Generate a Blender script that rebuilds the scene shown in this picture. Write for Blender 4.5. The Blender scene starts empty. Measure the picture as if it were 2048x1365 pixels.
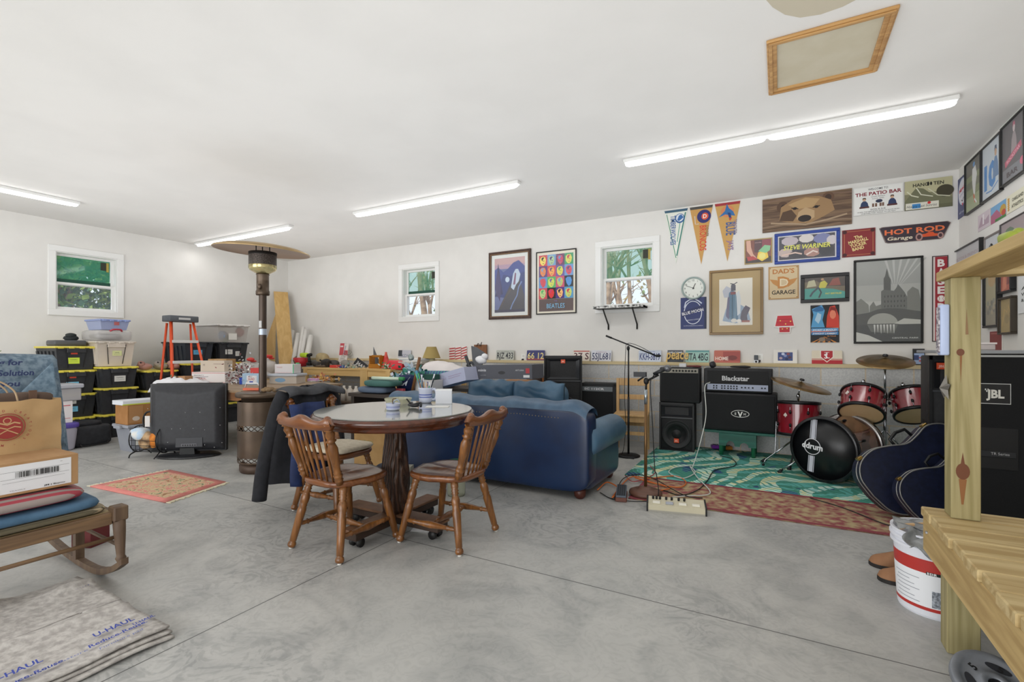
import bpy, bmesh, math, random
from mathutils import Vector, Matrix, noise
random.seed(7)
PI = math.pi
R = math.radians
# ------------------------------------------------------------------ camera, world, light, exposure
F, CX, HY, YAW, EYE = 963.0, 1024.0, 700.0, R(29.03), 1.21
CY, SY = math.cos(YAW), math.sin(YAW)
D = 6.5            # back wall plane  Y
XL, XR = -8.94, 1.60   # left / right wall planes
YF = -2.6          # front wall (behind the camera)
HC = 3.05
scn = bpy.context.scene
col = scn.collection
cam_d = bpy.data.cameras.new('camera')
cam = bpy.data.objects.new('camera', cam_d); col.objects.link(cam)
cam.location = (0, 0, EYE); cam.rotation_euler = (PI/2, 0, YAW)
cam_d.sensor_width = 36; cam_d.lens = F/2048*36
cam_d.shift_y = (HY-682.5)/2048
cam_d.clip_start = .05
scn.camera = cam
vs = scn.view_settings
vs.view_transform = 'Standard'; vs.look = 'None'; vs.gamma = 1; vs.use_curve_mapping = False
vs.exposure = 0.05
w = bpy.data.worlds.new('sky'); scn.world = w; w.use_nodes = True
bg = w.node_tree.nodes['Background']
bg.inputs[0].default_value = (.80, .90, 1, 1); bg.inputs[1].default_value = 1.15

def area(name, loc, rot, sx, sy, power, colr=(1, 1, 1), spread=180):
    l = bpy.data.lights.new(name, 'AREA'); l.shape = 'RECTANGLE'; l.size = sx; l.size_y = sy
    l.energy = power; l.color = colr; l.spread = R(spread)
    o = bpy.data.objects.new(name, l); col.objects.link(o); o.location = loc; o.rotation_euler = rot
    return o
# daylight through the open garage doors in the wall behind the camera
area('daylight_garage_door_a', (-5.6, YF+.05, 1.3), (R(100), 0, 0), 3.4, 2.3, 105, (1, .985, .965))
area('daylight_garage_door_b', (-1.2, YF+.05, 1.3), (R(100), 0, 0), 3.4, 2.3, 100, (1, .985, .965))
# added unseen fill facing up to brighten the ceiling, standing in for bounced flash
area('ceiling_fill', (-3.45, 3.7, 1.9), (PI, 0, 0), 9.3, 4.9, 72, (.95, .975, 1))
sun = bpy.data.lights.new('sun', 'SUN'); sun.energy = 2.8; sun.angle = R(1); sun.color = (1, .96, .9)
so = bpy.data.objects.new('sun', sun); col.objects.link(so); so.rotation_euler = (R(42), 0, R(-12))

# ------------------------------------------------------------------ pixel rays -> points on known planes
def ray(x, y):
    u = (x-CX)/F; v = (HY-y)/F
    return Vector((u*CY-SY, u*SY+CY, v))
def at_z(x, y, z=0.0):
    d = ray(x, y); return Vector((0, 0, EYE))+d*((z-EYE)/d.z)
def at_y(x, y, Y):
    d = ray(x, y); return Vector((0, 0, EYE))+d*(Y/d.y)
def at_x(x, y, X):
    d = ray(x, y); return Vector((0, 0, EYE))+d*(X/d.x)

# ------------------------------------------------------------------ materials
def lin(h):
    if isinstance(h, str):
        h = h.lstrip('#'); c = [int(h[i:i+2], 16)/255 for i in (0, 2, 4)]
    else: c = h
    return tuple((x/12.92 if x <= .04045 else ((x+.055)/1.055)**2.4) for x in c)+(1,)
MC = {}
def mat(hexc, rough=.6, metal=0, kind=None, hex2=None, scale=8, emit=0, alpha=1, trans=0, bump=0, coat=0, dist=1.0, key=None):
    k = (hexc, rough, metal, kind, hex2, scale, emit, alpha, trans, bump, coat, dist)
    if k in MC: return MC[k]
    m = bpy.data.materials.new((kind or 'plain')+'_'+str(hexc).strip('#'))
    m.use_nodes = True; nt = m.node_tree; N = nt.nodes; L = nt.links
    b = N['Principled BSDF']
    b.inputs['Base Color'].default_value = lin(hexc)
    b.inputs['Roughness'].default_value = rough; b.inputs['Metallic'].default_value = metal
    if coat: b.inputs['Coat Weight'].default_value = coat; b.inputs['Coat Roughness'].default_value = .12
    if trans: b.inputs['Transmission Weight'].default_value = trans
    if alpha < 1: b.inputs['Alpha'].default_value = alpha
    if emit:
        b.inputs['Emission Color'].default_value = lin(hexc); b.inputs['Emission Strength'].default_value = emit
    if kind:
        tc = N.new('ShaderNodeTexCoord'); mp = N.new('ShaderNodeMapping'); L.new(tc.outputs['Object'], mp.inputs[0])
        if kind in ('woodx', 'woody', 'woodz'):
            s = [scale*6, scale*6, scale*6]; s['xyz'.index(kind[-1])] = scale*.35
            mp.inputs['Scale'].default_value = s
        else: mp.inputs['Scale'].default_value = (scale,)*3
        if kind == 'wave':
            t = N.new('ShaderNodeTexWave'); t.inputs['Scale'].default_value = 1; t.inputs['Distortion'].default_value = 6*dist; fac = t.outputs['Fac']
        elif kind == 'stripe':
            t = N.new('ShaderNodeTexWave'); t.inputs['Scale'].default_value = 1; t.inputs['Distortion'].default_value = 0; fac = t.outputs['Fac']
        elif kind == 'vor':
            t = N.new('ShaderNodeTexVoronoi'); t.inputs['Scale'].default_value = 1; fac = t.outputs['Distance']
        else:
            t = N.new('ShaderNodeTexNoise'); t.inputs['Scale'].default_value = 1; t.inputs['Detail'].default_value = 6
            t.inputs['Distortion'].default_value = dist if kind.startswith('wood') else 0; fac = t.outputs['Fac']
        L.new(mp.outputs[0], t.inputs['Vector'])
        r = N.new('ShaderNodeValToRGB'); L.new(fac, r.inputs[0])
        lo, hi = (.38, .62)
        r.color_ramp.elements[0].position = lo; r.color_ramp.elements[1].position = hi
        r.color_ramp.elements[0].color = lin(hexc); r.color_ramp.elements[1].color = lin(hex2 or hexc)
        if kind == 'stripe': r.color_ramp.elements[0].position = .45; r.color_ramp.elements[1].position = .55
        L.new(r.outputs[0], b.inputs['Base Color'])
        if bump:
            bp = N.new('ShaderNodeBump'); bp.inputs['Strength'].default_value = bump; bp.inputs['Distance'].default_value = .01
            L.new(fac, bp.inputs['Height']); L.new(bp.outputs[0], b.inputs['Normal'])
    MC[k] = m
    return m
def glassmat(tint='#ffffff', alpha=.18, rough=.03):
    return mat(tint, rough, 0, alpha=alpha)

# ------------------------------------------------------------------ mesh builder
class MB:
    def __init__(s, M=None): s.bm = bmesh.new(); s.mats = []; s.M = M or Matrix(); s.st = []
    def push(s, M): s.st.append(s.M); s.M = s.M @ M; return s
    def pop(s): s.M = s.st.pop()
    def mi(s, m):
        if m not in s.mats: s.mats.append(m)
        return s.mats.index(m)
    def raw(s, V, Fc, m, smooth=False):
        i = s.mi(m); vs_ = [s.bm.verts.new(s.M @ Vector(v)) for v in V]; out = []
        for f in Fc:
            try: fc = s.bm.faces.new([vs_[k] for k in f])
            except ValueError: continue
            fc.material_index = i; fc.smooth = smooth; out.append(fc)
        return vs_, out
    def box(s, c, d, m, rz=0, bev=0, rot=None, seg=1):
        x, y, z = d[0]/2, d[1]/2, d[2]/2
        V = [(-x, -y, -z), (x, -y, -z), (x, y, -z), (-x, y, -z), (-x, -y, z), (x, -y, z), (x, y, z), (-x, y, z)]
        Fc = [(3, 2, 1, 0), (4, 5, 6, 7), (0, 1, 5, 4), (1, 2, 6, 5), (2, 3, 7, 6), (3, 0, 4, 7)]
        s.push(Matrix.Translation(c) @ (rot if rot else Matrix.Rotation(rz, 4, 'Z')))
        vs_, fs = s.raw(V, Fc, m, bev > 0 and seg > 1)
        s.pop()
        if bev:
            es = list({e for f in fs for e in f.edges})
            r = bmesh.ops.bevel(s.bm, geom=es, offset=bev, segments=seg, profile=.5, affect='EDGES', clamp_overlap=True)
            i = s.mi(m)
            for f in r['faces']: f.material_index = i; f.smooth = seg > 1
        return s
    def b2(s, a, b, m, **k):
        return s.box([(a[i]+b[i])/2 for i in range(3)], [abs(b[i]-a[i]) for i in range(3)], m, **k)
    def ring(s, prof, m, n=24, smooth=True, cap=True, M=None, sx=1, sy=1):
        # prof: list of (r,z)
        if M is not None: s.push(M)
        V = []; Fc = []
        for r, z in prof:
            for k in range(n): a = 2*PI*k/n; V.append((r*math.cos(a)*sx, r*math.sin(a)*sy, z))
        for j in range(len(prof)-1):
            for k in range(n):
                a = j*n+k; b_ = j*n+(k+1) % n; Fc.append((a, b_, b_+n, a+n))
        if cap:
            if prof[0][0] > 1e-5: Fc.append(tuple(reversed(range(n))))
            if prof[-1][0] > 1e-5: Fc.append(tuple((len(prof)-1)*n+k for k in range(n)))
        s.raw(V, Fc, m, smooth)
        if M is not None: s.pop()
        return s
    def cyl(s, p0, p1, r, m, r1=None, n=16, smooth=True):
        p0, p1 = Vector(p0), Vector(p1); d = p1-p0
        q = d.to_track_quat('Z', 'Y').to_matrix().to_4x4()
        L_ = d.length
        return s.ring([(r, 0), (r1 if r1 is not None else r, L_)], m, n, smooth, M=Matrix.Translation(p0) @ q)
    def lathe_to(s, p0, p1, prof, m, n=14):
        # prof: (r, t) t in 0..1 along p0->p1
        p0, p1 = Vector(p0), Vector(p1); d = p1-p0
        q = d.to_track_quat('Z', 'Y').to_matrix().to_4x4()
        return s.ring([(r, t*d.length) for r, t in prof], m, n, True, M=Matrix.Translation(p0) @ q)
    def tube(s, pts, r, m, n=8, closed=False, rr=None):
        pts = [Vector(p) for p in pts]; V = []; Fc = []; N_ = len(pts)
        up = Vector((0, 0, 1)); prev = None
        for i, p in enumerate(pts):
            a = pts[i-1] if i or closed else p; b_ = pts[(i+1) % N_] if i < N_-1 or closed else p
            t = (b_-a); t = t.normalized() if t.length > 1e-9 else up
            if prev is None:
                prev = t.orthogonal().normalized()
            prev = (prev-t*prev.dot(t)); prev = prev.normalized() if prev.length > 1e-6 else t.orthogonal().normalized()
            c = t.cross(prev); rad = rr[i] if rr else r
            for k in range(n):
                an = 2*PI*k/n; V.append(p+(prev*math.cos(an)+c*math.sin(an))*rad)
        m_ = N_ if closed else N_-1
        for j in range(m_):
            for k in range(n):
                a = j*n+k; b_ = j*n+(k+1) % n; j2 = ((j+1) % N_)*n
                Fc.append((a, b_, j2+(k+1) % n, j2+k))
        if not closed: Fc += [tuple(reversed(range(n))), tuple((N_-1)*n+k for k in range(n))]
        s.raw(V, Fc, m, True); return s
    def spline(s, pts, r, m, n=6, sub=8, rr=None):
        return s.tube(catmull(pts, sub), r, m, n)
    def prism(s, poly, t, m, smooth=False):
        # polygon in local XY (list of (x,y)), extruded z 0..t
        n = len(poly)
        if t == 0: return s.raw([(x, y, 0) for x, y in poly], [tuple(range(n))], m) and s
        V = [(x, y, 0) for x, y in poly]+[(x, y, t) for x, y in poly]
        Fc = [tuple(reversed(range(n))), tuple(range(n, 2*n))]
        for k in range(n): Fc.append((k, (k+1) % n, (k+1) % n+n, k+n))
        s.raw(V, Fc, m, smooth); return s
    def sell(s, c, r, m, e1=1.0, e2=1.0, nu=20, nv=12, rot=None, wob=0, ws=6, seed=0, taper=0):
        # superellipsoid: e=1 sphere, e->0 box
        def pw(x, e): return math.copysign(abs(x)**e, x)
        V = []; Fc = []
        for j in range(nv+1):
            ph = -PI/2+PI*j/nv
            for k in range(nu):
                th = 2*PI*k/nu
                x = pw(math.cos(ph), e1)*pw(math.cos(th), e2); y = pw(math.cos(ph), e1)*pw(math.sin(th), e2); z = pw(math.sin(ph), e1)
                f = 1+taper*z
                p = Vector((x*r[0]*f, y*r[1]*f, z*r[2]))
                if wob: p *= 1+wob*noise.noise(p*ws+Vector((seed, seed*1.7, 0)))
                V.append(p)
        for j in range(nv):
            for k in range(nu):
                a = j*nu+k; b_ = j*nu+(k+1) % nu; Fc.append((a, b_, b_+nu, a+nu))
        s.push(Matrix.Translation(c) @ (rot or Matrix())); s.raw(V, Fc, m, True); s.pop(); return s
    def grid(s, fn, nu, nv, m, smooth=True, thick=0):
        V = [fn(i/nu, j/nv) for j in range(nv+1) for i in range(nu+1)]; Fc = []
        for j in range(nv):
            for i in range(nu):
                a = j*(nu+1)+i; Fc.append((a, a+1, a+nu+2, a+nu+1))
        if thick:
            n = len(V); t = Vector(thick) if not isinstance(thick, (int, float)) else Vector((0, 0, -thick))
            V += [Vector(v)+t for v in V]
            Fc += [tuple(n+k for k in reversed(f)) for f in list(Fc)]
            W = nu+1
            bd = [i for i in range(W)]+[j*W+nu for j in range(1, nv+1)]+[nv*W+i for i in range(nu-1, -1, -1)]+[j*W for j in range(nv-1, 0, -1)]
            for k in range(len(bd)):
                a, b_ = bd[k], bd[(k+1) % len(bd)]; Fc.append((b_, a, a+n, b_+n))
        s.raw(V, Fc, m, smooth); return s
    def text(s, txt, size, m, M, depth=.0006, align='CENTER', bold=0, shear=0, wid=None, sp=1):
        vs_, fs = text_geo(txt, bold, shear, sp)
        xs = [v[0] for v in vs_]; 
        if not xs: return s
        x0, x1 = min(xs), max(xs); W = x1-x0
        kx = size if wid is None else wid/W
        off = {'CENTER': -(x0+x1)/2, 'LEFT': -x0, 'RIGHT': -x1}[align]
        s.push(M)
        V = [((v[0]+off)*kx, v[1]*size, depth) for v in vs_]
        s.raw(V, fs, m); s.pop(); return s
    def build(s, name, parent=None, loc=None, rz=None, label=None, cat=None, group=None, kind=None):
        me = bpy.data.meshes.new(name); 
        s.bm.normal_update(); s.bm.to_mesh(me); s.bm.free()
        for m in s.mats: me.materials.append(m)
        o = bpy.data.objects.new(name, me); col.objects.link(o)
        if parent: o.parent = parent
        if loc is not None: o.location = loc
        if rz is not None: o.rotation_euler = (0, 0, rz)
        tag(o, label, cat, group, kind)
        return o
TG = {}
def text_geo(txt, bold, shear, sp):
    k = (txt, bold, shear, sp)
    if k in TG: return TG[k]
    cu = bpy.data.curves.new('t', 'FONT'); cu.body = txt; cu.size = 1; cu.offset = bold; cu.shear = shear; cu.resolution_u = 2; cu.space_character = sp
    ob = bpy.data.objects.new('t', cu); col.objects.link(ob)
    dg = bpy.context.evaluated_depsgraph_get(); dg.update()
    me = bpy.data.meshes.new_from_object(ob.evaluated_get(dg))
    V = [tuple(v.co) for v in me.vertices]; Fc = [tuple(p.vertices) for p in me.polygons]
    bpy.data.objects.remove(ob); bpy.data.curves.remove(cu); bpy.data.meshes.remove(me)
    TG[k] = (V, Fc); return V, Fc
def catmull(pts, sub=8):
    P = [Vector(p) for p in pts]; P = [P[0]*2-P[1]]+P+[P[-1]*2-P[-2]]; out = []
    for i in range(1, len(P)-2):
        for k in range(sub):
            t = k/sub; a, b_, c, d = P[i-1:i+3]
            out.append(.5*((2*b_)+(c-a)*t+(2*a-5*b_+4*c-d)*t*t+(3*b_-a-3*c+d)*t**3))
    out.append(P[-2]); return out
def tag(o, label=None, cat=None, group=None, kind=None):
    if label: o['label'] = label
    if cat: o['category'] = cat
    if group: o['group'] = group
    if kind: o['kind'] = kind
    return o
def thing(name, label, cat, loc=(0, 0, 0), rz=0, group=None):
    o = bpy.data.objects.new(name, None); col.objects.link(o); o.empty_display_size = .1
    o.location = loc; o.rotation_euler = (0, 0, rz)
    return tag(o, label, cat, group)
def dup(root, loc, rz=0, label=None, group=None):
    def cp(o, par):
        c = o.copy(); col.objects.link(c); c.parent = par
        for ch in [x for x in KIDS.get(o.name, [])] : cp(ch, c)
        return c
    KIDS.clear()
    for o in bpy.data.objects:
        if o.parent: KIDS.setdefault(o.parent.name, []).append(o)
    r = cp(root, None); r.location = loc; r.rotation_euler = (0, 0, rz)
    if label: r['label'] = label
    if group: r['group'] = group
    return r
KIDS = {}
T = Matrix.Translation
def RX(a): return Matrix.Rotation(a, 4, 'X')
def RY(a): return Matrix.Rotation(a, 4, 'Y')
def RZ(a): return Matrix.Rotation(a, 4, 'Z')
UP = RX(PI/2)      # local XY plane -> upright X-Z plane, facing -Y
def circ(cx, cy, rx, ry=None, n=20, a0=0, a1=2*PI):
    ry = rx if ry is None else ry
    full = abs(a1-a0-2*PI) < 1e-6
    return [(cx+rx*math.cos(a0+(a1-a0)*k/(n if full else n-1)), cy+ry*math.sin(a0+(a1-a0)*k/(n if full else n-1))) for k in range(n)]
def rrect(x0, y0, x1, y1, r, n=4):
    P = []
    for cx, cy, a in ((x1-r, y0+r, -PI/2), (x1-r, y1-r, 0), (x0+r, y1-r, PI/2), (x0+r, y0+r, PI)):
        P += [(cx+r*math.cos(a+PI/2*k/n), cy+r*math.sin(a+PI/2*k/n)) for k in range(n+1)]
    return P
def band(pts, w):
    # polyline -> ribbon polygon in 2D
    L_, R_ = [], []
    for i, p in enumerate(pts):
        a = pts[max(i-1, 0)]; b_ = pts[min(i+1, len(pts)-1)]
        dx, dy = b_[0]-a[0], b_[1]-a[1]; l = math.hypot(dx, dy) or 1; nx, ny = -dy/l*w/2, dx/l*w/2
        L_.append((p[0]+nx, p[1]+ny)); R_.append((p[0]-nx, p[1]-ny))
    return L_+R_[::-1]
class Art:
    """flat artwork in a w x h panel, origin bottom-left, facing -Y"""
    def __init__(s, mb, w, h, y=0): s.mb = mb; s.w = w; s.h = h; s.z = y; s.k = 0
    def poly(s, P, c, rough=.5, m=None):
        s.k += 1
        M = m or (mat(c, rough) if isinstance(c, str) else c)
        area_ = sum(P[i][0]*P[(i+1) % len(P)][1]-P[(i+1) % len(P)][0]*P[i][1] for i in range(len(P)))
        if area_ < 0: P = P[::-1]
        s.mb.push(T((0, -s.z-s.k*.00012, 0)) @ UP)
        s.mb.raw([(x*s.w, y*s.h, 0) for x, y in P], [tuple(range(len(P)))], M); s.mb.pop(); return s
    def rect(s, x0, y0, x1, y1, c, **k): return s.poly([(x0, y0), (x1, y0), (x1, y1), (x0, y1)], c, **k)
    def ell(s, cx, cy, rx, ry, c, n=20, **k): return s.poly(circ(cx, cy, rx, ry, n), c, **k)
    def text(s, x, y, t, size, c, wid=None, bold=.0, shear=0, rot=0, align='CENTER', sp=1):
        s.k += 1
        s.mb.text(t, size*s.h, mat(c, .5), T((x*s.w, -s.z-s.k*.00012, y*s.h)) @ UP @ RZ(rot), 0, align, bold, shear, None if wid is None else wid*s.w, sp); return s
    def line(s, P, w, c):
        s.k += 1
        Q = band([(x*s.w, y*s.h) for x, y in P], w*s.w); n = len(P)
        s.mb.push(T((0, -s.z-s.k*.00012, 0)) @ UP)
        V = [(x, y, 0) for x, y in Q]
        s.mb.raw(V, [(i, i+1, 2*n-2-i, 2*n-1-i) for i in range(n-1)], mat(c, .5)); s.mb.pop(); return s
    def ringp(s, cx, cy, rx, ry, w, c, n=28):
        return s.line([(cx+rx*math.cos(2*PI*k/n), cy+ry*math.sin(2*PI*k/n)) for k in range(n+1)], w, c)
# ================================================================== SETTING
WALL = mat('#e9e7e3', .85, kind='noise', hex2='#e5e3df', scale=3)
CEIL = mat('#e8e6e3', .9, kind='noise', hex2='#e4e2df', scale=1.5)
TRIM = mat('#f0f0ee', .5)
def concrete():
    m = bpy.data.materials.new('concrete_floor'); m.use_nodes = True; nt = m.node_tree; N = nt.nodes; L = nt.links
    b = N['Principled BSDF']; tc = N.new('ShaderNodeTexCoord')
    def nz(scale, detail, dist, vec=None, sc=None):
        mp = N.new('ShaderNodeMapping'); L.new(vec or tc.outputs['Object'], mp.inputs[0])
        if sc: mp.inputs['Scale'].default_value = sc
        t = N.new('ShaderNodeTexNoise'); t.inputs['Scale'].default_value = scale; t.inputs['Detail'].default_value = detail; t.inputs['Distortion'].default_value = dist
        L.new(mp.outputs[0], t.inputs['Vector']); return t.outputs['Fac']
    def ramp(f, stops):
        r = N.new('ShaderNodeValToRGB'); L.new(f, r.inputs[0]); e = r.color_ramp.elements
        e[0].position, e[0].color = stops[0][0], lin(stops[0][1]); e[1].position, e[1].color = stops[-1][0], lin(stops[-1][1])
        for p, c in stops[1:-1]: q = e.new(p); q.color = lin(c)
        return r.outputs[0]
    def mix(a, b_, f, mode='MIX'):
        x = N.new('ShaderNodeMixRGB'); x.blend_type = mode; L.new(a, x.inputs[1]); L.new(b_, x.inputs[2])
        if isinstance(f, float): x.inputs[0].default_value = f
        else: L.new(f, x.inputs[0])
        return x.outputs[0]
    big = ramp(nz(.55, 3, .6), [(.35, '#9d9e9c'), (.5, '#b1b1ae'), (.68, '#bfbdb8')])
    swirl = ramp(nz(1.6, 8, 2.6), [(.36, '#8f9191'), (.5, '#b6b6b3'), (.62, '#c6c5c1')])
    fine = ramp(nz(14, 8, 3.0), [(.38, '#909190'), (.55, '#c4c4c1')])
    c = mix(big, swirl, .5); c = mix(c, fine, .16)
    # troweled swirl marks, strongest in the middle of the floor
    patch = ramp(nz(.8, 2, .3), [(.48, '#000000'), (.6, '#ffffff')])
    st = ramp(nz(5, 7, 6), [(.42, '#7e8081'), (.52, '#b2b2b0')])
    x = N.new('ShaderNodeMath'); x.operation = 'MULTIPLY'; L.new(patch, x.inputs[0]); x.inputs[1].default_value = .38
    c = mix(c, st, x.outputs[0])
    # saw-cut control joints
    sep = N.new('ShaderNodeSeparateXYZ'); L.new(tc.outputs['Object'], sep.inputs[0])
    def line(out, v):
        a = N.new('ShaderNodeMath'); a.operation = 'SUBTRACT'; L.new(out, a.inputs[0]); a.inputs[1].default_value = v
        b_ = N.new('ShaderNodeMath'); b_.operation = 'ABSOLUTE'; L.new(a.outputs[0], b_.inputs[0])
        d = N.new('ShaderNodeMath'); d.operation = 'LESS_THAN'; L.new(b_.outputs[0], d.inputs[0]); d.inputs[1].default_value = .0032
        return d.outputs[0]
    ad = N.new('ShaderNodeMath'); ad.operation = 'MAXIMUM'; L.new(line(sep.outputs[1], 2.352), ad.inputs[0]); L.new(line(sep.outputs[0], -2.157), ad.inputs[1])
    dk = N.new('ShaderNodeRGB'); dk.outputs[0].default_value = lin('#5a5a58')
    c = mix(c, dk.outputs[0], ad.outputs[0])
    L.new(c, b.inputs['Base Color']); b.inputs['Roughness'].default_value = .42
    bp = N.new('ShaderNodeBump'); bp.inputs['Strength'].default_value = .12; L.new(nz(9, 6, 5.5), bp.inputs['Height']); L.new(bp.outputs[0], b.inputs['Normal'])
    return m
mb = MB(); mb.b2((XL-.2, YF-.2, -.12), (XR+.2, D+.2, 0), concrete()); mb.build('floor', kind='structure')
mb = MB(); mb.b2((XL-.2, YF-.2, HC), (XR+.2, D+.2, HC+.12), CEIL)
mb.build('ceiling', kind='structure')
def wall(name, axis, plane, a0, a1, holes, out, m, z0=0, z1=HC, t=.18):
    """wall along an axis with rectangular holes (a0,a1,z0,z1); out = direction of thickness"""
    mb = MB(); cuts = sorted(holes)
    def seg(p, q, za, zb):
        if q-p < 1e-4 or zb-za < 1e-4: return
        if axis == 'x': mb.b2((p, plane, za), (q, plane+out*t, zb), m)
        else: mb.b2((plane, p, za), (plane+out*t, q, zb), m)
    c = a0
    for h in cuts:
        seg(c, h[0], z0, z1); seg(h[0], h[1], z0, h[2]); seg(h[0], h[1], h[3], z1); c = h[1]
    seg(c, a1, z0, z1)
    return mb.build(name, kind='structure')
# window openings (measured on the casing, inset .09)
def wbox_y(xl, xr, yt, yb, Y=D):
    a = at_y(xl, yt, Y); b_ = at_y(xl, yb, Y); c = at_y(xr, yt, Y); return a.x, c.x, b_.z, a.z
def wbox_x(xl, xr, yt, yb, X):
    a = at_x(xl, yt, X); b_ = at_x(xl, yb, X); c = at_x(xr, yt, X); return a.y, c.y, b_.z, a.z
W2 = wbox_y(798, 879, 531, 645); W3 = wbox_y(1191, 1320, 485, 628); W1 = wbox_x(95, 247, 488, 630, XL)
ins = .085
hb = [(w_[0]+ins, w_[1]-ins, w_[2]+ins, w_[3]-ins) for w_ in (W2, W3)]
wall('wall_back', 'x', D, XL-.2, XR+.2, hb, 1, WALL)
wall('wall_left', 'y', XL, YF-.2, D, [(W1[0]+ins, W1[1]-ins, W1[2]+ins, W1[3]-ins)], -1, WALL)
wall('wall_right', 'y', XR, YF-.2, D, [], 1, WALL)
wall('wall_front', 'x', YF, XL-.2, XR+.2, [(-7.4, -3.9, 0.001, 2.4), (-3.0, .5, 0.001, 2.4)], -1, WALL)
# block foundation wall with wooden sill
def blockmat():
    m = bpy.data.materials.new('concrete_block'); m.use_nodes = True; nt = m.node_tree; N = nt.nodes; L = nt.links
    b = N['Principled BSDF']; tc = N.new('ShaderNodeTexCoord'); mp = N.new('ShaderNodeMapping'); mp.inputs['Rotation'].default_value = (R(90), 0, 0)
    L.new(tc.outputs['Object'], mp.inputs[0])
    br = N.new('ShaderNodeTexBrick'); L.new(mp.outputs[0], br.inputs[0])
    br.inputs['Scale'].default_value = 1; br.inputs['Brick Width'].default_value = .4064; br.inputs['Row Height'].default_value = .2032
    br.inputs['Mortar Size'].default_value = .006; br.inputs['Color1'].default_value = lin('#cfcfcd'); br.inputs['Color2'].default_value = lin('#c2c3c3'); br.inputs['Mortar'].default_value = lin('#d6c6ac')
    nz = N.new('ShaderNodeTexNoise'); nz.inputs['Scale'].default_value = 60; nz.inputs['Detail'].default_value = 5; L.new(tc.outputs['Object'], nz.inputs[0])
    n2 = N.new('ShaderNodeTexNoise'); n2.inputs['Scale'].default_value = 2.5; L.new(tc.outputs['Object'], n2.inputs[0])
    r = N.new('ShaderNodeValToRGB'); r.color_ramp.elements[0].color = (.82, .82, .84, 1); r.color_ramp.elements[1].color = (1.1, 1.1, 1.1, 1); r.color_ramp.elements[0].position = .35; r.color_ramp.elements[1].position = .6; L.new(nz.outputs[0], r.inputs[0])
    x = N.new('ShaderNodeMixRGB'); x.blend_type = 'MULTIPLY'; x.inputs[0].default_value = .6; L.new(br.outputs[0], x.inputs[1]); L.new(r.outputs[0], x.inputs[2])
    L.new(x.outputs[0], b.inputs['Base Color']); b.inputs['Roughness'].default_value = .9
    bp = N.new('ShaderNodeBump'); bp.inputs['Strength'].default_value = .3; L.new(nz.outputs[0], bp.inputs['Height']); L.new(bp.outputs[0], b.inputs['Normal'])
    return m
BLK = blockmat(); YB = D-.12
PINE = mat('#d9bd86', .6, kind='woodx', hex2='#e4cf9f', scale=3)
mb = MB(); mb.b2((XL, YB, 0), (XR, D-.001, 1.012), BLK); mb.build('wall_back_lower', kind='structure')
mb = MB(); mb.b2((XL, YB-.015, 1.012), (XR, D-.001, 1.05), mat('#cdb98c', .7, kind='woodx', hex2='#dccba3', scale=2)); mb.build('trim_1', kind='structure')
mb = MB(); mb.b2((XR-.1, 1.2, 0), (XR-.001, YB-.016, 1.012), BLK); mb.build('wall_right_lower', kind='structure')
mb = MB(); mb.b2((XR-.115, 1.2, 1.012), (XR-.001, YB-.016, 1.05), PINE); mb.build('trim_2', kind='structure')
# windows : local frame, x along the wall, facing -Y, origin bottom-left of the casing on the wall face
GREENFILM = glassmat('#56b394', .34, .05); CLEAR = glassmat('#dfeeff', .08, .02)
def window(name, loc, rz, W, H, mid, greentop=True):
    o = thing(name, None, None, loc, rz); o['kind'] = 'structure'
    c = .085; mb = MB(); 
    for a, b_ in (((0, 0), (W, c)), ((0, H-c), (W, H)), ((0, c), (c, H-c)), ((W-c, c), (W, H-c))):
        mb.b2((a[0], -.02, a[1]), (b_[0], 0, b_[1]), TRIM, bev=.004)
    mb.build('casing', o)
    mb = MB(); t = .012
    mb.b2((c, 0, c), (c+t, .15, H-c), TRIM); mb.b2((W-c-t, 0, c), (W-c, .15, H-c), TRIM); mb.b2((c+t, 0, c), (W-c-t, .15, c+t), TRIM); mb.b2((c+t, 0, H-c-t), (W-c-t, .15, H-c), TRIM)
    mb.build('jamb', o)
    x0, x1, z0, z1 = c+t, W-c-t, c+t, H-c-t; zm = z0+(z1-z0)*mid
    for nm, za, zb, y in (('lower_sash', z0, zm+.02, .06), ('upper_sash', zm-.02, z1, .10)):
        f = .032; mb = MB()
        for a, b_ in (((x0, za), (x1, za+f)), ((x0, zb-f), (x1, zb)), ((x0, za+f), (x0+f, zb-f)), ((x1-f, za+f), (x1, zb-f))):
            mb.b2((a[0], y, a[1]), (b_[0], y+.03, b_[1]), TRIM)
        s_ = mb.build(nm, o)
        mb = MB(); mb.b2((x0+f, y+.012, za+f), (x1-f, y+.016, zb-f), GREENFILM if (nm == 'upper_sash' and greentop) else CLEAR); mb.build('pane', s_)
        if nm == 'upper_sash':
            mb = MB()
            mb.b2((x1-f-.12, y+.006, zb-f-.14), (x1-f-.03, y+.011, zb-f-.02), mat('#2c2f22', .5)); mb.b2((x1-f-.05, y+.004, zb-f-.16), (x1-f-.02, y+.006, zb-f-.02), mat('#b5a04a', .5)); mb.build('sticker', s_)
            if greentop == 1:
                mb = MB(); mb.b2((x0+f, y+.004, za+f), (x1-f, y+.011, za+f+.06), mat('#0e4a3a', .5)); mb.build('screen_bar', s_)
    return o
window('window_1', (XL, W1[0], W1[2]), R(90), W1[1]-W1[0], W1[3]-W1[2], .46, 1)
window('window_2', (W2[0], D, W2[2]), 0, W2[1]-W2[0], W2[3]-W2[2], .46, 1)
window('window_3', (W3[0], D, W3[2]), 0, W3[1]-W3[0], W3[3]-W3[2], .46, 2)
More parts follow.
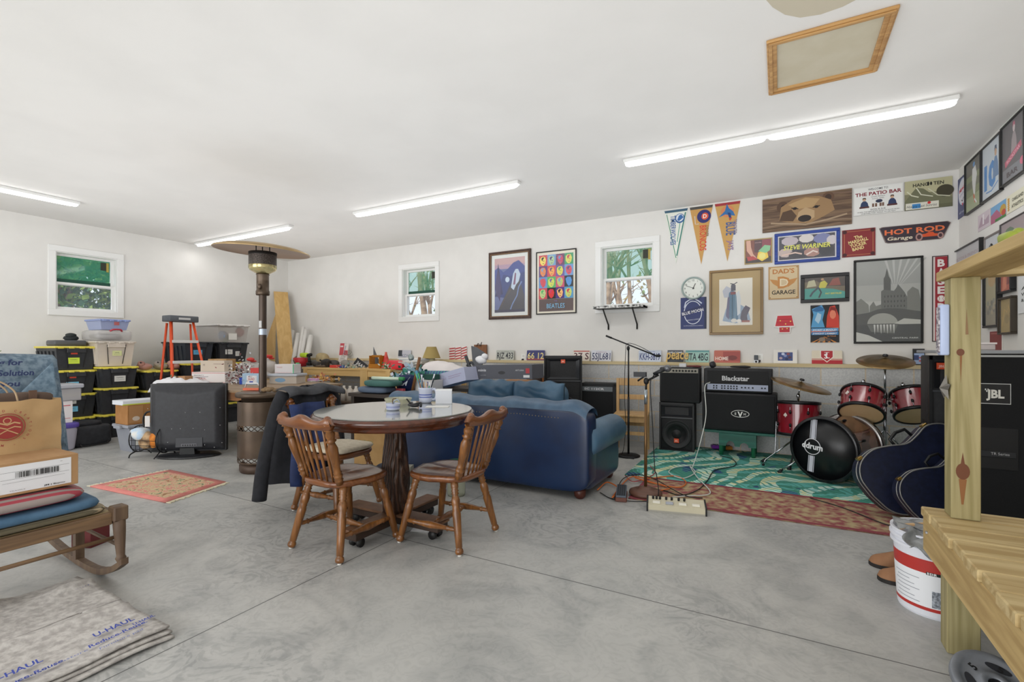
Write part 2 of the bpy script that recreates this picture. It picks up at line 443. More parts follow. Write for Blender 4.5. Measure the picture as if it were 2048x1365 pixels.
# ceiling strip lights
LED = mat('#ffffff', .5, emit=6); HOUS = mat('#e8e8e6', .5)
def strip(loc, rz, L_, label, nseg=1, group='ceiling strip lights', pw=4):
    o = thing('strip_light', label, 'ceiling light', loc, rz, group)
    mb = MB(); mb.b2((-L_/2, -.045, -.035), (L_/2, .045, 0), HOUS, bev=.006); mb.build('housing', o)
    for k in range(nseg):
        a = -L_/2+k*L_/nseg+.008; b_ = a+L_/nseg-.016
        mb = MB(); mb.sell(((a+b_)/2, 0, -.045), ((b_-a)/2, .028, .022), LED, .25, .25, 12, 8); mb.build('diffuser', o)
    l = area('lamp', (0, 0, -.1), (0, 0, 0), L_, .06, pw, (1, .98, .96)); l.parent = o
    return o
strip((-7.53, 4.62, HC), 0, 2.5, 'ceiling strip light above the patio heater, near the left wall')
strip((-3.72, 4.62, HC), 0, 2.5, 'single ceiling strip light over the blue sofas, between the other two of its row')
strip((-.09, 4.62, HC), 0, 2.45, 'long ceiling strip light in two sections over the drum kit', 2)
strip((-7.63, 1.38, HC), R(90), 2.5, 'ceiling strip light running crossways at the left edge, above the yellow-lidded totes')
# attic hatch
P = [at_z(1535, 78, HC), at_z(1801, 9, HC), at_z(1753, 141, HC), at_z(1535, 185, HC)]
hx0, hx1 = (P[0].x+P[3].x)/2, (P[1].x+P[2].x)/2; hy0, hy1 = (P[0].y+P[1].y)/2, (P[2].y+P[3].y)/2
o = thing('attic_hatch', 'square attic hatch with oak frame and unpainted tan panel in the ceiling', 'hatch', ((hx0+hx1)/2, (hy0+hy1)/2, HC))
hw, hh = (hx1-hx0)/2, (hy1-hy0)/2; OAK = mat('#a87c47', .55, kind='woodx', hex2='#c79b62', scale=4); f = .055
mb = MB()
for a, b_ in (((-hw, -hh), (hw, -hh+f)), ((-hw, hh-f), (hw, hh)), ((-hw, -hh+f), (-hw+f, hh-f)), ((hw-f, -hh+f), (hw, hh-f))):
    mb.b2((a[0], a[1], -.018), (b_[0], b_[1], 0), OAK, bev=.004)
for a, b_ in (((-hw+.012, -hh+.012), (hw-.012, -hh+.03)), ((-hw+.012, hh-.03), (hw-.012, hh-.012)), ((-hw+.012, -hh+.03), (-hw+.03, hh-.03)), ((hw-.03, -hh+.03), (hw-.012, hh-.03))):
    mb.b2((a[0], a[1], -.026), (b_[0], b_[1], -.018), OAK, bev=.002)
mb.build('frame', o)
mb = MB(); mb.b2((-hw+f, -hh+f, -.004), (hw-f, hh-f, 0), mat('#cbc3ae', .9, kind='noise', hex2='#c5bca5', scale=5)); mb.build('panel', o)
mb = MB(); mb.push(T(((hx0+hx1)/2+.05, hy0-.62, HC-.0006)) @ RX(PI)); mb.prism([(x*(1+.25*noise.noise(Vector((x*3, y*3, 0)))), y*(1+.2*noise.noise(Vector((y*2, x*2, 1))))) for x, y in circ(0, 0, .42, .5, 28)], .0005, mat('#c6bda9', .95)); mb.pop()
mb.build('trim_3', kind='structure')
# the view outside the windows
mb = MB(); mb.b2((-30, D+.4, -.9), (16, 30, -.7), mat('#8b7355', .95, kind='noise', hex2='#a8906a', scale=2)); mb.build('ground', kind='structure')
mb = MB(); mb.b2((-30, -12, -.9), (XL-.4, D+.4, -.7), mat('#7d7450', .95, kind='noise', hex2='#8f8a5a', scale=2)); mb.build('ground', kind='structure')
BARK = mat('#8a6f54', .9, kind='noise', hex2='#b59a7c', scale=9, bump=.4)
LEAFG = [mat('#4f7a35', .7), mat('#86a046', .7), mat('#3c6a4a', .7)]
def tree(x, y, h, r, label, group, leafy, rnd, lm=None):
    o = thing('tree', label, 'tree', (x, y, -.72), 0, group)
    mb = MB(); lean = Vector((rnd.uniform(-.25, .25), rnd.uniform(-.1, .1), 0)); tips = []
    pts = [Vector((0, 0, h*k/5))+lean*(k/5)+Vector((rnd.uniform(-.06, .06), rnd.uniform(-.06, .06), 0))*k for k in range(6)]
    mb.tube(pts, r, BARK, 8, rr=[r*(1-.16*k) for k in range(6)])
    for b_ in range(9):
        p = pts[1+b_ % 4]; a = rnd.uniform(0, 2*PI); d = Vector((math.cos(a), math.sin(a), rnd.uniform(.9, 1.9)))*rnd.uniform(.35, .65)
        q = [p, p+d*.5+Vector((rnd.uniform(-.1, .1), 0, .1)), p+d]; mb.tube(q, .02, BARK, 5, rr=[r*.35, r*.22, r*.08]); tips.append(p+d)
        for c in range(3):
            e = Vector((rnd.uniform(-1, 1), rnd.uniform(-1, 1), rnd.uniform(0, 1)))*.28; mb.tube([p+d*.5, p+d*.5+e, p+d*.5+e*1.6], .01, BARK, 4, rr=[r*.14, r*.09, r*.04]); tips.append(p+d*.5+e*1.5)
    mb.build('trunk', o)
    if leafy:
        mb = MB()
        for k in range(leafy):
            p = rnd.choice(tips)+Vector((rnd.gauss(0, .28), rnd.gauss(0, .28), rnd.gauss(0, .25))); s_ = rnd.uniform(.04, .1)
            a, b_ = Vector((rnd.uniform(-1, 1), rnd.uniform(-1, 1), rnd.uniform(-1, 1))).normalized(), Vector((rnd.uniform(-1, 1), rnd.uniform(-1, 1), rnd.uniform(-1, 1))).normalized()
            mb.raw([p-a*s_, p+b_*s_*.6, p+a*s_, p-b_*s_*.6], [(0, 1, 2, 3)], rnd.choice(lm or LEAFG))
        mb.build('foliage', o)
rn = random.Random(3)
for k, x in enumerate((108, 138, 168, 198, 228)):
    q = at_x(x, 560, XL-(1.9, 4.2)[k % 2])
    tree(q.x, q.y, rn.uniform(4, 4.6), rn.uniform(.06, .11), ('nearer ', 'farther ')[k % 2]+'leafy green tree outside the left window, '+('at its left edge', 'left of its middle', 'at its middle', 'right of its middle', 'at its right edge')[k], 'leafy trees outside the left window', 2600, rn)
for k, x in enumerate((700, 770, 812, 826, 843, 857, 868, 950, 1010, 1150, 1208, 1220, 1233, 1246, 1260, 1274, 1288, 1300, 1312, 1400, 1500)):
    q = at_y(x, 560, D+2.6+1.5*(k*3 % 5))
    tree(q.x, q.y, rn.uniform(5, 6.4), rn.uniform(.06, .14), 'bare winter tree trunk '+('outside the narrow back window by the brown-framed print' if 790 < x < 890 else 'outside the back window above the small wall shelf' if x > 1190 and x < 1320 else 'standing between the views of the back windows'), 'bare trees outside the back windows', 0 if k % 4 else 200, rn, [mat('#9a8a4c', .8), mat('#6f8a4a', .8)])
# ================================================================== WALL PICTURES AND SIGNS
def wframe(box, label, artfn, fw=.02, fc='#1c1b1a', dep=.022, name='framed_picture', cat='picture', right=False, mount=None, mw=0, glass=True, group=None, rim=None, tilt=0):
    """a framed picture; box = wall box (a0,a1,z0,z1)"""
    a0, a1, z0, z1 = box; W, H = abs(a1-a0), z1-z0
    loc = (XR, a0, z0) if right else (a0, D, z0)
    o = thing(name, label, cat, loc, R(-90) if right else 0, group)
    if tilt: o.rotation_euler[1] = tilt
    fm = fc if not isinstance(fc, str) else mat(fc, .4); mb = MB()
    for a, b_ in (((0, 0), (W, fw)), ((0, H-fw), (W, H)), ((0, fw), (fw, H-fw)), ((W-fw, fw), (W, H-fw))):
        mb.b2((a[0], -dep, a[1]), (b_[0], -.001, b_[1]), fm, bev=min(.004, fw*.2))
    if rim:
        q = fw*.72; e = fw*.2
        for a, b_ in (((q, q), (W-q, q+e)), ((q, H-q-e), (W-q, H-q)), ((q, q+e), (q+e, H-q-e)), ((W-q-e, q+e), (W-q, H-q-e))):
            mb.b2((a[0], -dep-.003, a[1]), (b_[0], -dep+.001, b_[1]), mat(rim, .4))
    mb.build('frame', o)
    mb = MB(); w, h = W-2*fw, H-2*fw; mb.push(T((fw, 0, fw)))
    mb.b2((0, -dep*.5, 0), (w, -.002, h), mat(mount or '#f0efe8', .7))
    mb.push(T((mw, -dep*.5, mw))); A = Art(mb, w-2*mw, h-2*mw); artfn(A); mb.pop(); mb.pop()
    mb.build('print', o)
    if glass:
        mb = MB(); mb.b2((fw, -dep*.5-.008, fw), (W-fw, -dep*.5-.0065, H-fw), glassmat('#e8f0f4', .05, .02)); mb.build('glass', o)
    return o
def sign(box, label, artfn, name='wall_sign', cat='sign', base='#e8e4da', dep=.008, right=False, poly=None, group=None, rough=.5, lean=0, off=0):
    a0, a1, z0, z1 = box; W, H = abs(a1-a0), z1-z0
    mb = MB()
    if poly:
        mb.push(T((0, -.001, 0)) @ UP); mb.prism([(x*W, y*H) for x, y in poly], dep, mat(base, rough)); mb.pop()
    else: mb.b2((0, -dep-.001, 0), (W, -.001, H), mat(base, rough) if isinstance(base, str) else base)
    artfn(Art(mb, W, H, dep+.001))
    o = mb.build(name, None, (XR-off, a0, z0) if right else (a0, D-off, z0), R(-90) if right else 0, label, cat, group)
    if lean: o.rotation_euler[0] = -lean
    return o
B = lambda xl, xr, yt, yb, Y=D: wbox_y(xl, xr, yt, yb, Y)
def person_blob(A, x, y, s, c1, c2, c3='#d8b090'):
    A.poly([(x-.16*s, y), (x-.12*s, y+.3*s), (x-.05*s, y+.42*s), (x+.06*s, y+.42*s), (x+.13*s, y+.28*s), (x+.17*s, y)], c1)
    A.ell(x, y+.52*s, .065*s, .1*s, c3); A.poly([(x-.07*s, y+.53*s), (x-.05*s, y+.64*s), (x+.05*s, y+.64*s), (x+.075*s, y+.53*s), (x, y+.58*s)], c2)
def art_mountain(A):
    A.rect(0, 0, 1, 1, '#6f78a8'); A.rect(0, .8, 1, 1, '#b99bb0'); A.rect(0, .88, 1, 1, '#d0a9a8')
    A.poly([(0, .4), (0, .78), (.12, .84), (.3, .74), (.45, .8), (.62, .9), (.8, .94), (1, .82), (1, .4)], '#49559a')
    A.poly([(0, .3), (.3, .7), (.5, .66), (1, .72), (1, .2)], '#3c4680')
    A.ell(.43, .6, .07, .05, '#cfe0f2')
    A.poly([(.02, .3), (.12, .92), (.2, .6), (.28, .34)], '#39345f'); A.poly([(0, .45), (.1, .8), (.22, .5), (.18, .2)], '#4a3f6e')
    A.poly([(.08, 0), (.45, .42), (.65, .62), (.82, .6), (.98, .3), (1, 0)], '#4f4a52')
    A.poly([(.55, .45), (.62, .7), (.7, .78), (.78, .78), (.86, .68), (.8, .55), (.72, .5), (.64, .4)], '#c9d8ea'); A.poly([(.62, .5), (.68, .72), (.72, .7), (.69, .5)], '#8b5f7d')
    A.line([(.5, 0), (.6, .15), (.75, .3), (.8, .45), (.9, .55)], .035, '#7d93c4'); A.line([(.2, .1), (.4, .3), (.55, .42)], .02, '#6a5648')
    A.rect(0, 0, 1, .05, '#3a3550')
def art_popgrid(A):
    A.rect(0, 0, 1, 1, '#f2ead6'); A.rect(.05, .03, .95, .23, '#53302a')
    bgc = ['#d83a4a', '#79a7d6', '#6b2f63', '#35a36a', '#5a2f7e', '#d8384e', '#6a4aa0', '#6fa0d8', '#5f93cf', '#3fb45c', '#d43a66', '#0e1828', '#d63a4c', '#12100f', '#4a2a80', '#58a0ce']
    fc = ['#ffe66a', '#b9d7a0', '#d83a66', '#e8e46a', '#f28c3a', '#ffb04a', '#f0e050', '#e0405a', '#e23a48', '#e0e84a', '#c9cf6a', '#4f9ae0', '#c8d890', '#e82a2a', '#ffc07a', '#d0dc78']
    for i in range(16):
        r, c = divmod(i, 4); x = .05+c*.225; y = .775-r*.181
        A.rect(x, y, x+.225, y+.181, bgc[i])
        q = .012*(i % 3)
        A.poly([(x+.03+q, y+.06), (x+.03, y+.13), (x+.08, y+.16), (x+.16, y+.155), (x+.19, y+.1), (x+.17, y+.04), (x+.12, y+.008), (x+.07+q, y+.02)], fc[i])
        A.poly([(x+.06, y+.13), (x+.1, y+.15), (x+.15, y+.14), (x+.12, y+.125), (x+.09, y+.08), (x+.075, y+.1)], bgc[i-3])
        A.ell(x+.13, y+.085, .012, .008, bgc[i-3], 8); A.poly([(x+.09, y+.045), (x+.14, y+.05), (x+.12, y+.035)], bgc[i-3])
    A.text(.5, .185, 'THE', .03, '#8a7ab8'); A.text(.5, .08, 'BEATLES', .105, '#8ecbf0', wid=.47, bold=.004)
wframe(B(979, 1063, 507, 640), 'dark-brown framed print of a blue mountain ridge and tree with white mat', art_mountain, .05, mat('#4a2f20', .35, kind='woodz', hex2='#38221a', scale=4), .03, mount='#eef0ec', mw=.055, rim='#8a6a48')
wframe(B(1073, 1153.5, 505.5, 630), 'black-framed poster with a grid of sixteen brightly coloured heads over a brown band', art_popgrid, .016, '#22201f')
# shelf below window
p0 = at_y(1204, 615, D-.24); 
sx0, sx1 = W3[0]+.05, W3[1]-.16; sz = at_y(1250, 614, D-.12).z
o = thing('wall_shelf', 'small black and white mottled shelf on two black brackets under the right-hand back window', 'shelf', (sx0, D, sz))
mb = MB(); mb.b2((0, -.26, -.022), (sx1-sx0, -.02, 0), mat('#3a3a3a', .6)); mb.b2((0, -.262, -.02), (sx1-sx0, -.02, .012), mat('#1e1e1e', .6, kind='noise', hex2='#efefec', scale=26)); mb.build('board', o)
for x in (.14, sx1-sx0-.14):
    mb = MB(); mb.tube([(x, -.25, -.03), (x, -.24, -.035), (x, -.05, -.2), (x, -.012, -.23), (x, -.012, -.3)], .011, mat('#151515', .4), 6); mb.build('bracket', o)
# pennants
def pennant(xl, xr, yt, tip, base, bar, label, artfn):
    a0, a1, _, z1 = B(xl, xr, yt, yt+50); z0 = at_y(*tip, D).z; W, H = a1-a0, z1-z0
    mb = MB(); mb.push(T((0, -.002, 0)) @ UP); mb.prism([(0, H), (W/2, 0), (W, H)][::-1], .004, mat(base, .8)); mb.pop()
    A = Art(mb, W, H, .006); A.poly([(0, 1), (.03, .955), (.97, .955), (1, 1)], bar); artfn(A)
    return mb.build('pennant', None, (a0, D, z0), 0, label, 'pennant', 'sports pennants on the back wall')
def pt(A, t, x, y, c, size, wid, b_=.02, rot=-R(90)): A.text(x, y, t, size, c, wid=wid, rot=rot, bold=b_)
def pa1(A):
    A.poly([(.04, .94), (.5, .05), (.96, .94)], '#e9ebe2'); A.line([(.1, .93), (.5, .1)], .03, '#3f8a6c'); A.line([(.9, .93), (.53, .14)], .05, '#2d7f74'); A.line([(.7, .85), (.55, .4)], .03, '#4aa18c')
    A.ell(.66, .83, .2, .09, '#2c5f9c'); A.ell(.66, .84, .16, .07, '#dfe6ee'); A.poly([(.55, .8), (.62, .88), (.72, .9), (.82, .84), (.7, .8), (.62, .78)], '#3a6fae')
    pt(A, 'TIMBERWOLVES', .27, .62, '#2a5a9c', .13, 1.3)
def pa2(A):
    A.ell(.62, .82, .3, .115, '#2b2a70'); A.ell(.66, .82, .15, .06, '#e2573a'); A.text(.66, .79, 'D', .09, '#f2e8e0', bold=.03); A.line([(.22, .84), (.25, .7), (.4, .7)], .03, '#d8d4d0')
    pt(A, 'BRONCOS', .44, .45, '#d8432c', .15, 1.15); pt(A, 'DENVER', .7, .56, '#8a6a4a', .06, .5)
def pa3(A):
    A.ell(.5, .85, .26, .1, '#d98a58'); A.poly([(.15, .76), (.4, .86), (.48, .98), (.56, .9), (.72, .84), (.8, .76), (.6, .78), (.42, .8)], '#2f6fae'); A.poly([(.5, .83), (.62, .82), (.66, .72), (.56, .74)], '#1d3f7c'); A.poly([(.55, .73), (.68, .74), (.6, .68)], '#c83a34')
    pt(A, 'BLUE', .45, .55, '#3d5d96', .2, .55); pt(A, 'JAYS', .52, .27, '#8f6f9c', .12, .42); pt(A, 'TORONTO', .74, .58, '#8a7a90', .07, .6)
pennant(1329, 1376, 423, (1354, 527), '#dfe6da', '#3b5f78', 'white felt pennant with blue and green trim, leftmost of the three', pa1)
pennant(1379.5, 1426, 416, (1403, 529), '#cfa05f', '#4b4b49', 'tan felt pennant with a blue football helmet, middle of the three', pa2)
pennant(1429.5, 1481, 409, (1456.5, 523), '#cfa463', '#a8323a', 'tan felt pennant with a blue bird and red top bar', pa3)
# clock
c = at_y(1387, 577, D); r_ = (at_y(1411, 577, D).x-at_y(1363, 577, D).x)/2
o = thing('wall_clock', 'round white wall clock with grey rim above the dark-blue sign', 'clock', (c.x, D, c.z))
mb = MB(); mb.push(UP); mb.ring([(r_, 0), (r_, .03), (r_-.01, .038), (r_-.02, .03), (r_-.021, .018)], mat('#9fb0ad', .3), 40, cap=False); mb.pop(); mb.build('rim', o)
mb = MB(); mb.push(UP); mb.ring([(r_-.02, .004), (r_-.02, .016)], mat('#eef1ea', .6), 40, False); mb.pop(); A = Art(mb, 1, 1, .017)
for k in range(12):
    a = PI/2-2*PI*(k+1)/12; A.text(math.cos(a)*r_*.7, math.sin(a)*r_*.7-.013, str(k+1), .034, '#333333')
mb.build('dial', o)
mb = MB(); A = Art(mb, 1, 1, .021)
for a, l, w_ in ((R(66), .6, .008), (R(158), .86, .005)): A.line([(-math.cos(a)*.015, -math.sin(a)*.015), (math.cos(a)*r_*l*.75, math.sin(a)*r_*l*.75)], w_, '#1a1a1a')
A.ell(0, 0, .01, .01, '#1a1a1a'); mb.build('hands', o)
def art_blue(A):
    A.rect(0, 0, 1, 1, '#2b3870'); A.rect(.92, 0, 1, 1, '#1f2b4c'); A.ringp(.48, .52, .34, .36, .03, '#dfe3ee'); A.line([(.15, .68), (.2, .85), (.35, .93), (.55, .95), (.7, .88), (.82, .8)], .05, '#cfd5e8')
    A.poly([(.03, .38), (.05, .55), (.95, .78), (.95, .62)], '#232d5e'); A.text(.48, .5, 'BLUE MOON', .13, '#f0f0f4', wid=.84, rot=R(12), bold=.02); A.text(.5, .28, 'BREWING COMPANY', .045, '#dfe3ee', wid=.5, rot=R(5)); A.text(.5, .09, 'BLUEMOONBREWINGCOMPANY', .035, '#e6e8f0', wid=.75)
sign(B(1361.5, 1413, 596.5, 659), 'dark-blue square beer sign with white ring under the clock', art_blue, base='#26305f', dep=.006)
def art_dress(A):
    A.rect(0, 0, 1, 1, '#efe9dc'); A.poly([(.1, .1), (.2, .35), (.5, .5), (.85, .35), (.95, .1), (.5, .04)], '#9fb2c8'); A.poly([(.15, .6), (.1, .75), (.22, .85), (.4, .78), (.4, .6)], '#c3c6d2')
    A.poly([(.22, .2), (.3, .7), (.38, .75), (.5, .72), (.55, .5), (.58, .12), (.4, .1)], '#5a7f9c'); A.poly([(.2, .2), (.26, .6), (.32, .62), (.3, .12)], '#6d6a88'); A.line([(.4, .7), (.4, .15)], .03, '#37596e'); A.line([(.5, .7), (.48, .15)], .02, '#8ba8b8')
    A.poly([(.55, .2), (.52, .68), (.6, .74), (.66, .55), (.64, .25)], '#dfe3e6'); A.poly([(.34, .66), (.35, .72), (.5, .72), (.5, .66)], '#8c4a4e'); A.poly([(.36, .74), (.36, .86), (.42, .9), (.5, .86), (.5, .74)], '#4a4658'); A.line([(.34, .9), (.45, .88), (.55, .92)], .03, '#33313c')
    A.poly([(.64, .16), (.68, .3), (.8, .42), (.94, .36), (.84, .2), (.86, .08), (.66, .1)], '#5b5263'); A.poly([(.68, .1), (.92, .1), (.92, .06), (.68, .06)], '#a8665a'); A.ell(.45, .1, .09, .045, '#e8e4dc'); A.ell(.6, .09, .07, .04, '#f4f0e8')
GOLDP = mat('#b3935a', .45, kind='noise', hex2='#c4a66b', scale=14)
wframe(B(1419, 1526.5, 543, 670.5), 'large gold-framed watercolour of jeans and boots below the clock', art_dress, .03, mat('#8f7142', .35), .03, mount='#b79a62', mw=.085, rim='#6f5632')
def art_soccer(A):
    A.rect(0, 0, 1, 1, '#8a4a38'); A.rect(.35, .45, .65, 1, '#5a3438'); A.rect(.65, .5, 1, 1, '#96404c'); A.rect(0, 0, 1, .25, '#3c2a20'); A.poly([(.02, 1), (.05, .55), (.25, .25), (.45, .2), (.3, .4), (.22, .7), (.2, 1)], '#e6b39a'); A.poly([(.05, .28), (.3, .3), (.5, .15), (.1, .1)], '#c23b3a'); A.poly([(.45, .2), (.5, .45), (.65, .5), (.85, .45), (.9, .2), (.65, .05)], '#ffd94a'); A.poly([(.5, .5), (.75, .75), (.98, .7), (.95, .5), (.8, .4)], '#8fcf9a'); A.ell(.66, .28, .13, .14, '#fff08a'); A.text(.5, .86, 'SOCCER', .06, '#f0c0c0', wid=.25)
wframe(B(1489, 1544.5, 481, 530), 'small tan-framed print of a foot and a glowing yellow flare', art_soccer, .012, '#b8a06a', .015)
def art_wariner(A):
    A.rect(0, 0, 1, 1, '#3a3340'); 
    for x, y, rx, ry, c_ in ((.2, .8, .16, .2, '#c9bcc4'), (.5, .85, .14, .18, '#e4dcd8'), (.78, .8, .16, .22, '#7d82b4'), (.12, .3, .14, .2, '#cdb6b0'), (.35, .2, .18, .18, '#2c2230'), (.6, .25, .15, .2, '#b8887a'), (.85, .3, .14, .25, '#251c28'), (.95, .7, .1, .2, '#d9d0d4'), (.45, .5, .2, .1, '#6a5a68')):
        A.ell(x, y, rx, ry, c_, 9)
    A.line([(.05, .2), (.3, .28), (.42, .2)], .03, '#e8c8b8'); A.line([(.5, .15), (.62, .3), (.7, .22)], .03, '#f2ded4'); A.text(.5, .42, 'STEVE WARINER', .27, '#f0ef50', wid=.84, bold=.02, shear=.2)
wframe(B(1549, 1680, 469, 530), 'wide royal-blue framed concert print with yellow lettering', art_wariner, .035, mat('#2748a0', .4, kind='woodx', hex2='#1d3886', scale=5), .02, mount='#e8e4e4', mw=.012)
def art_bear(A):
    A.rect(0, 0, 1, 1, mat('#5f4a3c', .6, kind='woodx', hex2='#8a7058', scale=7))
    for k, (y, c_) in enumerate(((.9, '#84695a'), (.75, '#6e5648'), (.3, '#7d6450'), (.15, '#96806a'), (.08, '#54402f'))): A.line([(0, y), (.25, y+.04), (.5, y-.02), (.8, y+.03), (1, y)], .012, c_)
    A.ell(.24, .7, .07, .17, '#5c4434'); A.ell(.75, .84, .065, .14, '#6b4f3c'); A.ell(.25, .68, .035, .1, '#3a2a22'); A.ell(.75, .83, .035, .09, '#46332a')
    A.poly([(.2, .3), (.22, .7), (.35, .88), (.5, .93), (.65, .9), (.78, .75), (.82, .45), (.7, .3), (.55, .15), (.4, .18)], '#a3825c'); A.poly([(.3, .75), (.5, .9), (.66, .82), (.58, .6), (.4, .6)], '#bd9c70')
    A.poly([(.2, .3), (.24, .55), (.34, .6), (.4, .4), (.36, .25)], '#57402f'); A.poly([(.42, .5), (.5, .62), (.6, .5), (.6, .3), (.5, .18), (.4, .3)], '#c0a27c'); A.ell(.49, .3, .075, .1, '#2b2220'); A.line([(.34, .64), (.42, .6)], .012, '#2b1d16'); A.line([(.58, .59), (.66, .62)], .012, '#2b1d16'); A.line([(.1, .26), (.3, .2), (.5, .12), (.75, .2), (.95, .3)], .02, '#b0987c'); A.ell(.38, .62, .025, .04, '#1d1512'); A.ell(.62, .6, .025, .04, '#1d1512')
sign(B(1525, 1703.5, 401, 467), 'wide wooden print of a bear face in water, largest panel at the top', art_bear, name='wall_panel', cat='picture', base='#5b4a3d', dep=.015)
def art_patio(A):
    A.rect(0, 0, 1, 1, '#e9e9e6'); A.rect(.02, .03, .98, .97, '#f3f3f0'); A.text(.5, .86, 'WELCOME TO', .1, '#3a3a40', wid=.4, bold=.01); A.text(.5, .68, 'THE PATIO BAR', .17, '#8a2230', wid=.93, bold=.03)
    A.text(.5, .6, 'GOOD FRIENDS', .06, '#444444', wid=.28); A.text(.5, .53, 'GOOD TIMES', .06, '#444444', wid=.24)
    for x in (.22, .78): person_blob(A, x, .26, .55, '#2f3f66', '#4a3a2a'); A.rect(x-.1, .24, x+.1, .3, '#5b2f2f')
    for x in (.4, .46, .55, .6): A.rect(x-.02, .26, x+.02, .38, '#7a5a4a')
    A.ell(.52, .45, .07, .06, '#2a3350'); A.text(.5, .15, 'DON & SUE', .07, '#333333', wid=.3); A.text(.5, .09, 'WHERE THE NEIGHBORS LISTEN TO GOOD MUSIC', .05, '#333333', wid=.85); A.text(.5, .03, 'WHETHER THEY WANT TO OR NOT', .05, '#333333', wid=.7)
sign(B(1707, 1806.5, 378, 433.5), 'white tin bar sign with two seated figures and dark-red title', art_patio, base='#9a9a94')
def art_hang(A):
    A.rect(0, 0, 1, 1, '#8c8a6c'); A.rect(0, .55, 1, 1, '#c3bf9a'); A.poly([(0, .3), (.1, .5), (.25, .75), (.4, .7), (.6, .45), (.85, .35), (1, .32), (1, .1), (0, .1)], '#77785c'); A.ell(.85, .55, .18, .2, '#45412f'); A.line([(.05, .65), (.15, .5), (.3, .42)], .03, '#dcdcc2'); A.line([(.25, .75), (.35, .5), (.6, .4)], .025, '#e6e6d0'); A.line([(.5, .68), (.7, .42), (.95, .35)], .025, '#d6d6bc'); A.poly([(.0, 0), (.0, .12), (1, .12), (1, 0)], '#6a6a50')
    A.text(.5, .78, 'HANG   TEN', .16, '#2b2b22', wid=.65, bold=.02); A.ell(.5, .84, .025, .07, '#1d1d18'); A.ell(.56, .84, .022, .06, '#1d1d18'); A.rect(.02, .02, .72, .24, '#e9e6d8'); A.rect(.16, .05, .34, .2, '#3f8fd0'); A.text(.36, .08, 'Havana Last Sunrise', .12, '#1f2a2a', wid=.64, shear=.3); A.ell(.52, .2, .04, .05, '#d03030', 6)
sign(B(1809, 1904.5, 365, 423), 'olive tin surf sign with breaking waves, in the top right corner', art_hang, base='#4a4a3a')
def art_mtb(A):
    A.rect(0, 0, 1, 1, '#8c2a2e'); A.ringp(.5, .5, 0, 0, .001, '#8c2a2e')
    for P in ([(.07, .07), (.93, .07)], [(.07, .93), (.93, .93)], [(.07, .07), (.07, .93)], [(.93, .07), (.93, .93)]): A.line(P, .015, '#c98a5c')
    for x in (.08, .92):
        for y in (.08, .92): A.ell(x, y, .07, .07, '#4a1a20', 8)
    for i, t in enumerate(('The', 'MARSHALL', 'TUCKER', 'BAND')): A.text(.5, .66-.14*i, t, .16, '#f0dc98', wid=(.25, .6, .5, .36)[i], rot=R(12), bold=.03)
sign(B(1684, 1750.5, 462, 516), 'dark-red square band sign with stacked cream lettering', art_mtb, base='#5a1f24')
def art_hot(A):
    P = lambda e: [(.0+e, .94-e*2), (.04+e, 1-e*2), (.96-e, 1-e*2), (1-e, .9-e*2), (.9-e, .08+e), (.86-e, 0+e*2), (.13+e, 0+e*2), (.09+e, .06+e)]
    A.poly(P(0), '#8c7b76'); A.poly(P(.012), '#3a2f3a'); A.text(.5, .5, 'HOT ROD', .42, '#f07a4a', wid=.84, bold=.03); A.text(.3, .16, 'Garage', .3, '#e8dcc4', wid=.36, bold=.02, shear=.15)
    A.poly([(.52, .2), (.56, .36), (.66, .38), (.7, .46), (.76, .46), (.78, .36), (.9, .3), (.9, .2)], '#e0582c')
    for x, r2 in ((.57, .05), (.86, .04)): A.ell(x, .22, r2, r2*4.6, '#b8908a'); A.ell(x, .22, r2*.6, r2*2.7, '#4a3038')
sign(B(1758, 1901.5, 456, 489), 'black tapered tin garage sign with an orange roadster', art_hot, base='#4a3a3a', poly=[(0, .94), (.04, 1), (.96, 1), (1, .9), (.9, .08), (.86, 0), (.13, 0), (.09, .06)][::-1])
def art_dads(A):
    A.rect(0, 0, 1, 1, '#b98f56'); A.rect(.04, .03, .96, .97, '#d9c39c'); A.text(.5, .78, "DAD'S", .19, '#c07a3a', wid=.72, bold=.03)
    A.poly([(.04, .62), (.3, .58), (.35, .36), (.15, .48)], '#c98f4e'); A.poly([(.96, .62), (.7, .58), (.65, .36), (.85, .48)], '#c98f4e'); A.text(.52, .35, 'D', .46, '#c98a48', wid=.42, bold=.05); A.text(.52, .39, 'D', .34, '#efe0c0', wid=.28, bold=.0); A.text(.5, .15, 'GARAGE', .17, '#2a2018', wid=.78, bold=.02)
    for x in (.06, .94):
        for y in (.05, .95): A.ell(x, y, .02, .015, '#8a5a30', 8)
sign(B(1537, 1597.5, 535, 600), "square rusty tin sign lettered DAD'S GARAGE with a winged D", art_dads, base='#a77c48')
hp = [(.22, 0), (.78, 0), (.8, .26), (.99, .3), (.96, .42), (.86, .88), (.14, .88), (.04, .42), (.01, .3), (.2, .26)]
def art_house(A):
    A.poly(hp, '#efe9e6'); A.poly([(.26, .04), (.74, .04), (.75, .28), (.25, .28)], '#c6303a'); A.poly([(.06, .34), (.94, .34), (.83, .84), (.17, .84)], '#cf2f3c'); A.line([(.12, .5), (.88, .5)], .015, '#8c1f28'); A.line([(.15, .66), (.85, .66)], .015, '#8c1f28')
    for x, y in ((.3, .6), (.55, .44), (.78, .56), (.4, .2), (.62, .22)): A.ell(x, y, .035, .03, '#f6d86a', 6)
sign(B(1548, 1590.5, 626, 667), 'red die-cut doghouse wall plaque with small lights below the garage sign', art_house, name='wall_plaque', cat='plaque', base='#efe9e6', poly=hp, dep=.012)
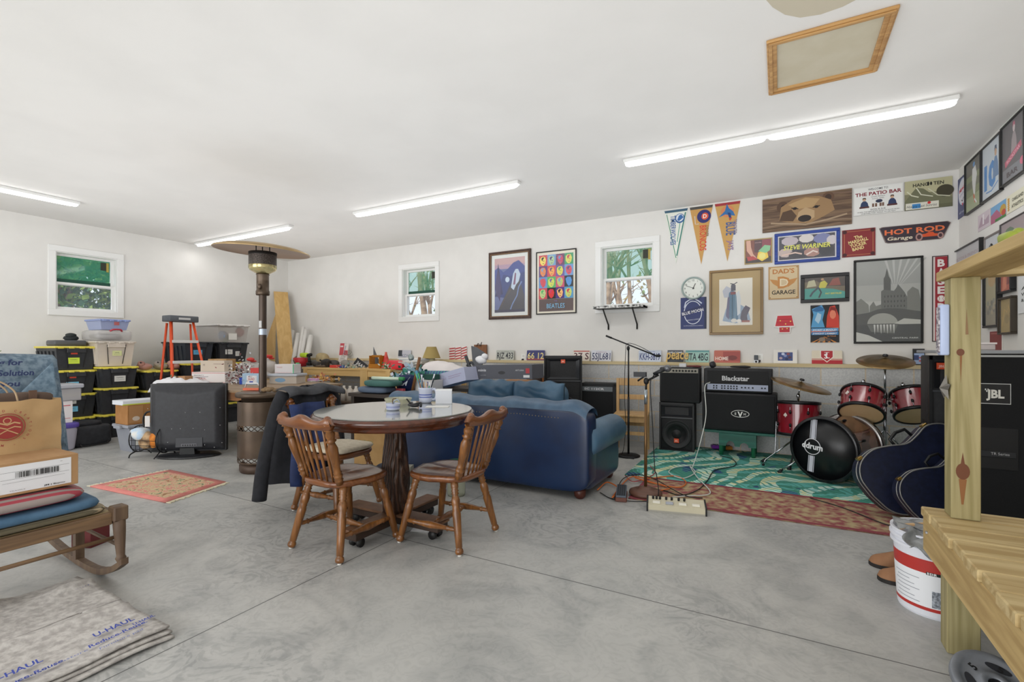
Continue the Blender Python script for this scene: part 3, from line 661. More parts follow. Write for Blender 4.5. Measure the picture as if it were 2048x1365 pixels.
def art_pat(A):
    A.rect(0, 0, 1, 1, '#4a3a30'); A.rect(0, 0, 1, .5, '#4aa79a'); A.poly([(0, .5), (.0, .8), (.3, .85), (.5, .6), (1, .55), (1, .3), (.7, .45), (.4, .5)], '#7a6a50')
    A.poly([(.35, .5), (.4, .78), (.5, .85), (.58, .7), (.52, .5)], '#d8d04a'); A.ell(.45, .9, .04, .06, '#c89a70', 8); A.line([(.36, .55), (.2, .3), (.14, .12)], .05, '#3a4a58'); A.line([(.36, .5), (.42, .3), (.36, .05)], .04, '#2a3238'); A.poly([(.6, .6), (.7, .9), (.85, .95), (.9, .6)], '#9a4a38'); A.poly([(.05, .55), (.1, .85), (.25, .9), (.3, .6)], '#c9c4a0'); A.text(.72, .2, 'PAT BERTELEE', .1, '#e9e04a', wid=.4, bold=.02, shear=.15)
wframe(B(1601, 1698.5, 551, 607), 'black-framed sports photo with a yellow shirt and teal court', art_pat, .04, '#201f22', .02)
def art_tour(A):
    A.rect(0, 0, 1, 1, '#16181f'); A.rect(.5, .38, 1, 1, '#1a1418'); A.poly([(.02, .4), (.1, .75), (.05, .9), (.4, 1), (.5, .85), (.42, .6), (.5, .4)], '#5aa6d8'); A.poly([(.15, .6), (.25, .8), (.38, .75), (.36, .62), (.28, .5)], '#b6d8ee'); A.poly([(.04, .86), (.3, .98), (.48, .9), (.44, .84), (.2, .82)], '#2f6fa8')
    A.poly([(.55, .4), (.58, .7), (.68, .95), (.85, .98), (.98, .7), (1, .4)], '#d8412f'); A.ell(.78, .74, .11, .12, '#f08a6a', 10); A.poly([(.65, .8), (.7, .95), (.88, .92), (.92, .7), (.85, .84), (.72, .86)], '#8c2018')
    A.poly([(.02, .24), (.98, .3), (.98, .4), (.02, .36)], '#e8783a'); A.rect(.03, .3, .97, .38, '#4f9fd6'); A.text(.5, .31, 'SMOKEY & BRADLEY', .06, '#ffffff', wid=.85, bold=.02, shear=.2); A.rect(.03, .2, .97, .28, '#3a84c0'); A.text(.5, .215, 'DWIGHT LAMBERT', .06, '#f2f2f2', wid=.85, bold=.02, shear=.2); A.text(.74, .15, 'IN TOUR', .05, '#f0a060', wid=.3)
    for k in range(5): A.poly([(.5, .16), (.02+k*.2, 0), (.12+k*.2, 0)], '#d88a3a')
    A.ell(.4, .08, .12, .06, '#8a7a6a', 8); A.ell(.62, .07, .1, .05, '#5a4a44', 8)
sign(B(1621, 1678.5, 611.5, 685.5), 'blue and red concert poster with two portraits, beside the big city print', art_tour, name='poster', cat='poster', base='#16181f', dep=.006)
def art_city(A):
    A.rect(0, 0, 1, 1, '#b9bab4'); A.rect(0, .7, 1, 1, '#a9aaa5'); A.rect(0, .35, 1, .5, '#c9c9c2')
    for k in range(6): A.poly([(.62, .62), (.45+k*.12, 1), (.49+k*.12, 1)], '#c6c7c2')
    A.poly([(.44, .35), (.44, .78), (.46, .8), (.49, .9), (.52, .8), (.55, .76), (.55, .35)], '#55554f'); A.poly([(.4, .35), (.4, .62), (.44, .64), (.6, .62), (.64, .66), (.66, .7), (.7, .66), (.76, .6), (.8, .54), (.8, .35)], '#666660'); A.poly([(.22, .35), (.22, .44), (.28, .5), (.32, .44), (.4, .46), (.4, .35)], '#77776f'); A.poly([(.8, .35), (.8, .6), (.88, .66), (.97, .62), (1, .5), (1, .35)], '#7c7c74'); A.poly([(0, .34), (0, .5), (.08, .54), (.2, .46), (.22, .34)], '#84847c')
    for i in range(7):
        for j in range(3): A.rect(.45+i*.05, .42+j*.06, .465+i*.05, .445+j*.06, '#34342f')
    A.poly([(0, .2), (0, .34), (.2, .36), (.35, .4), (.5, .41), (.7, .4), (1, .36), (1, .2)], '#4a4a45'); A.poly(circ(.42, .22, .24, .13, 16, 0, PI), '#a8a89f'); A.poly([(.6, .22), (.75, .28), (1, .26), (1, .18)], '#c9c9c0')
    A.rect(0, 0, 1, .21, '#3c3c39'); A.poly([(.18, .21), (.66, .21), (.6, .1), (.24, .12)], '#6a6a64')
    for k in range(7): A.poly([(.28+k*.05, .21), (.3+k*.05, .09+.02*(k % 2)), (.31+k*.05, .21)], '#dadad4')
    A.poly([(0, .03), (0, .12), (.2, .08), (.42, .0), (0, 0)], '#d0d0c8'); A.text(.77, .035, 'CENTRAL PARK', .026, '#e6e6e0', wid=.4)
wframe(B(1707, 1846, 522, 688), 'large black-framed black and white city park print lettered CENTRAL PARK', art_city, .022, '#121212', .025)
def art_base(A):
    A.rect(0, 0, 1, 1, '#3a2a2c'); A.rect(.06, .01, .94, .99, '#e2d8d4'); A.rect(.18, .012, .94, .988, '#a32634')
    for i, ch in enumerate('BASE'): A.text(.56, .875-i*.105, ch, .115, '#f2ece8', wid=.46, bold=.04)
    A.ell(.56, .50, .24, .038, '#f0ece6'); A.line([(.4, .53), (.46, .5), (.4, .475)], .03, '#c04a4a'); A.line([(.72, .53), (.66, .5), (.72, .475)], .03, '#c04a4a')
    for i, ch in enumerate('BALL'): A.text(.56, .365-i*.105, ch, .115, '#f2ece8', wid=.46, bold=.04)
sign(B(1864, 1896, 513, 684), 'tall narrow red tin sign lettered BASEBALL down its length', art_base, base='#3a2a2c')
# things standing on the sill of the block wall
LEAN = R(7)
def plate(xl, xr, yt, yb, txt, base, tc, label, extra=None, name='license_plate', cat='license plate', hgt=None, yoff=.06):
    a0, a1, z0, z1 = B(xl, xr, yt, yb, D-.05); z0 = 1.051; H = hgt or .152; W = a1-a0
    mb = MB(); mb.push(T((0, 0, 0)) @ UP); mb.prism(rrect(0, 0, W, H, .012), .002, mat(base, .45)); mb.pop()
    A = Art(mb, W, H, .002)
    if extra: extra(A)
    if txt: A.text(.5, .16, txt, .86, tc, wid=.9, bold=.015)
    o = mb.build(name, None, (a0, D-.05, z0), 0, label, cat, 'plates on the block wall sill' if name == 'license_plate' else None)
    o.rotation_euler[0] = -LEAN
    return o
plate(992, 1027.5, 709, 728, 'RJZ 433', '#b9bcb4', '#2a2a34', 'grey license plate lettered RJZ 433', lambda A: A.text(.5, .82, 'ILLINOIS', .12, '#555555', wid=.4))
plate(1053, 1089, 710, 728, '66 12', '#3a3c74', '#e8d890', 'purple and yellow license plate starting 66, half behind the tall loudspeaker', lambda A: A.rect(0, .05, 1, .18, '#a04a4a'))
plate(1146, 1179, 709, 729, '37 S', '#e6ddd4', '#5a3038', 'white license plate ending 37 S, just right of the tall loudspeaker', lambda A: A.rect(.02, .86, .98, .96, '#b85a50'))
plate(1182, 1222.5, 709, 729, '5SJL681', '#d6d8e0', '#3a3f66', 'white license plate lettered 5SJL681', lambda A: A.text(.5, .8, 'California', .15, '#a06a80', wid=.5, shear=.2))
plate(1277, 1322, 708, 731, 'KKH-3819', '#c9d2e2', '#2c3a78', 'pale-blue license plate lettered KKH-3819 behind the boom microphone stand', lambda A: A.text(.5, .84, 'MISSOURI', .12, '#4a5aa0', wid=.45))
plate(1371, 1418, 707, 730, '7TA 4BG', '#9fc6bc', '#27333c', 'pale-green license plate lettered 7TA 4BG beside the gold word', lambda A: A.rect(0, .86, 1, 1, '#5f9a9a'))
plate(1428, 1480.5, 708, 731, '', '#c26a5a', '#f0e0d0', 'red tin plate lettered HOME with a rural scene', lambda A: (A.rect(.35, .1, 1, .9, '#a8504a'), A.ell(.7, .4, .2, .2, '#7a3a38', 8), A.text(.3, .2, 'HOME', .4, '#f4e6dc', wid=.5, bold=.02)))
plate(1623.5, 1685, 709, 734, '', '#e6dcc6', '#a0202c', 'cream and red novelty plate with a home-plate badge and baseball monogram', lambda A: (A.rect(0, 0, 1, .28, '#b8232f'), A.rect(0, .32, 1, .37, '#b8232f'), A.poly([(.28, 1), (.28, .5), (.5, .1), (.72, .5), (.72, 1)], '#f2ece2'), A.poly([(.31, .97), (.31, .52), (.5, .17), (.69, .52), (.69, .97)], '#b8232f'), A.text(.47, .4, 'S', .5, '#ffffff', wid=.12, bold=.02), A.text(.53, .42, 'L', .42, '#ffffff', wid=.12, bold=.02), A.text(.5, .72, 'T', .2, '#ffffff', wid=.16, bold=.02)))
plate(796, 821, 708, 722, '', '#c9ccd6', '#33405c', 'white license plate with dark smudged letters beside the orange cone', lambda A: (A.rect(0, .3, .3, 1, '#3a4048'), A.text(.6, .2, 'KDV', .5, '#6a7a98', wid=.6)))
a0, a1, _, z1 = B(1335, 1366, 701, 729, D-.06)
mb = MB(); mb.b2((0, -.012, 0), (a1-a0, 0, z1-1.051), mat('#4d535c', .6)); A = Art(mb, a1-a0, z1-1.051, .012); A.text(.5, .74, 'WELCOME', .2, '#e6e8ea', wid=.9, bold=.02); A.text(.5, .5, 'TO OUR', .12, '#c8ccd0', wid=.4)
mb.build('welcome_sign', None, (a0, D-.05, 1.051), 0, 'dark-grey sign lettered WELCOME standing behind the gold word', 'sign').rotation_euler[0] = -R(3)
mb = MB(); mb.push(T((0, 0, 0)) @ UP); V, Fc = text_geo('peace', .02, .2, 1)
for f in Fc: mb.prism([(V[i][0]*.118, V[i][1]*.17) for i in f], .014, mat('#d9b25a', .35))
mb.pop(); pp = at_y(1332, 717, D-.09)
mb.build('word_ornament', None, (pp.x, D-.085, 1.092), 0, 'gold cut-out word ornament reading peace', 'ornament')
def art_coll(A): A.rect(0, 0, 1, 1, '#3d4f86'); [A.ell(x, y, .12, .16, c_, 7) for x, y, c_ in ((.2, .3, '#b8a0a8'), (.5, .6, '#8a98c8'), (.8, .4, '#5a3a4a'), (.35, .8, '#ccd4ea'), (.7, .8, '#8a4a50'), (.6, .2, '#22305c'))]
a0, a1, _, z1 = B(1547, 1594.5, 700, 730, D-.05)
mb = MB(); mb.b2((0, -.01, 0), (a1-a0, 0, z1-1.051), mat('#ece9e2', .6)); mb.push(T((.045, 0, .03))); art_coll(Art(mb, a1-a0-.09, z1-1.051-.06, .01)); mb.pop()
mb.build('photo_mount', None, (a0, D-.045, 1.051), 0, 'white-matted blue group photo standing on the sill between outlet and red plate', 'picture').rotation_euler[0] = -LEAN
a0, a1, _, z1 = B(1826, 1850, 698, 731, D-.05)
mb = MB(); mb.b2((0, -.012, 0), (a1-a0, 0, z1-1.051), mat('#2a2a2c', .6)); A = Art(mb, a1-a0, z1-1.051, .012); A.rect(.1, .05, .95, .72, '#9fb4d8'); A.rect(.1, .3, .5, .6, '#3a4a7c'); A.rect(.5, .2, .95, .3, '#c05a60'); A.rect(.5, .4, .95, .48, '#c05a60')
mb.build('picture_card', None, (a0, D-.045, 1.051), 0, 'black-edged picture with a flag on the sill behind the black cabinets', 'picture').rotation_euler[0] = -LEAN
def outlet(x, y, label, Y=D):
    c = at_y(x, y, Y); o = thing('power_outlet', label, 'outlet', (c.x, Y, c.z)); mb = MB(); mb.push(UP); mb.prism(rrect(-.038, -.058, .038, .058, .008), .006, mat('#efefec', .4)); mb.pop(); mb.build('cover', o)
    mb = MB(); mb.b2((-.012, -.012, -.042), (.012, -.004, -.012), mat('#d8d8d4', .4)); mb.b2((-.012, -.012, .012), (.012, -.004, .042), mat('#d8d8d4', .4)); mb.build('socket', o)
    mb = MB(); mb.b2((-.012, -.035, -.038), (.012, -.012, -.014), mat('#2b1f2b', .5)); mb.spline([(0, -.035, -.026), (0, -.06, -.03), (-.02, -.055, -.07), (-.05, -.03, -.1)], .004, mat('#2b1f2b', .5)); mb.build('plug', o)
outlet(1519, 718, 'white double outlet with a dark plug left of the blue group photo')
outlet(1047, 716, 'white double outlet above the sill left of the tall loudspeaker')
# right wall pictures
Bx = lambda xl, xr, yt, yb: wbox_x(xl, xr, yt, yb, XR)
RG = 'framed sports posters along the top of the right wall'
def art_oval(A): A.rect(0, 0, 1, 1, '#4a4f78'); A.ell(.5, .62, .42, .33, '#c8d4ea'); A.ell(.5, .62, .38, .29, '#e9e6f0'); A.text(.5, .66, 'Miracle', .12, '#d03a50', wid=.6, bold=.04, rot=R(12)); A.text(.5, .55, 'LEAGUE', .06, '#4a5a98', wid=.5, rot=R(12)); A.line([(.4, .42), (.5, .38), (.62, .46)], .04, '#2a2a44'); A.poly([(.42, .33), (.6, .33), (.5, .25)], '#d84a60'); A.text(.5, .1, 'all star', .08, '#d0d4e8', wid=.6, shear=.3)
sign(Bx(1917, 1937.5, 361, 440), 'blue poster with a white oval badge, nearest the room corner', art_oval, name='poster', cat='poster', base='#4a4f78', right=True, dep=.006)
def art_ball(A): A.rect(0, 0, 1, 1, '#8e9470'); A.rect(0, .72, 1, 1, '#6e6a60'); A.rect(0, .45, 1, .6, '#7a7c68'); A.rect(0, 0, 1, .3, '#a8b08a'); A.poly([(.4, .62), (.42, .82), (.62, .86), (.72, .66), (.64, .5), (.6, .3), (.52, .25), (.44, .45)], '#e4e4e2'); A.ell(.52, .9, .07, .05, '#5f94cc'); A.line([(.5, .3), (.56, .2), (.6, .12)], .07, '#d86a4a'); A.line([(.56, .2), (.7, .1)], .05, '#e9e9ea')
def art_ten(A): A.rect(0, 0, 1, 1, '#d5dce2'); A.text(.42, .2, '10', .6, '#4f8fd0', wid=.66, bold=.06); person_blob(A, .72, .3, .9, '#6f8fb8', '#3a4a6a'); A.line([(.2, .12), (.5, .1), (.85, .2)], .03, '#6a9ad2')
def art_rock(A): A.rect(0, 0, 1, 1, '#6a6466'); A.rect(0, 0, 1, .24, '#84848a'); person_blob(A, .52, .45, .8, '#a89a9c', '#c86a80', '#d8c8c8'); A.line([(.12, .32), (.85, .5)], .12, '#c85a72'); A.text(.5, .38, 'ROCKSTAR', .08, '#f2b0c0', wid=.6, rot=R(14), bold=.03); A.text(.45, .08, 'BAR', .12, '#4a3a40', wid=.5, bold=.03); A.ell(.9, .2, .12, .07, '#e06a88')
wframe(Bx(1936, 1968.5, 331, 432), 'framed poster of a white-clad ball player, between the oval badge and the big 10', art_ball, .012, '#1d1d1d', .03, right=True, group=RG, name='framed_poster', cat='poster')
wframe(Bx(1969, 2008.5, 299, 408), 'framed poster with a big blue number 10', art_ten, .012, '#1d1d1d', .03, right=True, group=RG, name='framed_poster', cat='poster')
wframe(Bx(2009, 2058, 257, 376), 'dark framed poster with pink lettering at the right edge of the picture', art_rock, .014, '#1d1d1d', .03, right=True, group=RG, name='framed_poster', cat='poster')
def pl2(A): A.rect(0, 0, 1, 1, '#d8ccd4'); A.poly([(.05, .2), (.3, .8), (.6, .5), (.9, .7), (.9, .2)], '#b8a2b2'); A.rect(.4, .3, .5, .9, '#f4f0f4')
def pl3(A): A.rect(0, 0, 1, 1, '#7ab0dc'); A.poly([(0, 0), (0, .5), (.4, .7), (.7, .3), (.7, 0)], '#b86a8a'); A.ell(.8, .5, .2, .3, '#c8a44a', 9); A.ell(.85, .3, .14, .2, '#c8503a', 9); A.rect(.3, 0, 1, .15, '#4a8a4a')
def pl4(A): A.rect(0, 0, 1, 1, '#e9e6d0'); [A.ell(.12, .2+.12*k, .06, .07, '#d0a050', 8) for k in range(6)]; A.text(.62, .55, 'OAKLAND', .26, '#4a4a3a', wid=.6, bold=.02); A.text(.6, .2, 'ATHLETICS', .26, '#4a4a3a', wid=.62, bold=.02)
for bx, fn, lb in ((Bx(1957, 1982, 433, 465), pl2, 'pale pinkish plate, farthest of the three under the framed posters'), (Bx(1983, 2013.5, 417, 450), pl3, 'colourful blue-sky plate, middle of the three under the framed posters'), (Bx(2014.5, 2052, 395, 430), pl4, 'cream plate with gold figures and black lettering, nearest of the three')):
    sign(bx, lb, fn, name='novelty_plate', cat='license plate', base='#c8c4bc', right=True, dep=.003, group='novelty plates in a row on the right wall')
def art_scr(A): A.rect(0, 0, 1, 1, '#c9c6c8'); A.text(.5, .7, 'ELTON & FRIENDS', .12, '#b09aa0', wid=.8, bold=.02); A.rect(.05, .1, .95, .5, '#b9b4ba'); A.line([(.1, .55), (.9, .55)], .01, '#c87a7a')
wframe(Bx(1912, 1968.5, 505, 575), 'long black-framed pale print partly behind the bench beam, near the corner', art_scr, .012, '#222222', .035, right=True)
def art_duo(A): A.rect(0, 0, 1, 1, '#cfd0d4'); A.ell(.32, .45, .2, .36, '#8e9298'); A.ell(.7, .42, .18, .33, '#9ea2a8'); A.ell(.32, .66, .13, .13, '#5e5f64'); A.ell(.7, .62, .1, .1, '#6e7076')
wframe(Bx(1973, 2005, 476, 560), 'grey-framed portrait of two figures above the bench beam', art_duo, .018, '#7a7270', .02, right=True)
def art_redcar(A): A.rect(0, 0, 1, 1, '#c0b0b4'); A.rect(0, .45, 1, 1, '#a8989a'); A.ell(.3, .75, .2, .15, '#5f7a5a', 9); A.poly([(.1, .1), (.15, .4), (.4, .5), (.55, .68), (.9, .66), (1, .5), (1, .05)], '#e0606c'); A.poly([(.45, .5), (.58, .64), (.85, .62), (.9, .5)], '#4a4a54'); A.ell(.4, .12, .1, .1, '#3a3a40', 12)
wframe(Bx(2005, 2066, 450, 560), 'framed print of a red car at the right edge above the bench beam', art_redcar, .01, '#4a4444', .02, right=True)
def art_tall(A): A.rect(0, 0, 1, 1, '#b9b08e'); A.rect(0, 0, 1, .3, '#a39a86'); [A.ell(.2+.15*(k % 5), .2+.07*(k//5)+.03*(k % 2), .1, .04, ('#8a8578', '#9c9a8c', '#b7aa90')[k % 3], 8) for k in range(15)]; A.ell(.5, .7, .3, .12, '#c8a878', 10)
wframe(Bx(1976, 2006, 520, 657), 'tall black-framed tan print below the bench beam, beside the post', art_tall, .02, '#1c1c1e', .04, right=True)
def art_red(A): A.rect(0, 0, 1, 1, '#c0624a'); A.poly([(.1, .0), (.3, .9), (.5, .1)], '#e08a6a'); A.poly([(.5, .2), (.7, 1), (.9, .2)], '#8a3a34')
def art_gold(A): A.rect(0, 0, 1, 1, '#b39a64'); A.line([(.1, .2), (.3, .7), (.5, .6), (.6, .8), (.8, .5), (.9, .6)], .05, '#d0ac66'); A.ell(.5, .4, .2, .14, '#a08a58', 10)
wframe(Bx(2007, 2034, 520, 589), 'orange-red framed print directly under the bench beam', art_red, .016, '#1c1c1e', .04, right=True)
wframe(Bx(2007, 2035.5, 597, 670), 'gold-toned framed print below the orange-red one', art_gold, .016, '#3a3228', .04, right=True)
def art_rules(A): A.rect(0, 0, 1, 1, '#eceef0'); A.rect(0, .9, 1, 1, '#3a3f6a'); [A.text(.55, .55-.14*k, t, .1, '#2c2c30', wid=.7, bold=.02) for k, t in enumerate(('ALL', 'WILD', '& DRY'))]
sign(Bx(2039, 2075, 545, 628), 'white tin sign with black lettering at the right edge under the beam', art_rules, right=True, base='#c8ccd0')
def art_rb(A): A.rect(0, 0, 1, 1, '#8a3a38'); A.line([(.1, .9), (.9, .88)], .02, '#c88a80')
sign(Bx(1983, 2007, 664, 705), 'plain dark-red panel with white edge standing on the right wall sill', art_rb, name='wall_panel', cat='panel', right=True, base='#e2e0dc', dep=.01)
# ================================================================== TABLE AND DINING CHAIRS
OAKC = mat('#68401c', .32, kind='woodz', hex2='#895829', scale=5, coat=.3)
OAKD = mat('#683a1d', .3, kind='woodx', hex2='#82502b', scale=5, coat=.4)
MAHO = mat('#5a2c18', .22, kind='woodx', hex2='#45200f', scale=3, coat=.6)
def turned(mb, a, b_, r, kind='leg'):
    a, b_ = Vector(a), Vector(b_)
    if kind == 'leg': pr = [(.0, 0), (.75, .004), (1.1, .02), (1.2, .045), (1.05, .075), (.8, .09), (.95, .1), (1.05, .3), (1.2, .5), (1.22, .56), (1.0, .6), (1.15, .62), (1.0, .64), (1.2, .68), (1.25, .74), (.95, .79), (.75, .81), (1.15, .83), (.85, .85), (1.15, .87), (.85, .89), (1.1, .92), (1.05, 1)]
    elif kind == 'post': pr = [(.9, 0), (1.0, .06), (1.2, .08), (.9, .1), (1.15, .13), (1.2, .16), (.85, .18), (1.1, .2), (.85, .22), (.95, .3), (1.25, .5), (1.3, .6), (.9, .67), (.8, .7), (1.35, .72), (.85, .74), (1.1, .79), (1.25, .83), (.8, .88), (1.3, .9), (.85, .92), (1.2, .96), (1.2, 1)]
    elif kind == 'stretch': pr = [(.5, 0), (.75, .12), (.65, .16), (1.0, .18), (.65, .2), (1.25, .5), (.65, .8), (1.0, .82), (.65, .84), (.75, .88), (.5, 1)]
    else: pr = [(.6, 0), (.75, .2), (1.05, .45), (.9, .65), (.6, 1)]
    mb.lathe_to(a, b_, [(q*r, t) for q, t in pr], OAKC, 12)
def dining_chair(label, loc, rz, group='oak spindle-back dining chairs around the round table'):
    o = thing('dining_chair', label, 'chair', loc, rz, group)   # faces local +Y
    SZ = .44
    mb = MB()   # saddle seat
    out = []
    for k in range(36):
        a = 2*PI*k/36; c_, s_ = math.cos(a), math.sin(a)
        x = math.copysign(abs(c_)**.62, c_)*.225; y = math.copysign(abs(s_)**.62, s_)*.215
        if s_ < 0: x *= .88
        out.append((x, y))
    V = []; Fc = []
    rings = [(0, 0), (.3, 0), (.6, 0), (.85, 0), (.96, 0), (1, -.006), (1.0, -.022), (.95, -.036), (0.5, -.038)]
    for q, dz in rings:
        for x, y in out:
            X, Y = x*q, y*q
            dip = 0
            if dz == 0: dip = -.016*math.exp(-((abs(X)-.09)/.06)**2)*math.exp(-((Y+.02)/.15)**2)+.008*math.exp(-(X/.03)**2)*max(0, Y/.2)+.004
            V.append((X, Y, SZ+dz+dip))
    n = 36
    for j in range(len(rings)-1):
        for k in range(n): a, b_ = j*n+k, j*n+(k+1) % n; Fc.append((b_, a, a+n, b_+n))
    Fc.append(tuple((len(rings)-1)*n+k for k in range(n)))
    mb.raw(V, Fc, OAKD, True); mb.build('seat', o)
    tops = {}; feet = {}
    for sx in (-1, 1):
        for sy in (-1, 1):
            tp = Vector((sx*.15, sy*.14, SZ-.03)); ft = Vector((sx*.22, sy*.225, 0.006)); tops[sx, sy] = tp; feet[sx, sy] = ft
            mb = MB(); turned(mb, ft, tp, .0215); mb.cyl((ft.x, ft.y, 0), (ft.x, ft.y, .008), .012, mat('#e2e0da', .5), n=10); mb.build('leg', o)
    def on(k, t): return feet[k].lerp(tops[k], t)
    mb = MB()
    for sx in (-1, 1): turned(mb, on((sx, -1), .33), on((sx, 1), .33), .0185, 'stretch')
    turned(mb, (on((-1, -1), .33)+on((-1, 1), .33))/2, (on((1, -1), .33)+on((1, 1), .33))/2, .0185, 'stretch')
    mb.build('stretcher', o)
    BT = .80
    for sx in (-1, 1):
        mb = MB(); turned(mb, (sx*.155, -.17, SZ-.01), (sx*.195, -.285, BT), .0225, 'post'); mb.sell((sx*.196, -.288, BT+.016), (.024, .024, .026), OAKD, nu=12, nv=8); mb.build('back_post', o)
    for k in range(6):
        f = (k-2.5)/2.5; mb = MB(); turned(mb, (f*.112, -.178-.008*(1-f*f), SZ-.01), (f*.135, -.278-.014*(1-f*f), BT-.01), .0095, 'spindle'); mb.build('spindle', o)
    # shaped crest rail
    mb = MB(); nn = 28; top = []; bot = []
    for k in range(nn+1):
        f = k/nn*2-1; x = f*.245; yy = -.283-.02*(1-f*f)
        zt = BT+.012+.03*math.exp(-(f/.28)**2)+.022*math.exp(-((abs(f)-.86)/.16)**2); zb = BT-.045-.004*math.cos(f*3)
        if abs(f) > .9: e = (abs(f)-.9)/.1; zt -= .03*e*e; zb += .035*e*e
        top.append((x, yy, zt)); bot.append((x, yy, zb))
    V = []
    for (x, y, zt), (_, _, zb) in zip(top, bot):
        m_ = (zt+zb)/2
        V += [(x, y-.017, zb+.008), (x, y-.019, m_), (x, y-.022, zt-.008), (x, y-.012, zt), (x, y+.006, zt-.004), (x, y+.012, m_), (x, y+.008, zb)]
    Fc = []
    for k in range(nn):
        for j in range(7): a = k*7+j; b_ = k*7+(j+1) % 7; Fc.append((a, b_, b_+7, a+7))
    Fc += [tuple(range(7))[::-1], tuple(nn*7+j for j in range(7))]
    mb.raw(V, Fc, OAKD, True); mb.build('crest_rail', o)
    return o
ch = dining_chair('oak spindle-back chair nearest the camera, its back toward the camera left of the pedestal', (-2.375, 2.13, 0), R(-2))
dup(ch, (-1.87, 2.53, 0), R(92), 'oak spindle-back chair on the sofa side of the round table, seen from behind right')
dup(ch, (-2.98, 2.60, 0), R(-88), 'oak spindle-back chair with a cream seat pad and a dark jacket on its back')
mb = MB(); mb.sell((0, 0, .018), (.215, .205, .022), mat('#d8cdb8', .9, kind='noise', hex2='#c8bca6', scale=30), .5, .45, 28, 8, wob=.05, ws=14); mb.build('seat_cushion', None, (-2.97, 2.60, .448), R(2), 'flat cream seat pad lying on the chair with the jacket', 'cushion')
# jacket draped over the third chair's back (chair back plane at x ~ -3.26)
JK = mat('#1c1d22', .85, kind='noise', hex2='#24252b', scale=20); JKB = mat('#1f2d55', .75, kind='noise', hex2='#26386a', scale=12); JKG = mat('#3b3c40', .85, kind='noise', hex2='#47484c', scale=15)
o = thing('jacket', 'black and navy jacket draped over the chair behind the round table', 'jacket', (-3.30, 2.60, 0), R(3))
def jshell(u, v):
    # u around the body 0..1, v from shoulders 0 to hem 1
    a = 2*PI*u; z = .925-.76*v-.05*math.sin(a)*v
    sh = min(1, (v/.16)**.5) if v > 0 else 0
    w_ = (.05+.24*sh)+.06*v+.02*math.sin(5*a+3*v); d = (.03+.035*sh)+.05*v+.014*math.sin(7*a+6*v)
    return Vector((math.cos(a)*d-.02, math.sin(a)*w_, z))
mb = MB(); mb.grid(jshell, 48, 20, JK)
mb.build('body', o)
mb = MB(); mb.grid(lambda u, v: Vector((.10+.03*math.sin(u*9)+.04*v, -.28+.32*u+.02*math.sin(v*5), .80-.60*v-.06*u*v)), 12, 14, JKB, thick=(-.006, 0, 0)); mb.build('lining', o)
mb = MB(); mb.grid(lambda u, v: Vector(((.09+.02*math.sin(u*14))*math.cos(v*2.6-.3), -.27+.54*u, .885+.045*math.sin(v*2.6-.3)+.012*math.sin(u*11)-.03*abs(u-.5))), 24, 10, JKG, thick=(0, 0, -.008)); mb.build('collar', o)
for sy, z1, cl in ((-1, .10, JK), (1, .42, JK)):
    mb = MB(); pts = [(-.02, sy*.23, .88), (-.03, sy*.29, .74), (-.05, sy*.34, .5), (-.06, sy*.38, .3), (-.07, sy*.40, z1)]
    mb.spline(pts, .05, cl, 14, 5, rr=[.03+.04*min(1, k/5)-.0012*k for k in range(21)]); mb.build('sleeve', o)
mb = MB(); mb.grid(lambda u, v: Vector((.08+.01*math.sin(v*4), -.20+.07*u, .22-.14*v*(1-.4*u))), 4, 6, JKB, thick=(-.01, 0, 0)); mb.build('hem_flap', o)
# round pedestal table
tx, ty, TZ = -2.275, 2.47, .808
o = thing('round_table', 'round mahogany pedestal table with a glass top between the dining chairs and sofa', 'table', (tx, ty, 0))
r0 = .535
mb = MB(); mb.ring([(0, TZ-.085), (r0-.08, TZ-.085), (r0-.045, TZ-.083), (r0-.035, TZ-.07), (r0-.03, TZ-.055), (r0-.012, TZ-.05), (r0-.002, TZ-.035), (r0, TZ-.022), (r0-.012, TZ-.010), (r0-.018, TZ-.008), (0, TZ-.008)], MAHO, 72); mb.build('tabletop', o)
mb = MB(); mb.ring([(0, TZ-.0075), (r0-.02, TZ-.0075), (r0-.018, TZ-.004), (r0-.02, TZ), (0, TZ)], mat('#8d918c', .03, coat=1), 72, False); mb.build('glass_top', o)
CARV = mat('#2e1c12', .45, kind='wave', hex2='#4a3020', scale=16, bump=.8, dist=.3)
mb = MB(); n = 40; V = []; Fc = []; pr = [(.072, .10), (.082, .14), (.09, .22), (.094, .32), (.09, .42), (.078, .52), (.066, .62), (.072, .68), (.10, .71), (.10, TZ-.086)]
zz = []
for k in range(46):
    z = .10+(TZ-.186)*k/45
    for (ra, za), (rb, zb) in zip(pr, pr[1:]):
        if za <= z <= zb+1e-6: rad = ra+(rb-ra)*(z-za)/(zb-za); break
    for j in range(n):
        a = 2*PI*j/n; V.append((math.cos(a)*(rad+.005*math.sin(8*a+z*26)), math.sin(a)*(rad+.005*math.sin(8*a+z*26)), z))
for k in range(45):
    for j in range(n): a, b_ = k*n+j, k*n+(j+1) % n; Fc.append((a, b_, b_+n, a+n))
mb.raw(V, Fc, CARV, True); mb.build('pedestal', o)
FOOT = mat('#6a4a34', .55, kind='noise', hex2='#7d5a40', scale=10)
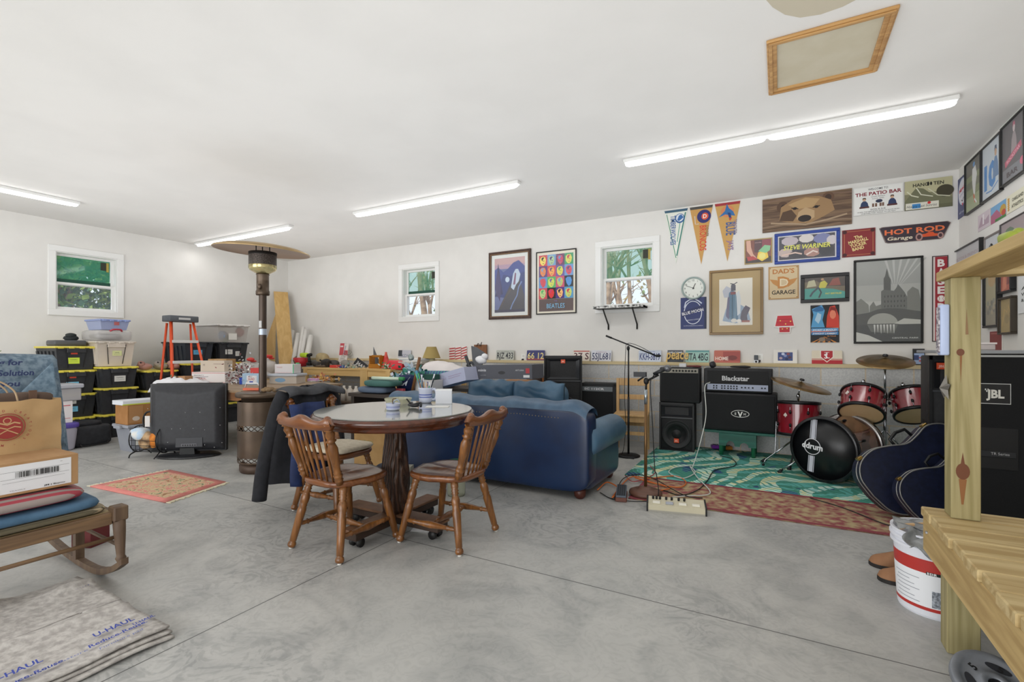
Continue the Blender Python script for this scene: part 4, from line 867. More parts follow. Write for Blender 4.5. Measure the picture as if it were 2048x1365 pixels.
for k, a in enumerate((R(0), R(90), R(180), R(270))):
    mb = MB(); mb.push(RZ(a)); mb.b2((.03, -.055, .055), (.40, .055, .10), mat('#3a2a20', .6), bev=.004); mb.b2((.06, -.06, .10), (.41, .06, .118), FOOT, bev=.003); mb.pop(); f = mb.build('foot', o)
    mb = MB(); mb.push(RZ(a)); 
    for s_ in (-.03, .03): mb.cyl((.34, s_-.01, .028), (.34, s_+.01, .028), .028, mat('#1b1b1b', .5), n=16)
    mb.b2((.32, -.02, .03), (.36, .02, .056), mat('#2a2a2a', .5)); mb.pop(); mb.build('caster', f)
# things on the round table
WH = mat('#c3c9dc', .3); BLU = mat('#5f6fb4', .3)
def on_t(x, y): p = at_z(x, y, TZ); return p
def crock(name, x, y, r, h, label, cat, handle=False, fill=None):
    p = on_t(x, y); o = thing(name, label, cat, (p.x, p.y, TZ+.001))
    mb = MB(); mb.ring([(0, 0), (r*.8, 0), (r*.92, .008), (r*.92, h*.35)], WH, 28); mb.ring([(r*.92, h*.35), (r*.925, h*.42)], BLU, 28, cap=False); mb.ring([(r*.92, h*.42), (r*.92, h*.5)], WH, 28, cap=False); mb.ring([(r*.92, h*.5), (r*.93, h*.58)], BLU, 28, cap=False); mb.ring([(r*.92, h*.58), (r*1.0, h*.9), (r*1.03, h), (r*.96, h), (r*.9, h*.9), (r*.84, .012), (0, .012)], WH, 28, cap=False); mb.build('body', o)
    if handle:
        mb = MB(); mb.spline([(r*.9, 0, h*.85), (r*1.35, 0, h*.88), (r*1.6, 0, h*.6), (r*1.4, 0, h*.25), (r*.88, 0, h*.2)], .009, WH, 8); h_ = mb.build('handle', o); h_.rotation_euler = (0, 0, R(25))
    return o
crock('mug', 851, 806, .053, .115, 'large white mug with blue bands, filled with pens on the round table', 'mug', True)
p = on_t(851, 806); rn = random.Random(5)
pen_c = [('#2a9a5a', 'pen'), ('#1d2430', 'pen'), ('#e8e8ee', 'pen'), ('#3a4aa0', 'pen'), ('#c9a070', 'pencil'), ('#2a6a8a', 'pen'), ('#e2e2e8', 'pen'), ('#8a5a3a', 'pencil'), ('#30405a', 'pen'), ('#d8b890', 'pencil')]
for k, (c_, nm) in enumerate(pen_c):
    a = 2*PI*k/10; q = Vector((math.cos(a), math.sin(a), 0)); b0 = p+q*.015+Vector((0, 0, .02)); b1 = p+q*(.042+.02*(k % 3))+Vector((0, 0, .155+.03*(k % 3)))
    mb = MB(); mb.cyl(b0, b0.lerp(b1, .8), .0045, mat(c_, .4), n=8); mb.cyl(b0.lerp(b1, .8), b1, .0055 if nm == 'pen' else .004, mat(c_ if k % 2 else '#d8dce4', .4), n=8)
    mb.build(nm, None, None, None, ('green', 'black', 'white', 'royal-blue', 'tan', 'teal', 'pale-grey', 'brown', 'slate-blue', 'cream')[k]+' '+nm+' standing in the blue-banded mug', nm, 'pens and pencils in the mug' if nm == 'pen' else 'pencils in the mug')
mb = MB(); mb.push(T(p+Vector((-.05, .02, .09))) @ RY(R(-28)) @ RX(R(-8))); mb.b2((-.012, -.004, 0), (.012, .004, .17), mat('#3f7f9a', .5)); mb.b2((-.012, -.006, .09), (.015, .006, .14), mat('#45b06a', .5)); mb.pop(); mb.build('ruler', None, None, None, 'teal and green flat stick leaning out of the pen mug', 'ruler')
crock('bowl', 786, 821, .048, .045, 'small white bowl with a blue band in front of the glass dish', 'bowl')
mb = MB(); mb.spline([(0, 0, .005), (.01, 0, .04), (.03, .01, .05), (.05, .01, .035)], .004, mat('#8f9aa8', .3, .8), 6); mb.spline([(-.01, .01, .01), (-.02, .02, .05), (0, .03, .055)], .004, mat('#6b5a4a', .4, .6), 6); pb = on_t(786, 821); mb.build('pipe_tool', None, (pb.x, pb.y, TZ+.02), 0, 'small bent metal tool resting in the white bowl', 'tool')
p = on_t(783, 812); mb = MB(); mb.ring([(0, 0), (.07, 0), (.085, .012), (.10, .045), (.098, .048), (.08, .016), (0, .010)], mat('#c9c8ac', .08, alpha=.55), 14, False); mb.build('glass_dish', None, (p.x, p.y+.07, TZ+.001), 0, 'cut-glass dish behind the small white bowl', 'dish')
mb = MB(); mb.spline([(-.05, 0, .01), (-.03, .01, .03), (.0, -.01, .02), (.04, .02, .03), (.06, 0, .01)], .009, mat('#17171c', .4), 6); mb.spline([(-.05, -.02, .06), (-.02, .0, .02), (.03, .01, .02)], .005, mat('#17171c', .4), 6); mb.sell((.0, 0, .014), (.045, .025, .013), mat('#1b1b20', .4), nu=12, nv=8); p = on_t(828, 816); mb.build('sunglasses', None, (p.x, p.y, TZ+.002), 0, 'black tangle of glasses in front of the pen mug', 'glasses')
p = on_t(888, 807); o = thing('white_box', 'small plain white cardboard box standing on the round table by the sofa', 'box', (p.x, p.y, TZ), R(35)); mb = MB(); mb.b2((-.06, -.06, 0), (.06, .06, .10), mat('#dcdfe6', .7), bev=.002); mb.build('carton', o); mb = MB(); mb.b2((-.0605, -.0605, .099), (.0605, .0605, .104), mat('#eceef0', .7)); mb.build('lid', o)
mb = MB(); mb.b2((-.02, -.02, 0), (.02, .02, .055), mat('#c9c6ce', .6), bev=.003); p = on_t(868, 806); mb.build('small_carton', None, (p.x+.02, p.y+.04, TZ), .3, 'tiny pale carton between the mug handle and the white box', 'box')
mb = MB(); mb.b2((-.09, -.05, 0), (.07, .05, .002), mat('#e4e4e0', .8)); p = on_t(878, 814); mb.build('paper_sheet', None, (p.x, p.y, TZ+.0005), .5, 'white paper slip under the white box', 'paper')
# items beneath the table
mb = MB(); mb.b2((-.05, -.05, 0), (.05, .05, .16), mat('#a8a698', .6)); mb.b2((-.0505, -.051, .02), (.04, -.049, .12), mat('#8d8f86', .6)); p = at_z(765, 958, .0); mb.build('tin_can', None, (-2.95, 3.35, .0), .4, 'grey square can on the floor behind the pedestal', 'can')
o = thing('jar', 'clear jar with a green lid on the floor behind the pedestal', 'jar', (-2.35, 3.28, 0)); mb = MB(); mb.ring([(0, 0), (.07, 0), (.075, .02), (.075, .22), (.06, .25), (0, .25)], mat('#c4c8b0', .1, alpha=.6), 20); mb.build('body', o); mb = MB(); mb.ring([(.064, .25), (.068, .25), (.068, .29), (0, .295)], mat('#12553c', .4), 20); mb.build('lid', o)
o = thing('cardboard_box', 'brown printed cardboard box on the floor behind the pedestal table', 'box', (-3.68, 3.75, 0), R(4)); mb = MB(); mb.b2((-.2, -.15, 0), (.2, .15, .62), mat('#a5814f', .8, kind='noise', hex2='#b08c5a', scale=8)); A = Art(mb, .4, .62, .15); mb.push(T((-.2, 0, 0))); A.ringp(.35, .7, .2, .12, .02, '#d0a02c'); A.text(.4, .66, 'Otis', .08, '#5a4020', wid=.3, bold=.02); A.text(.4, .4, 'OATMEAL', .07, '#5f7a3a', wid=.5); mb.pop(); mb.build('carton', o)
o = thing('trash_basket', 'small dark rounded basket with a white rim on the floor under the jacket chair', 'basket', (-2.98, 3.12, 0)); mb = MB(); mb.ring([(0, 0), (.10, 0), (.115, .05)], mat('#c8ccd0', .5), 20); mb.build('base', o); mb = MB(); mb.sell((0, 0, .13), (.11, .11, .1), mat('#1a2236', .7), .8, .8, wob=.1); mb.build('bag', o)
mb = MB(); mb.b2((-.07, -.04, 0), (.07, .04, .002), mat('#e8e8ea', .8)); p = at_z(845, 1060); mb.build('paper_scrap', None, (p.x, p.y, .001), .4, 'white paper scrap on the floor under the pedestal foot', 'paper')
# ================================================================== SOFAS
LB = mat('#0d2a52', .35, kind='noise', hex2='#0a2246', scale=4, coat=.15); LT = mat('#54748e', .42, kind='noise', hex2='#466882', scale=5, bump=.15)
o = thing('sofa', 'dark-blue leather sofa seen from behind beyond the round table', 'sofa', (-3.42, 3.62, 0))
SL = 2.10
def slab(mb, pts_yz, x0, x1, m, n=None, smooth=True):
    k = len(pts_yz); V = [(x0, y, z) for y, z in pts_yz]+[(x1, y, z) for y, z in pts_yz]
    mb.raw(V, [tuple(range(k))[::-1], tuple(range(k, 2*k))]+[(i, (i+1) % k, (i+1) % k+k, i+k) for i in range(k)], m, smooth)
mb = MB()
mb.sell((SL/2, .11, .40), (SL/2, .11, .35), LB, .22, .12, 56, 20); mb.build('back', o)
mb = MB()
mb.grid(lambda u, v: Vector((.01+(SL-.02)*u, .115-.135*math.cos(PI*v)*(1+.03*math.sin(u*40)), .715+(.075+.008*math.sin(u*21)+.006*math.sin(u*47+v*5))*math.sin(PI*v)-.02*(max(0, u-.93)/.07)**2*3)), 90, 12, mat('#3c556e', .42, kind='noise', hex2='#4a657e', scale=8)); mb.build('back_roll', o)  # lighter grey-blue: sheen along the top of the leather is put into the colour
mb = MB()
for k in range(62): x = .05+k*(SL-.28)/62; mb.sell((x, .003, .665-.012*abs(math.sin(k*.13))), (.006, .004, .006), mat('#8a7a58', .3, .8), nu=6, nv=4)
t_ = mb.build('nail_trim', o)
for sx, nm in ((.12, 'arm'), (SL-.12, 'arm')):
    mb = MB(); mb.sell((sx, .48, .27), (.11, .43, .21), LB, .25, .2, 28, 14); mb.push(T((sx+(.03 if sx > 1 else -.03), .5, .455)) @ RX(PI/2)); mb.ring([(0, -.46), (.11, -.45), (.135, -.43), (.135, .38), (.11, .41), (0, .42)], LT, 28); mb.pop(); mb.build(nm, o)
mb = MB(); mb.b2((.2, .2, .14), (SL-.2, .88, .3), LB, bev=.02); mb.build('base', o)
for k in range(3):
    w_ = (SL-.46)/3; x = .23+w_*(k+.5); mb = MB(); mb.sell((x, .58, .37), (w_/2, .3, .085), LT, .5, .3, 24, 12); mb.build('seat_cushion', o)
    mb = MB(); mb.sell((x, .29, .58), (w_/2, .12, .17), LT, .6, .35, 24, 12); mb.build('back_cushion', o)
for x in (.1, SL-.1):
    for y in (.08, .82): mb = MB(); mb.ring([(.03, 0), (.045, .02), (.05, .06), (.035, .08)], mat('#4a2014', .4), 14, M=T((x, y, 0))); mb.build('leg', o)
o = thing('recliner_sofa', 'light-blue leather sofa with puffy back cushions facing the camera', 'sofa', (-3.62, 4.62, 0), R(1))
SW = 1.5
for x in (.18, SW-.18):
    for y in (.08, .68): mb = MB(); mb.ring([(.03, 0), (.04, .05), (.04, .125)], mat('#3a1a12', .4), 12, M=T((x, y, 0))); mb.build('leg', o)
mb = MB(); mb.b2((.1, 0, .12), (SW-.1, .75, .38), LT, bev=.03); mb.build('base', o)
mb = MB(); mb.sell((SW/2, .72, .45), (SW/2-.1, .12, .36), LT, .3, .15, 40, 16); mb.build('back', o)
for k in range(2):
    x = .42+k*.66; mb = MB()
    mb.grid(lambda u, v: Vector((x+(u-.5)*.66, .60-.14*math.sin(PI*v)**.6*(1-.9*(2*u-1)**6)-.02*math.sin(14*v+6*u)*math.sin(PI*u), .40+.43*v-.03*(2*u-1)**4+.012*math.sin(20*u)*v)), 28, 18, LT, thick=(0, .06, 0)); mb.build('back_cushion', o)
    mb = MB(); mb.sell((x, .3, .42), (.33, .33, .09), LT, .5, .35, 24, 12); mb.build('seat_cushion', o)
for x in (.0, SW-.02):
    mb = MB(); mb.sell((x, .38, .33), (.12, .4, .28), LT, .35, .3, 24, 14); mb.build('arm', o)
# ================================================================== MUSIC CORNER
BLK1 = mat('#131417', .6, kind='noise', hex2='#1a1b1e', scale=40, bump=.1); GRL = mat('#090a0c', .8, kind='vor', hex2='#101216', scale=300); BLK2 = mat('#0b0c0e', .5); CHR = mat('#b9bdc2', .18, 1); DKM = mat('#2a2b2d', .35, .6)
# rugs
def leafart():
    m = bpy.data.materials.new('tropical_rug'); m.use_nodes = True; nt = m.node_tree; N = nt.nodes; L = nt.links; b = N['Principled BSDF']; tc = N.new('ShaderNodeTexCoord')
    def wv(rot, sc, dist, dsc):
        mp = N.new('ShaderNodeMapping'); mp.inputs['Rotation'].default_value = (0, 0, rot); L.new(tc.outputs['Object'], mp.inputs[0]); w = N.new('ShaderNodeTexWave'); w.inputs['Scale'].default_value = sc; w.inputs['Distortion'].default_value = dist; w.inputs['Detail'].default_value = 1; w.inputs['Detail Scale'].default_value = dsc; L.new(mp.outputs[0], w.inputs[0]); return w.outputs['Fac']
    def rp(f, st):
        r = N.new('ShaderNodeValToRGB'); r.color_ramp.interpolation = 'CONSTANT'; L.new(f, r.inputs[0]); e = r.color_ramp.elements; e[0].position, e[0].color = st[0][0], lin(st[0][1]); e[1].position, e[1].color = st[1][0], lin(st[1][1])
        for p, c in st[2:]: q = e.new(p); q.color = lin(c)
        return r.outputs[0]
    nz = N.new('ShaderNodeTexNoise'); nz.inputs['Scale'].default_value = 1.6; nz.inputs['Detail'].default_value = 1; nz.inputs['Distortion'].default_value = 1.5; L.new(tc.outputs['Object'], nz.inputs[0])
    base = rp(nz.outputs[0], [(0, '#2c4f7a'), (.36, '#3b8573'), (.5, '#5fb0a8'), (.6, '#3b8573'), (.68, '#2c3f70')])
    lf = rp(wv(.6, 1.3, 16, .9), [(0, '#000000'), (.62, '#ffffff')]); lc = rp(nz.outputs[0], [(0, '#b9dccb'), (.45, '#d9dcae'), (.55, '#c9e0d2'), (.65, '#8fc9c4')])
    x = N.new('ShaderNodeMixRGB'); L.new(lf, x.inputs[0]); L.new(base, x.inputs[1]); L.new(lc, x.inputs[2])
    vn = rp(wv(2.2, 5, 22, .5), [(0, '#000000'), (.8, '#ffffff')]); y = N.new('ShaderNodeMixRGB'); L.new(vn, y.inputs[0]); L.new(x.outputs[0], y.inputs[1]); y.inputs[2].default_value = lin('#4a9485')
    L.new(y.outputs[0], b.inputs['Base Color']); b.inputs['Roughness'].default_value = .9; return m
def slabrug(name, x0, x1, y0, y1, z, m, label, rz=0, edge=None, wave=.0):
    mb = MB(); W, H = x1-x0, y1-y0
    mb.grid(lambda u, v: Vector((W*u-W/2, H*v-H/2, z+.008+wave*max(0, noise.noise(Vector((u*3, v*3, 0)))))), 30, 12, m, thick=-(-.007))
    if edge:
        e = mat(edge, .9)
        for a, b_ in (((-W/2, -H/2), (W/2, -H/2+.035)), ((-W/2, H/2-.035), (W/2, H/2)), ((-W/2, -H/2+.035), (-W/2+.035, H/2-.035)), ((W/2-.035, -H/2+.035), (W/2, H/2-.035))): mb.b2((a[0], a[1], z+.002), (b_[0], b_[1], z+.0105), e)
    return mb.build(name, None, ((x0+x1)/2, (y0+y1)/2, 0), rz, label, 'rug')
RUNM = mat('#8f4a4e', .95, kind='noise', hex2='#b5a27c', scale=16)
slabrug('runner_rug', -1.08, 1.25, 3.90, 4.62, 0, RUNM, 'worn red and tan runner rug in front of the tropical rug', R(1.5), '#8a3f48')
slabrug('tropical_rug', -1.31, 1.42, 4.60, 6.33, .0, leafart(), 'large green and blue tropical leaf rug under the drum kit', R(.5))
# cabinets / amps; front faces local -Y, origin bottom-centre of the front
def cabinet(name, label, cat, loc, rz, W, H, Dp, rest=None, body=BLK1):
    o = thing(name, label, cat, loc, rz); mb = MB(); mb.b2((-W/2, .012, 0), (W/2, Dp, H), body, bev=.012, seg=2); mb.build('cabinet', o); return o
def horn(o, W, z0, z1):
    mb = MB(); w, h = W*.86, z1-z0; c = (z0+z1)/2
    V = [(-w/2, 0, z0), (w/2, 0, z0), (w/2, 0, z1), (-w/2, 0, z1), (-.05*1, .07, c-.05), (.05, .07, c-.05), (.05, .07, c+.03), (-.05, .07, c+.03)]
    V[4] = (-w*.12, .07, c-h*.12); V[5] = (w*.12, .07, c-h*.12); V[6] = (w*.12, .07, c+h*.2); V[7] = (-w*.12, .07, c+h*.2)
    mb.raw(V, [(0, 1, 5, 4), (1, 2, 6, 5), (2, 3, 7, 6), (3, 0, 4, 7), (4, 5, 6, 7)], mat('#1d1f24', .35)); mb.cyl((0, .065, c), (0, .072, c), .02, mat('#55585c', .4, .5))
    return mb.build('horn', o)
def pa(name, label, loc, rz, W, H, Dp, tagpos, woof=True, hf=.36):
    o = thing(name, label, 'loudspeaker', loc, rz); mb = MB()
    mb.b2((-W/2, .02, 0), (W/2, Dp, H), BLK1, bev=.012, seg=2)
    z = H*(1-hf)
    mb.b2((-W/2, -.005, 0), (-W/2+.02, .03, H), BLK2); mb.b2((W/2-.02, -.005, 0), (W/2, .03, H), BLK2); mb.b2((-W/2, -.005, H-.03), (W/2, .03, H), BLK2); mb.b2((-W/2, -.005, 0), (W/2, .03, .02), BLK2); mb.b2((-W/2+.01, .0, z-.012), (W/2-.01, .03, z), mat('#4a4c50', .4))
    mb.build('cabinet', o)
    horn(o, W, z+.015, H-.045)
    mb = MB(); mb.push(T((0, .012, z*.5)) @ UP); r = min(W*.43, z*.46); mb.ring([(r, 0), (r, .008), (r*.93, .008), (r*.9, .002), (r*.8, .010), (r*.72, .002), (r*.35, -.01), (r*.3, .006), (0, .012)], mat('#17181b', .5), 36); mb.pop(); mb.build('woofer', o)
    mb = MB(); x, zz = tagpos; mb.b2((x-.028, -.012, zz-.024), (x+.028, .0, zz+.024), mat('#e2542c', .5)); A = Art(mb, .056, .048, .012); mb.push(T((x-.028, 0, zz-.024))); A.text(.5, .3, 'JBL', .5, '#f6c8b8', wid=.7, bold=.02); mb.pop(); mb.build('badge', o)
    mb = MB(); mb.b2((-W/2-.001, Dp*.5-.06, H*.42), (-W/2+.01, Dp*.5+.06, H*.58), mat('#050505', .6)); mb.build('side_handle', o)
    return o
def gpos(px_, Y, z=0): p = at_y(px_, 700, Y); return (p.x, Y, z)
pa('loudspeaker', 'tallest black loudspeaker with an orange badge, behind the blue sofa', gpos(1126, 5.75), R(22), .49, 1.13, .38, (0, 1.06), hf=.28)
p = gpos(1194, 5.95)
o = thing('guitar_amplifier', 'black combo amplifier with silver control strip, half hidden behind the sofa end', 'amplifier', p, R(6)); W, H = .47, .775
mb = MB(); mb.b2((-W/2, .012, 0), (W/2, .3, H), BLK1, bev=.012, seg=2); mb.b2((-W/2, 0, 0), (-W/2+.03, .02, H), BLK1); mb.b2((W/2-.03, 0, 0), (W/2, .02, H), BLK1); mb.b2((-W/2, 0, H-.035), (W/2, .02, H), BLK1); mb.b2((-W/2, 0, 0), (W/2, .02, .03), BLK1); mb.build('cabinet', o)
mb = MB(); mb.b2((-W/2+.035, .002, .1), (W/2-.035, .014, H-.11), GRL); mb.b2((-W/2+.035, 0, .035), (W/2-.035, .014, .1), mat('#7a7d80', .4, kind='noise', hex2='#3a3d40', scale=60)); mb.build('grille', o)
mb = MB(); mb.b2((-W/2+.035, -.002, H-.1), (W/2-.035, .014, H-.04), mat('#6d7377', .35)); A = Art(mb, W, .06, .002); mb.push(T((-W/2, 0, H-.1))); A.text(.42, .3, 'SC 112CR', .6, '#e8e8ea', wid=.55, bold=.02); mb.pop(); mb.build('control_panel', o)
# stage monitor + combo on top
p = gpos(1353, 5.95)
pa('stage_monitor', 'low black loudspeaker with an orange badge under the small combo amplifier', (p[0], p[1], .0), R(4), .395, .58, .34, (0, .13), hf=.3)
p = gpos(1359, 5.95); W, H = .455, .415
o = thing('combo_amplifier', 'black combo amplifier with a row of knobs stacked on the low loudspeaker', 'amplifier', (p[0], p[1]-.01, .583), R(3))
mb = MB(); mb.b2((-W/2, .012, 0), (W/2, .25, H), BLK1, bev=.012, seg=2); mb.build('cabinet', o)
mb = MB(); mb.b2((-W/2+.02, .0, .03), (W/2-.02, .014, H-.07), GRL); mb.build('grille', o)
mb = MB(); mb.b2((-W/2+.02, -.002, H-.062), (W/2-.02, .014, H-.012), mat('#8b8678', .4)); f_ = mb.build('control_panel', o)
for k in range(8):
    mb = MB(); mb.push(T((-W/2+.16+k*.035, -.002, H-.037)) @ UP); mb.ring([(.012, 0), (.010, .016), (0, .016)], BLK2, 12); mb.pop(); mb.build('knob', f_)
# speaker cab + head on green stand
p = gpos(1477, 5.98); W, H = .76, .43
o = thing('green_bench', 'small green wooden bench holding up the wide speaker cabinet', 'bench', (p[0], p[1]-.02, 0), R(-1)); GRN = mat('#17695a', .45, kind='woodx', hex2='#115548', scale=4)
mb = MB(); mb.b2((-.36, -.0, .26), (.36, .30, .29), GRN, bev=.004); mb.build('top', o)
mb = MB(); P2 = [(-.2, 0), (-.2, -.14)]+[(-.08+.045*math.cos(a), -.14+.06*math.sin(a)) for a in [PI*(1-k/6) for k in range(7)]]+[(.06+.045*math.cos(a), -.14+.05*math.sin(a)) for a in [PI*(1-k/6) for k in range(7)]]+[(.18, -.14), (.18, 0)]
mb.push(T((0, .0, .262)) @ UP); mb.prism(P2[::-1], .02, GRN); mb.pop(); mb.build('apron', o)
for x in (-.18, .15):
    for y in (.02, .26): mb = MB(); mb.cyl((x, y, 0), (x, y, .26), .022, mat('#1d6a48', .4), .024); mb.build('leg', o)
o = cabinet('speaker_cabinet', 'wide black speaker cabinet with an oval white badge on the green bench', 'speaker cabinet', (p[0], p[1]-.05, .293), R(-1), W, H, .36)
mb = MB(); mb.b2((-W/2+.02, 0, .02), (W/2-.02, .014, H-.02), GRL, bev=.004); mb.build('grille', o)
mb = MB(); mb.push(T((-.09+.02, 0, H*.47-.05))); A = Art(mb, .18, .10, .002); A.ringp(.5, .5, .5, .38, .035, '#d8d8d4'); A.text(.24, .36, 'E', .36, '#d8d8d4', bold=.03); A.text(.5, .16, 'V', .8, '#e8e8e4', wid=.3, bold=.04); A.text(.76, .36, 'H', .36, '#d8d8d4', bold=.03); mb.pop(); mb.build('badge', o)
W, H = .70, .27
o = cabinet('amplifier_head', 'black and silver amplifier head on top of the wide cabinet', 'amplifier', (p[0]-.015, p[1]-.03, .727), R(-1), W, H, .26)
mb = MB(); mb.b2((-W/2+.04, .0, .095), (W/2-.04, .014, H-.025), mat('#0a0a0c', .7)); A = Art(mb, W, H, 0); mb.push(T((-W/2, -.001, 0))); A.text(.48, .5, 'Blackstar', .27, '#c8c8ca', wid=.4, bold=.03); mb.pop(); mb.build('grille', o)
mb = MB(); mb.b2((-W/2+.04, -.002, .025), (W/2-.04, .014, .093), mat('#8f96a8', .45, .3)); f_ = mb.build('control_panel', o)
for k, x in enumerate((.07, .1, .155, .185, .22, .25, .28, .31)):
    for z in (.046, .072):
        mb = MB(); mb.push(T((-W/2+.04+x, -.002, z)) @ UP); mb.ring([(.0085, 0), (.007, .012), (0, .012)], BLK2, 10); mb.pop(); mb.build('knob', f_)
for x in (.36, .395, .43, .47, .56, .59):
    mb = MB(); mb.push(T((-W/2+.04+x, -.002, .06)) @ UP); mb.ring([(.0085, 0), (.007, .012), (0, .012)], BLK2, 10); mb.pop(); mb.build('knob', f_)
# bits on the amp head
mb = MB(); mb.push(T((0, 0, .035)) @ RY(R(70)) @ RX(R(20))); mb.ring([(0, -.022), (.034, -.022), (.038, 0), (.034, .024), (0, .024)], mat('#26262b', .5), 20); mb.pop(); mb.build('tape_roll', None, (p[0]-.28, p[1]+.08, 1.001), 0, 'small black round roll on the left end of the amplifier head', 'roll')
mb = MB(); mb.sell((0, 0, .015), (.11, .03, .014), mat('#18181b', .6), .8, .6, wob=.2, ws=12); mb.build('pedal_strap', None, (p[0]+.02, p[1]+.09, 1.0), 0, 'flat black strap lying on the middle of the amplifier head', 'strap')
mb = MB(); mb.b2((-.026, -.02, 0), (.026, .02, .035), mat('#dfe3ea', .4), bev=.004); mb.b2((-.022, -.012, .035), (.022, .012, .095), mat('#3a4048', .4), bev=.004); mb.push(T((0, -.021, .018)) @ UP); mb.ring([(.012, 0), (.012, .002), (0, .002)], mat('#1a1a1e', .3), 14); mb.pop(); mb.build('webcam', None, (p[0]+.16, D-.06, 1.051), 0, 'small white and grey webcam on the sill above the amplifier head', 'webcam')
mb = MB(); mb.sell((0, 0, .012), (.09, .03, .012), mat('#6a2a2e', .6), .8, .7, wob=.3, ws=14); mb.b2((-.17, -.02, 0), (-.09, .02, .045), mat('#d8d8da', .5), bev=.003); pq = gpos(1385, 6.1); mb.build('coiled_strap', None, (pq[0]+.02, pq[1], 1.0), 0, 'dark-red strap and white clip block on the combo amplifier', 'strap')
# wooden chair at the wall
LWD = mat('#b8925f', .5, kind='woodz', hex2='#c9a472', scale=4)
pc = gpos(1263, 5.72)
o = thing('wooden_chair', 'light wooden ladder-back chair by the block wall behind the boom stand', 'chair', pc, R(10))
mb = MB(); mb.b2((-.20, -.20, .43), (.20, .20, .455), LWD, bev=.006); mb.build('seat', o)
mb = MB(); mb.b2((-.18, -.18, .37), (.18, -.16, .43), LWD); mb.b2((-.18, .16, .37), (.18, .18, .43), LWD); mb.b2((-.18, -.16, .37), (-.16, .16, .43), LWD); mb.b2((.16, -.16, .37), (.18, .16, .43), LWD); mb.build('apron', o)
for x in (-.18, .18):
    mb = MB(); mb.b2((x-.017, -.19, 0), (x+.017, -.155, .43), LWD); mb.build('leg', o)
    mb = MB(); mb.b2((x-.017, .155, 0), (x+.017, .19, .86), LWD, bev=.003); mb.build('rear_leg', o)
    mb = MB(); mb.b2((x-.01, -.155, .18), (x+.01, .155, .2), LWD); mb.build('stretcher', o)
for z0, z1 in ((.77, .86), (.60, .66)): mb = MB(); mb.b2((-.163, .165, z0), (.163, .182, z1), LWD, bev=.003); mb.build('back_slat', o)
mb = MB(); mb.b2((-.163, -.18, .22), (.163, -.165, .26), LWD); mb.build('stretcher', o); mb = MB(); mb.b2((-.163, .165, .28), (.163, .182, .32), LWD); mb.build('stretcher', o)
# boom microphone stand
BM = mat('#1a1b1e', .4, .3); pb = at_z(1257, 888, 0); pb = Vector((pb.x, pb.y-.05, 0))
pb = at_y(1257, 800, 5.42); pb.z = 0
o = thing('boom_microphone_stand', 'black boom microphone stand with round base reaching over the wooden chair', 'microphone stand', pb)
mb = MB(); mb.ring([(0, 0), (.125, 0), (.13, .012), (.11, .022), (.03, .03), (0, .03)], BM, 32); mb.build('base', o)
zt = at_y(1257, 697, 5.42).z; mb = MB(); mb.cyl((0, 0, .03), (0, 0, zt*.55), .012, BM, n=12); mb.cyl((0, 0, zt*.55), (0, 0, zt), .009, BM, n=12); mb.build('pole', o)
e0 = at_y(1212, 672, 5.42)-pb; e1 = at_y(1312, 712, 5.42)-pb
mb = MB(); mb.cyl(e0, e1, .008, BM, n=10); mb.cyl(e0, e0.lerp(e1, .12), .011, BM, n=10); mb.build('boom', o)
mb = MB(); mb.sell((0, -.01, zt), (.018, .022, .028), BM, nu=10, nv=8); mb.build('clutch', o)
mb = MB(); mb.sell(e1+Vector((.02, 0, .0)), (.035, .018, .016), BM, nu=12, nv=8); mb.build('microphone_clip', o)
mb = MB(); mb.spline([e1, e1.lerp(e0, .3)+Vector((0, 0, .03)), e1.lerp(e0, .55)+Vector((0, 0, .012)), Vector((-.03, -.01, zt-.05)), Vector((-.04, -.02, zt*.6)), Vector((-.03, -.02, .3)), Vector((-.06, -.08, .02)), Vector((-.2, -.12, .008)), Vector((.1, -.14, .008))], .0035, BM, 5); mb.build('cable', o)
# round-base mic stand with vocal mic
BR = mat('#7a5c3a', .35, .6); pb = at_z(1291, 985, .0); tb = 4.05
pb = at_y(1291, 900, 4.02); pb.z = 0
o = thing('microphone_stand', 'brass microphone stand with heavy brown round base on the runner rug', 'microphone stand', (pb.x, pb.y, .01))
mb = MB(); mb.ring([(0, 0), (.125, 0), (.135, .015), (.13, .032), (.10, .045), (.06, .05), (.055, .062), (.03, .07), (0, .07)], mat('#6a4a3c', .45), 36); mb.build('base', o)
zt = at_y(1293, 775, 4.02).z-.01; mb = MB(); mb.cyl((0, 0, .06), (.003, 0, zt-.14), .0125, BR, n=14); mb.cyl((.003, 0, zt-.14), (.004, 0, zt-.02), .013, mat('#a9b4bc', .25, .9), n=14); mb.cyl((.004, 0, zt-.02), (.006, 0, zt+.05), .008, BLK2, n=10); mb.build('pole', o)
mb = MB(); c0 = Vector((.006, 0, zt+.05)); mb.sell(c0+Vector((.0, 0, .0)), (.022, .02, .03), BLK2, nu=10, nv=8); mb.cyl(c0+Vector((-.07, 0, .0)), c0+Vector((.0, 0, .05)), .007, BLK2, n=8); mb.cyl(c0, c0+Vector((.10, 0, .055)), .009, BLK2, n=8); mb.b2(c0+Vector((-.10, -.02, .035)), c0+Vector((.0, .02, .075)), mat('#23252a', .5)); mb.build('clamp_arm', o)
m0 = c0+Vector((.06, 0, .06)); m1 = c0+Vector((.155, -.01, .105))
mbm = MB(); mbm.cyl(m0, m1, .013, mat('#2b2d30', .4, .3), .018, n=14); mbm.sell(m1+Vector((.018, 0, .004)), (.03, .028, .03), mat('#8a8d92', .35, .7, kind='vor', hex2='#4a4c50', scale=250), nu=16, nv=10); mo = mbm.build('microphone', None, (pb.x, pb.y, .01), 0, 'grey vocal microphone clipped on the brass stand', 'microphone')
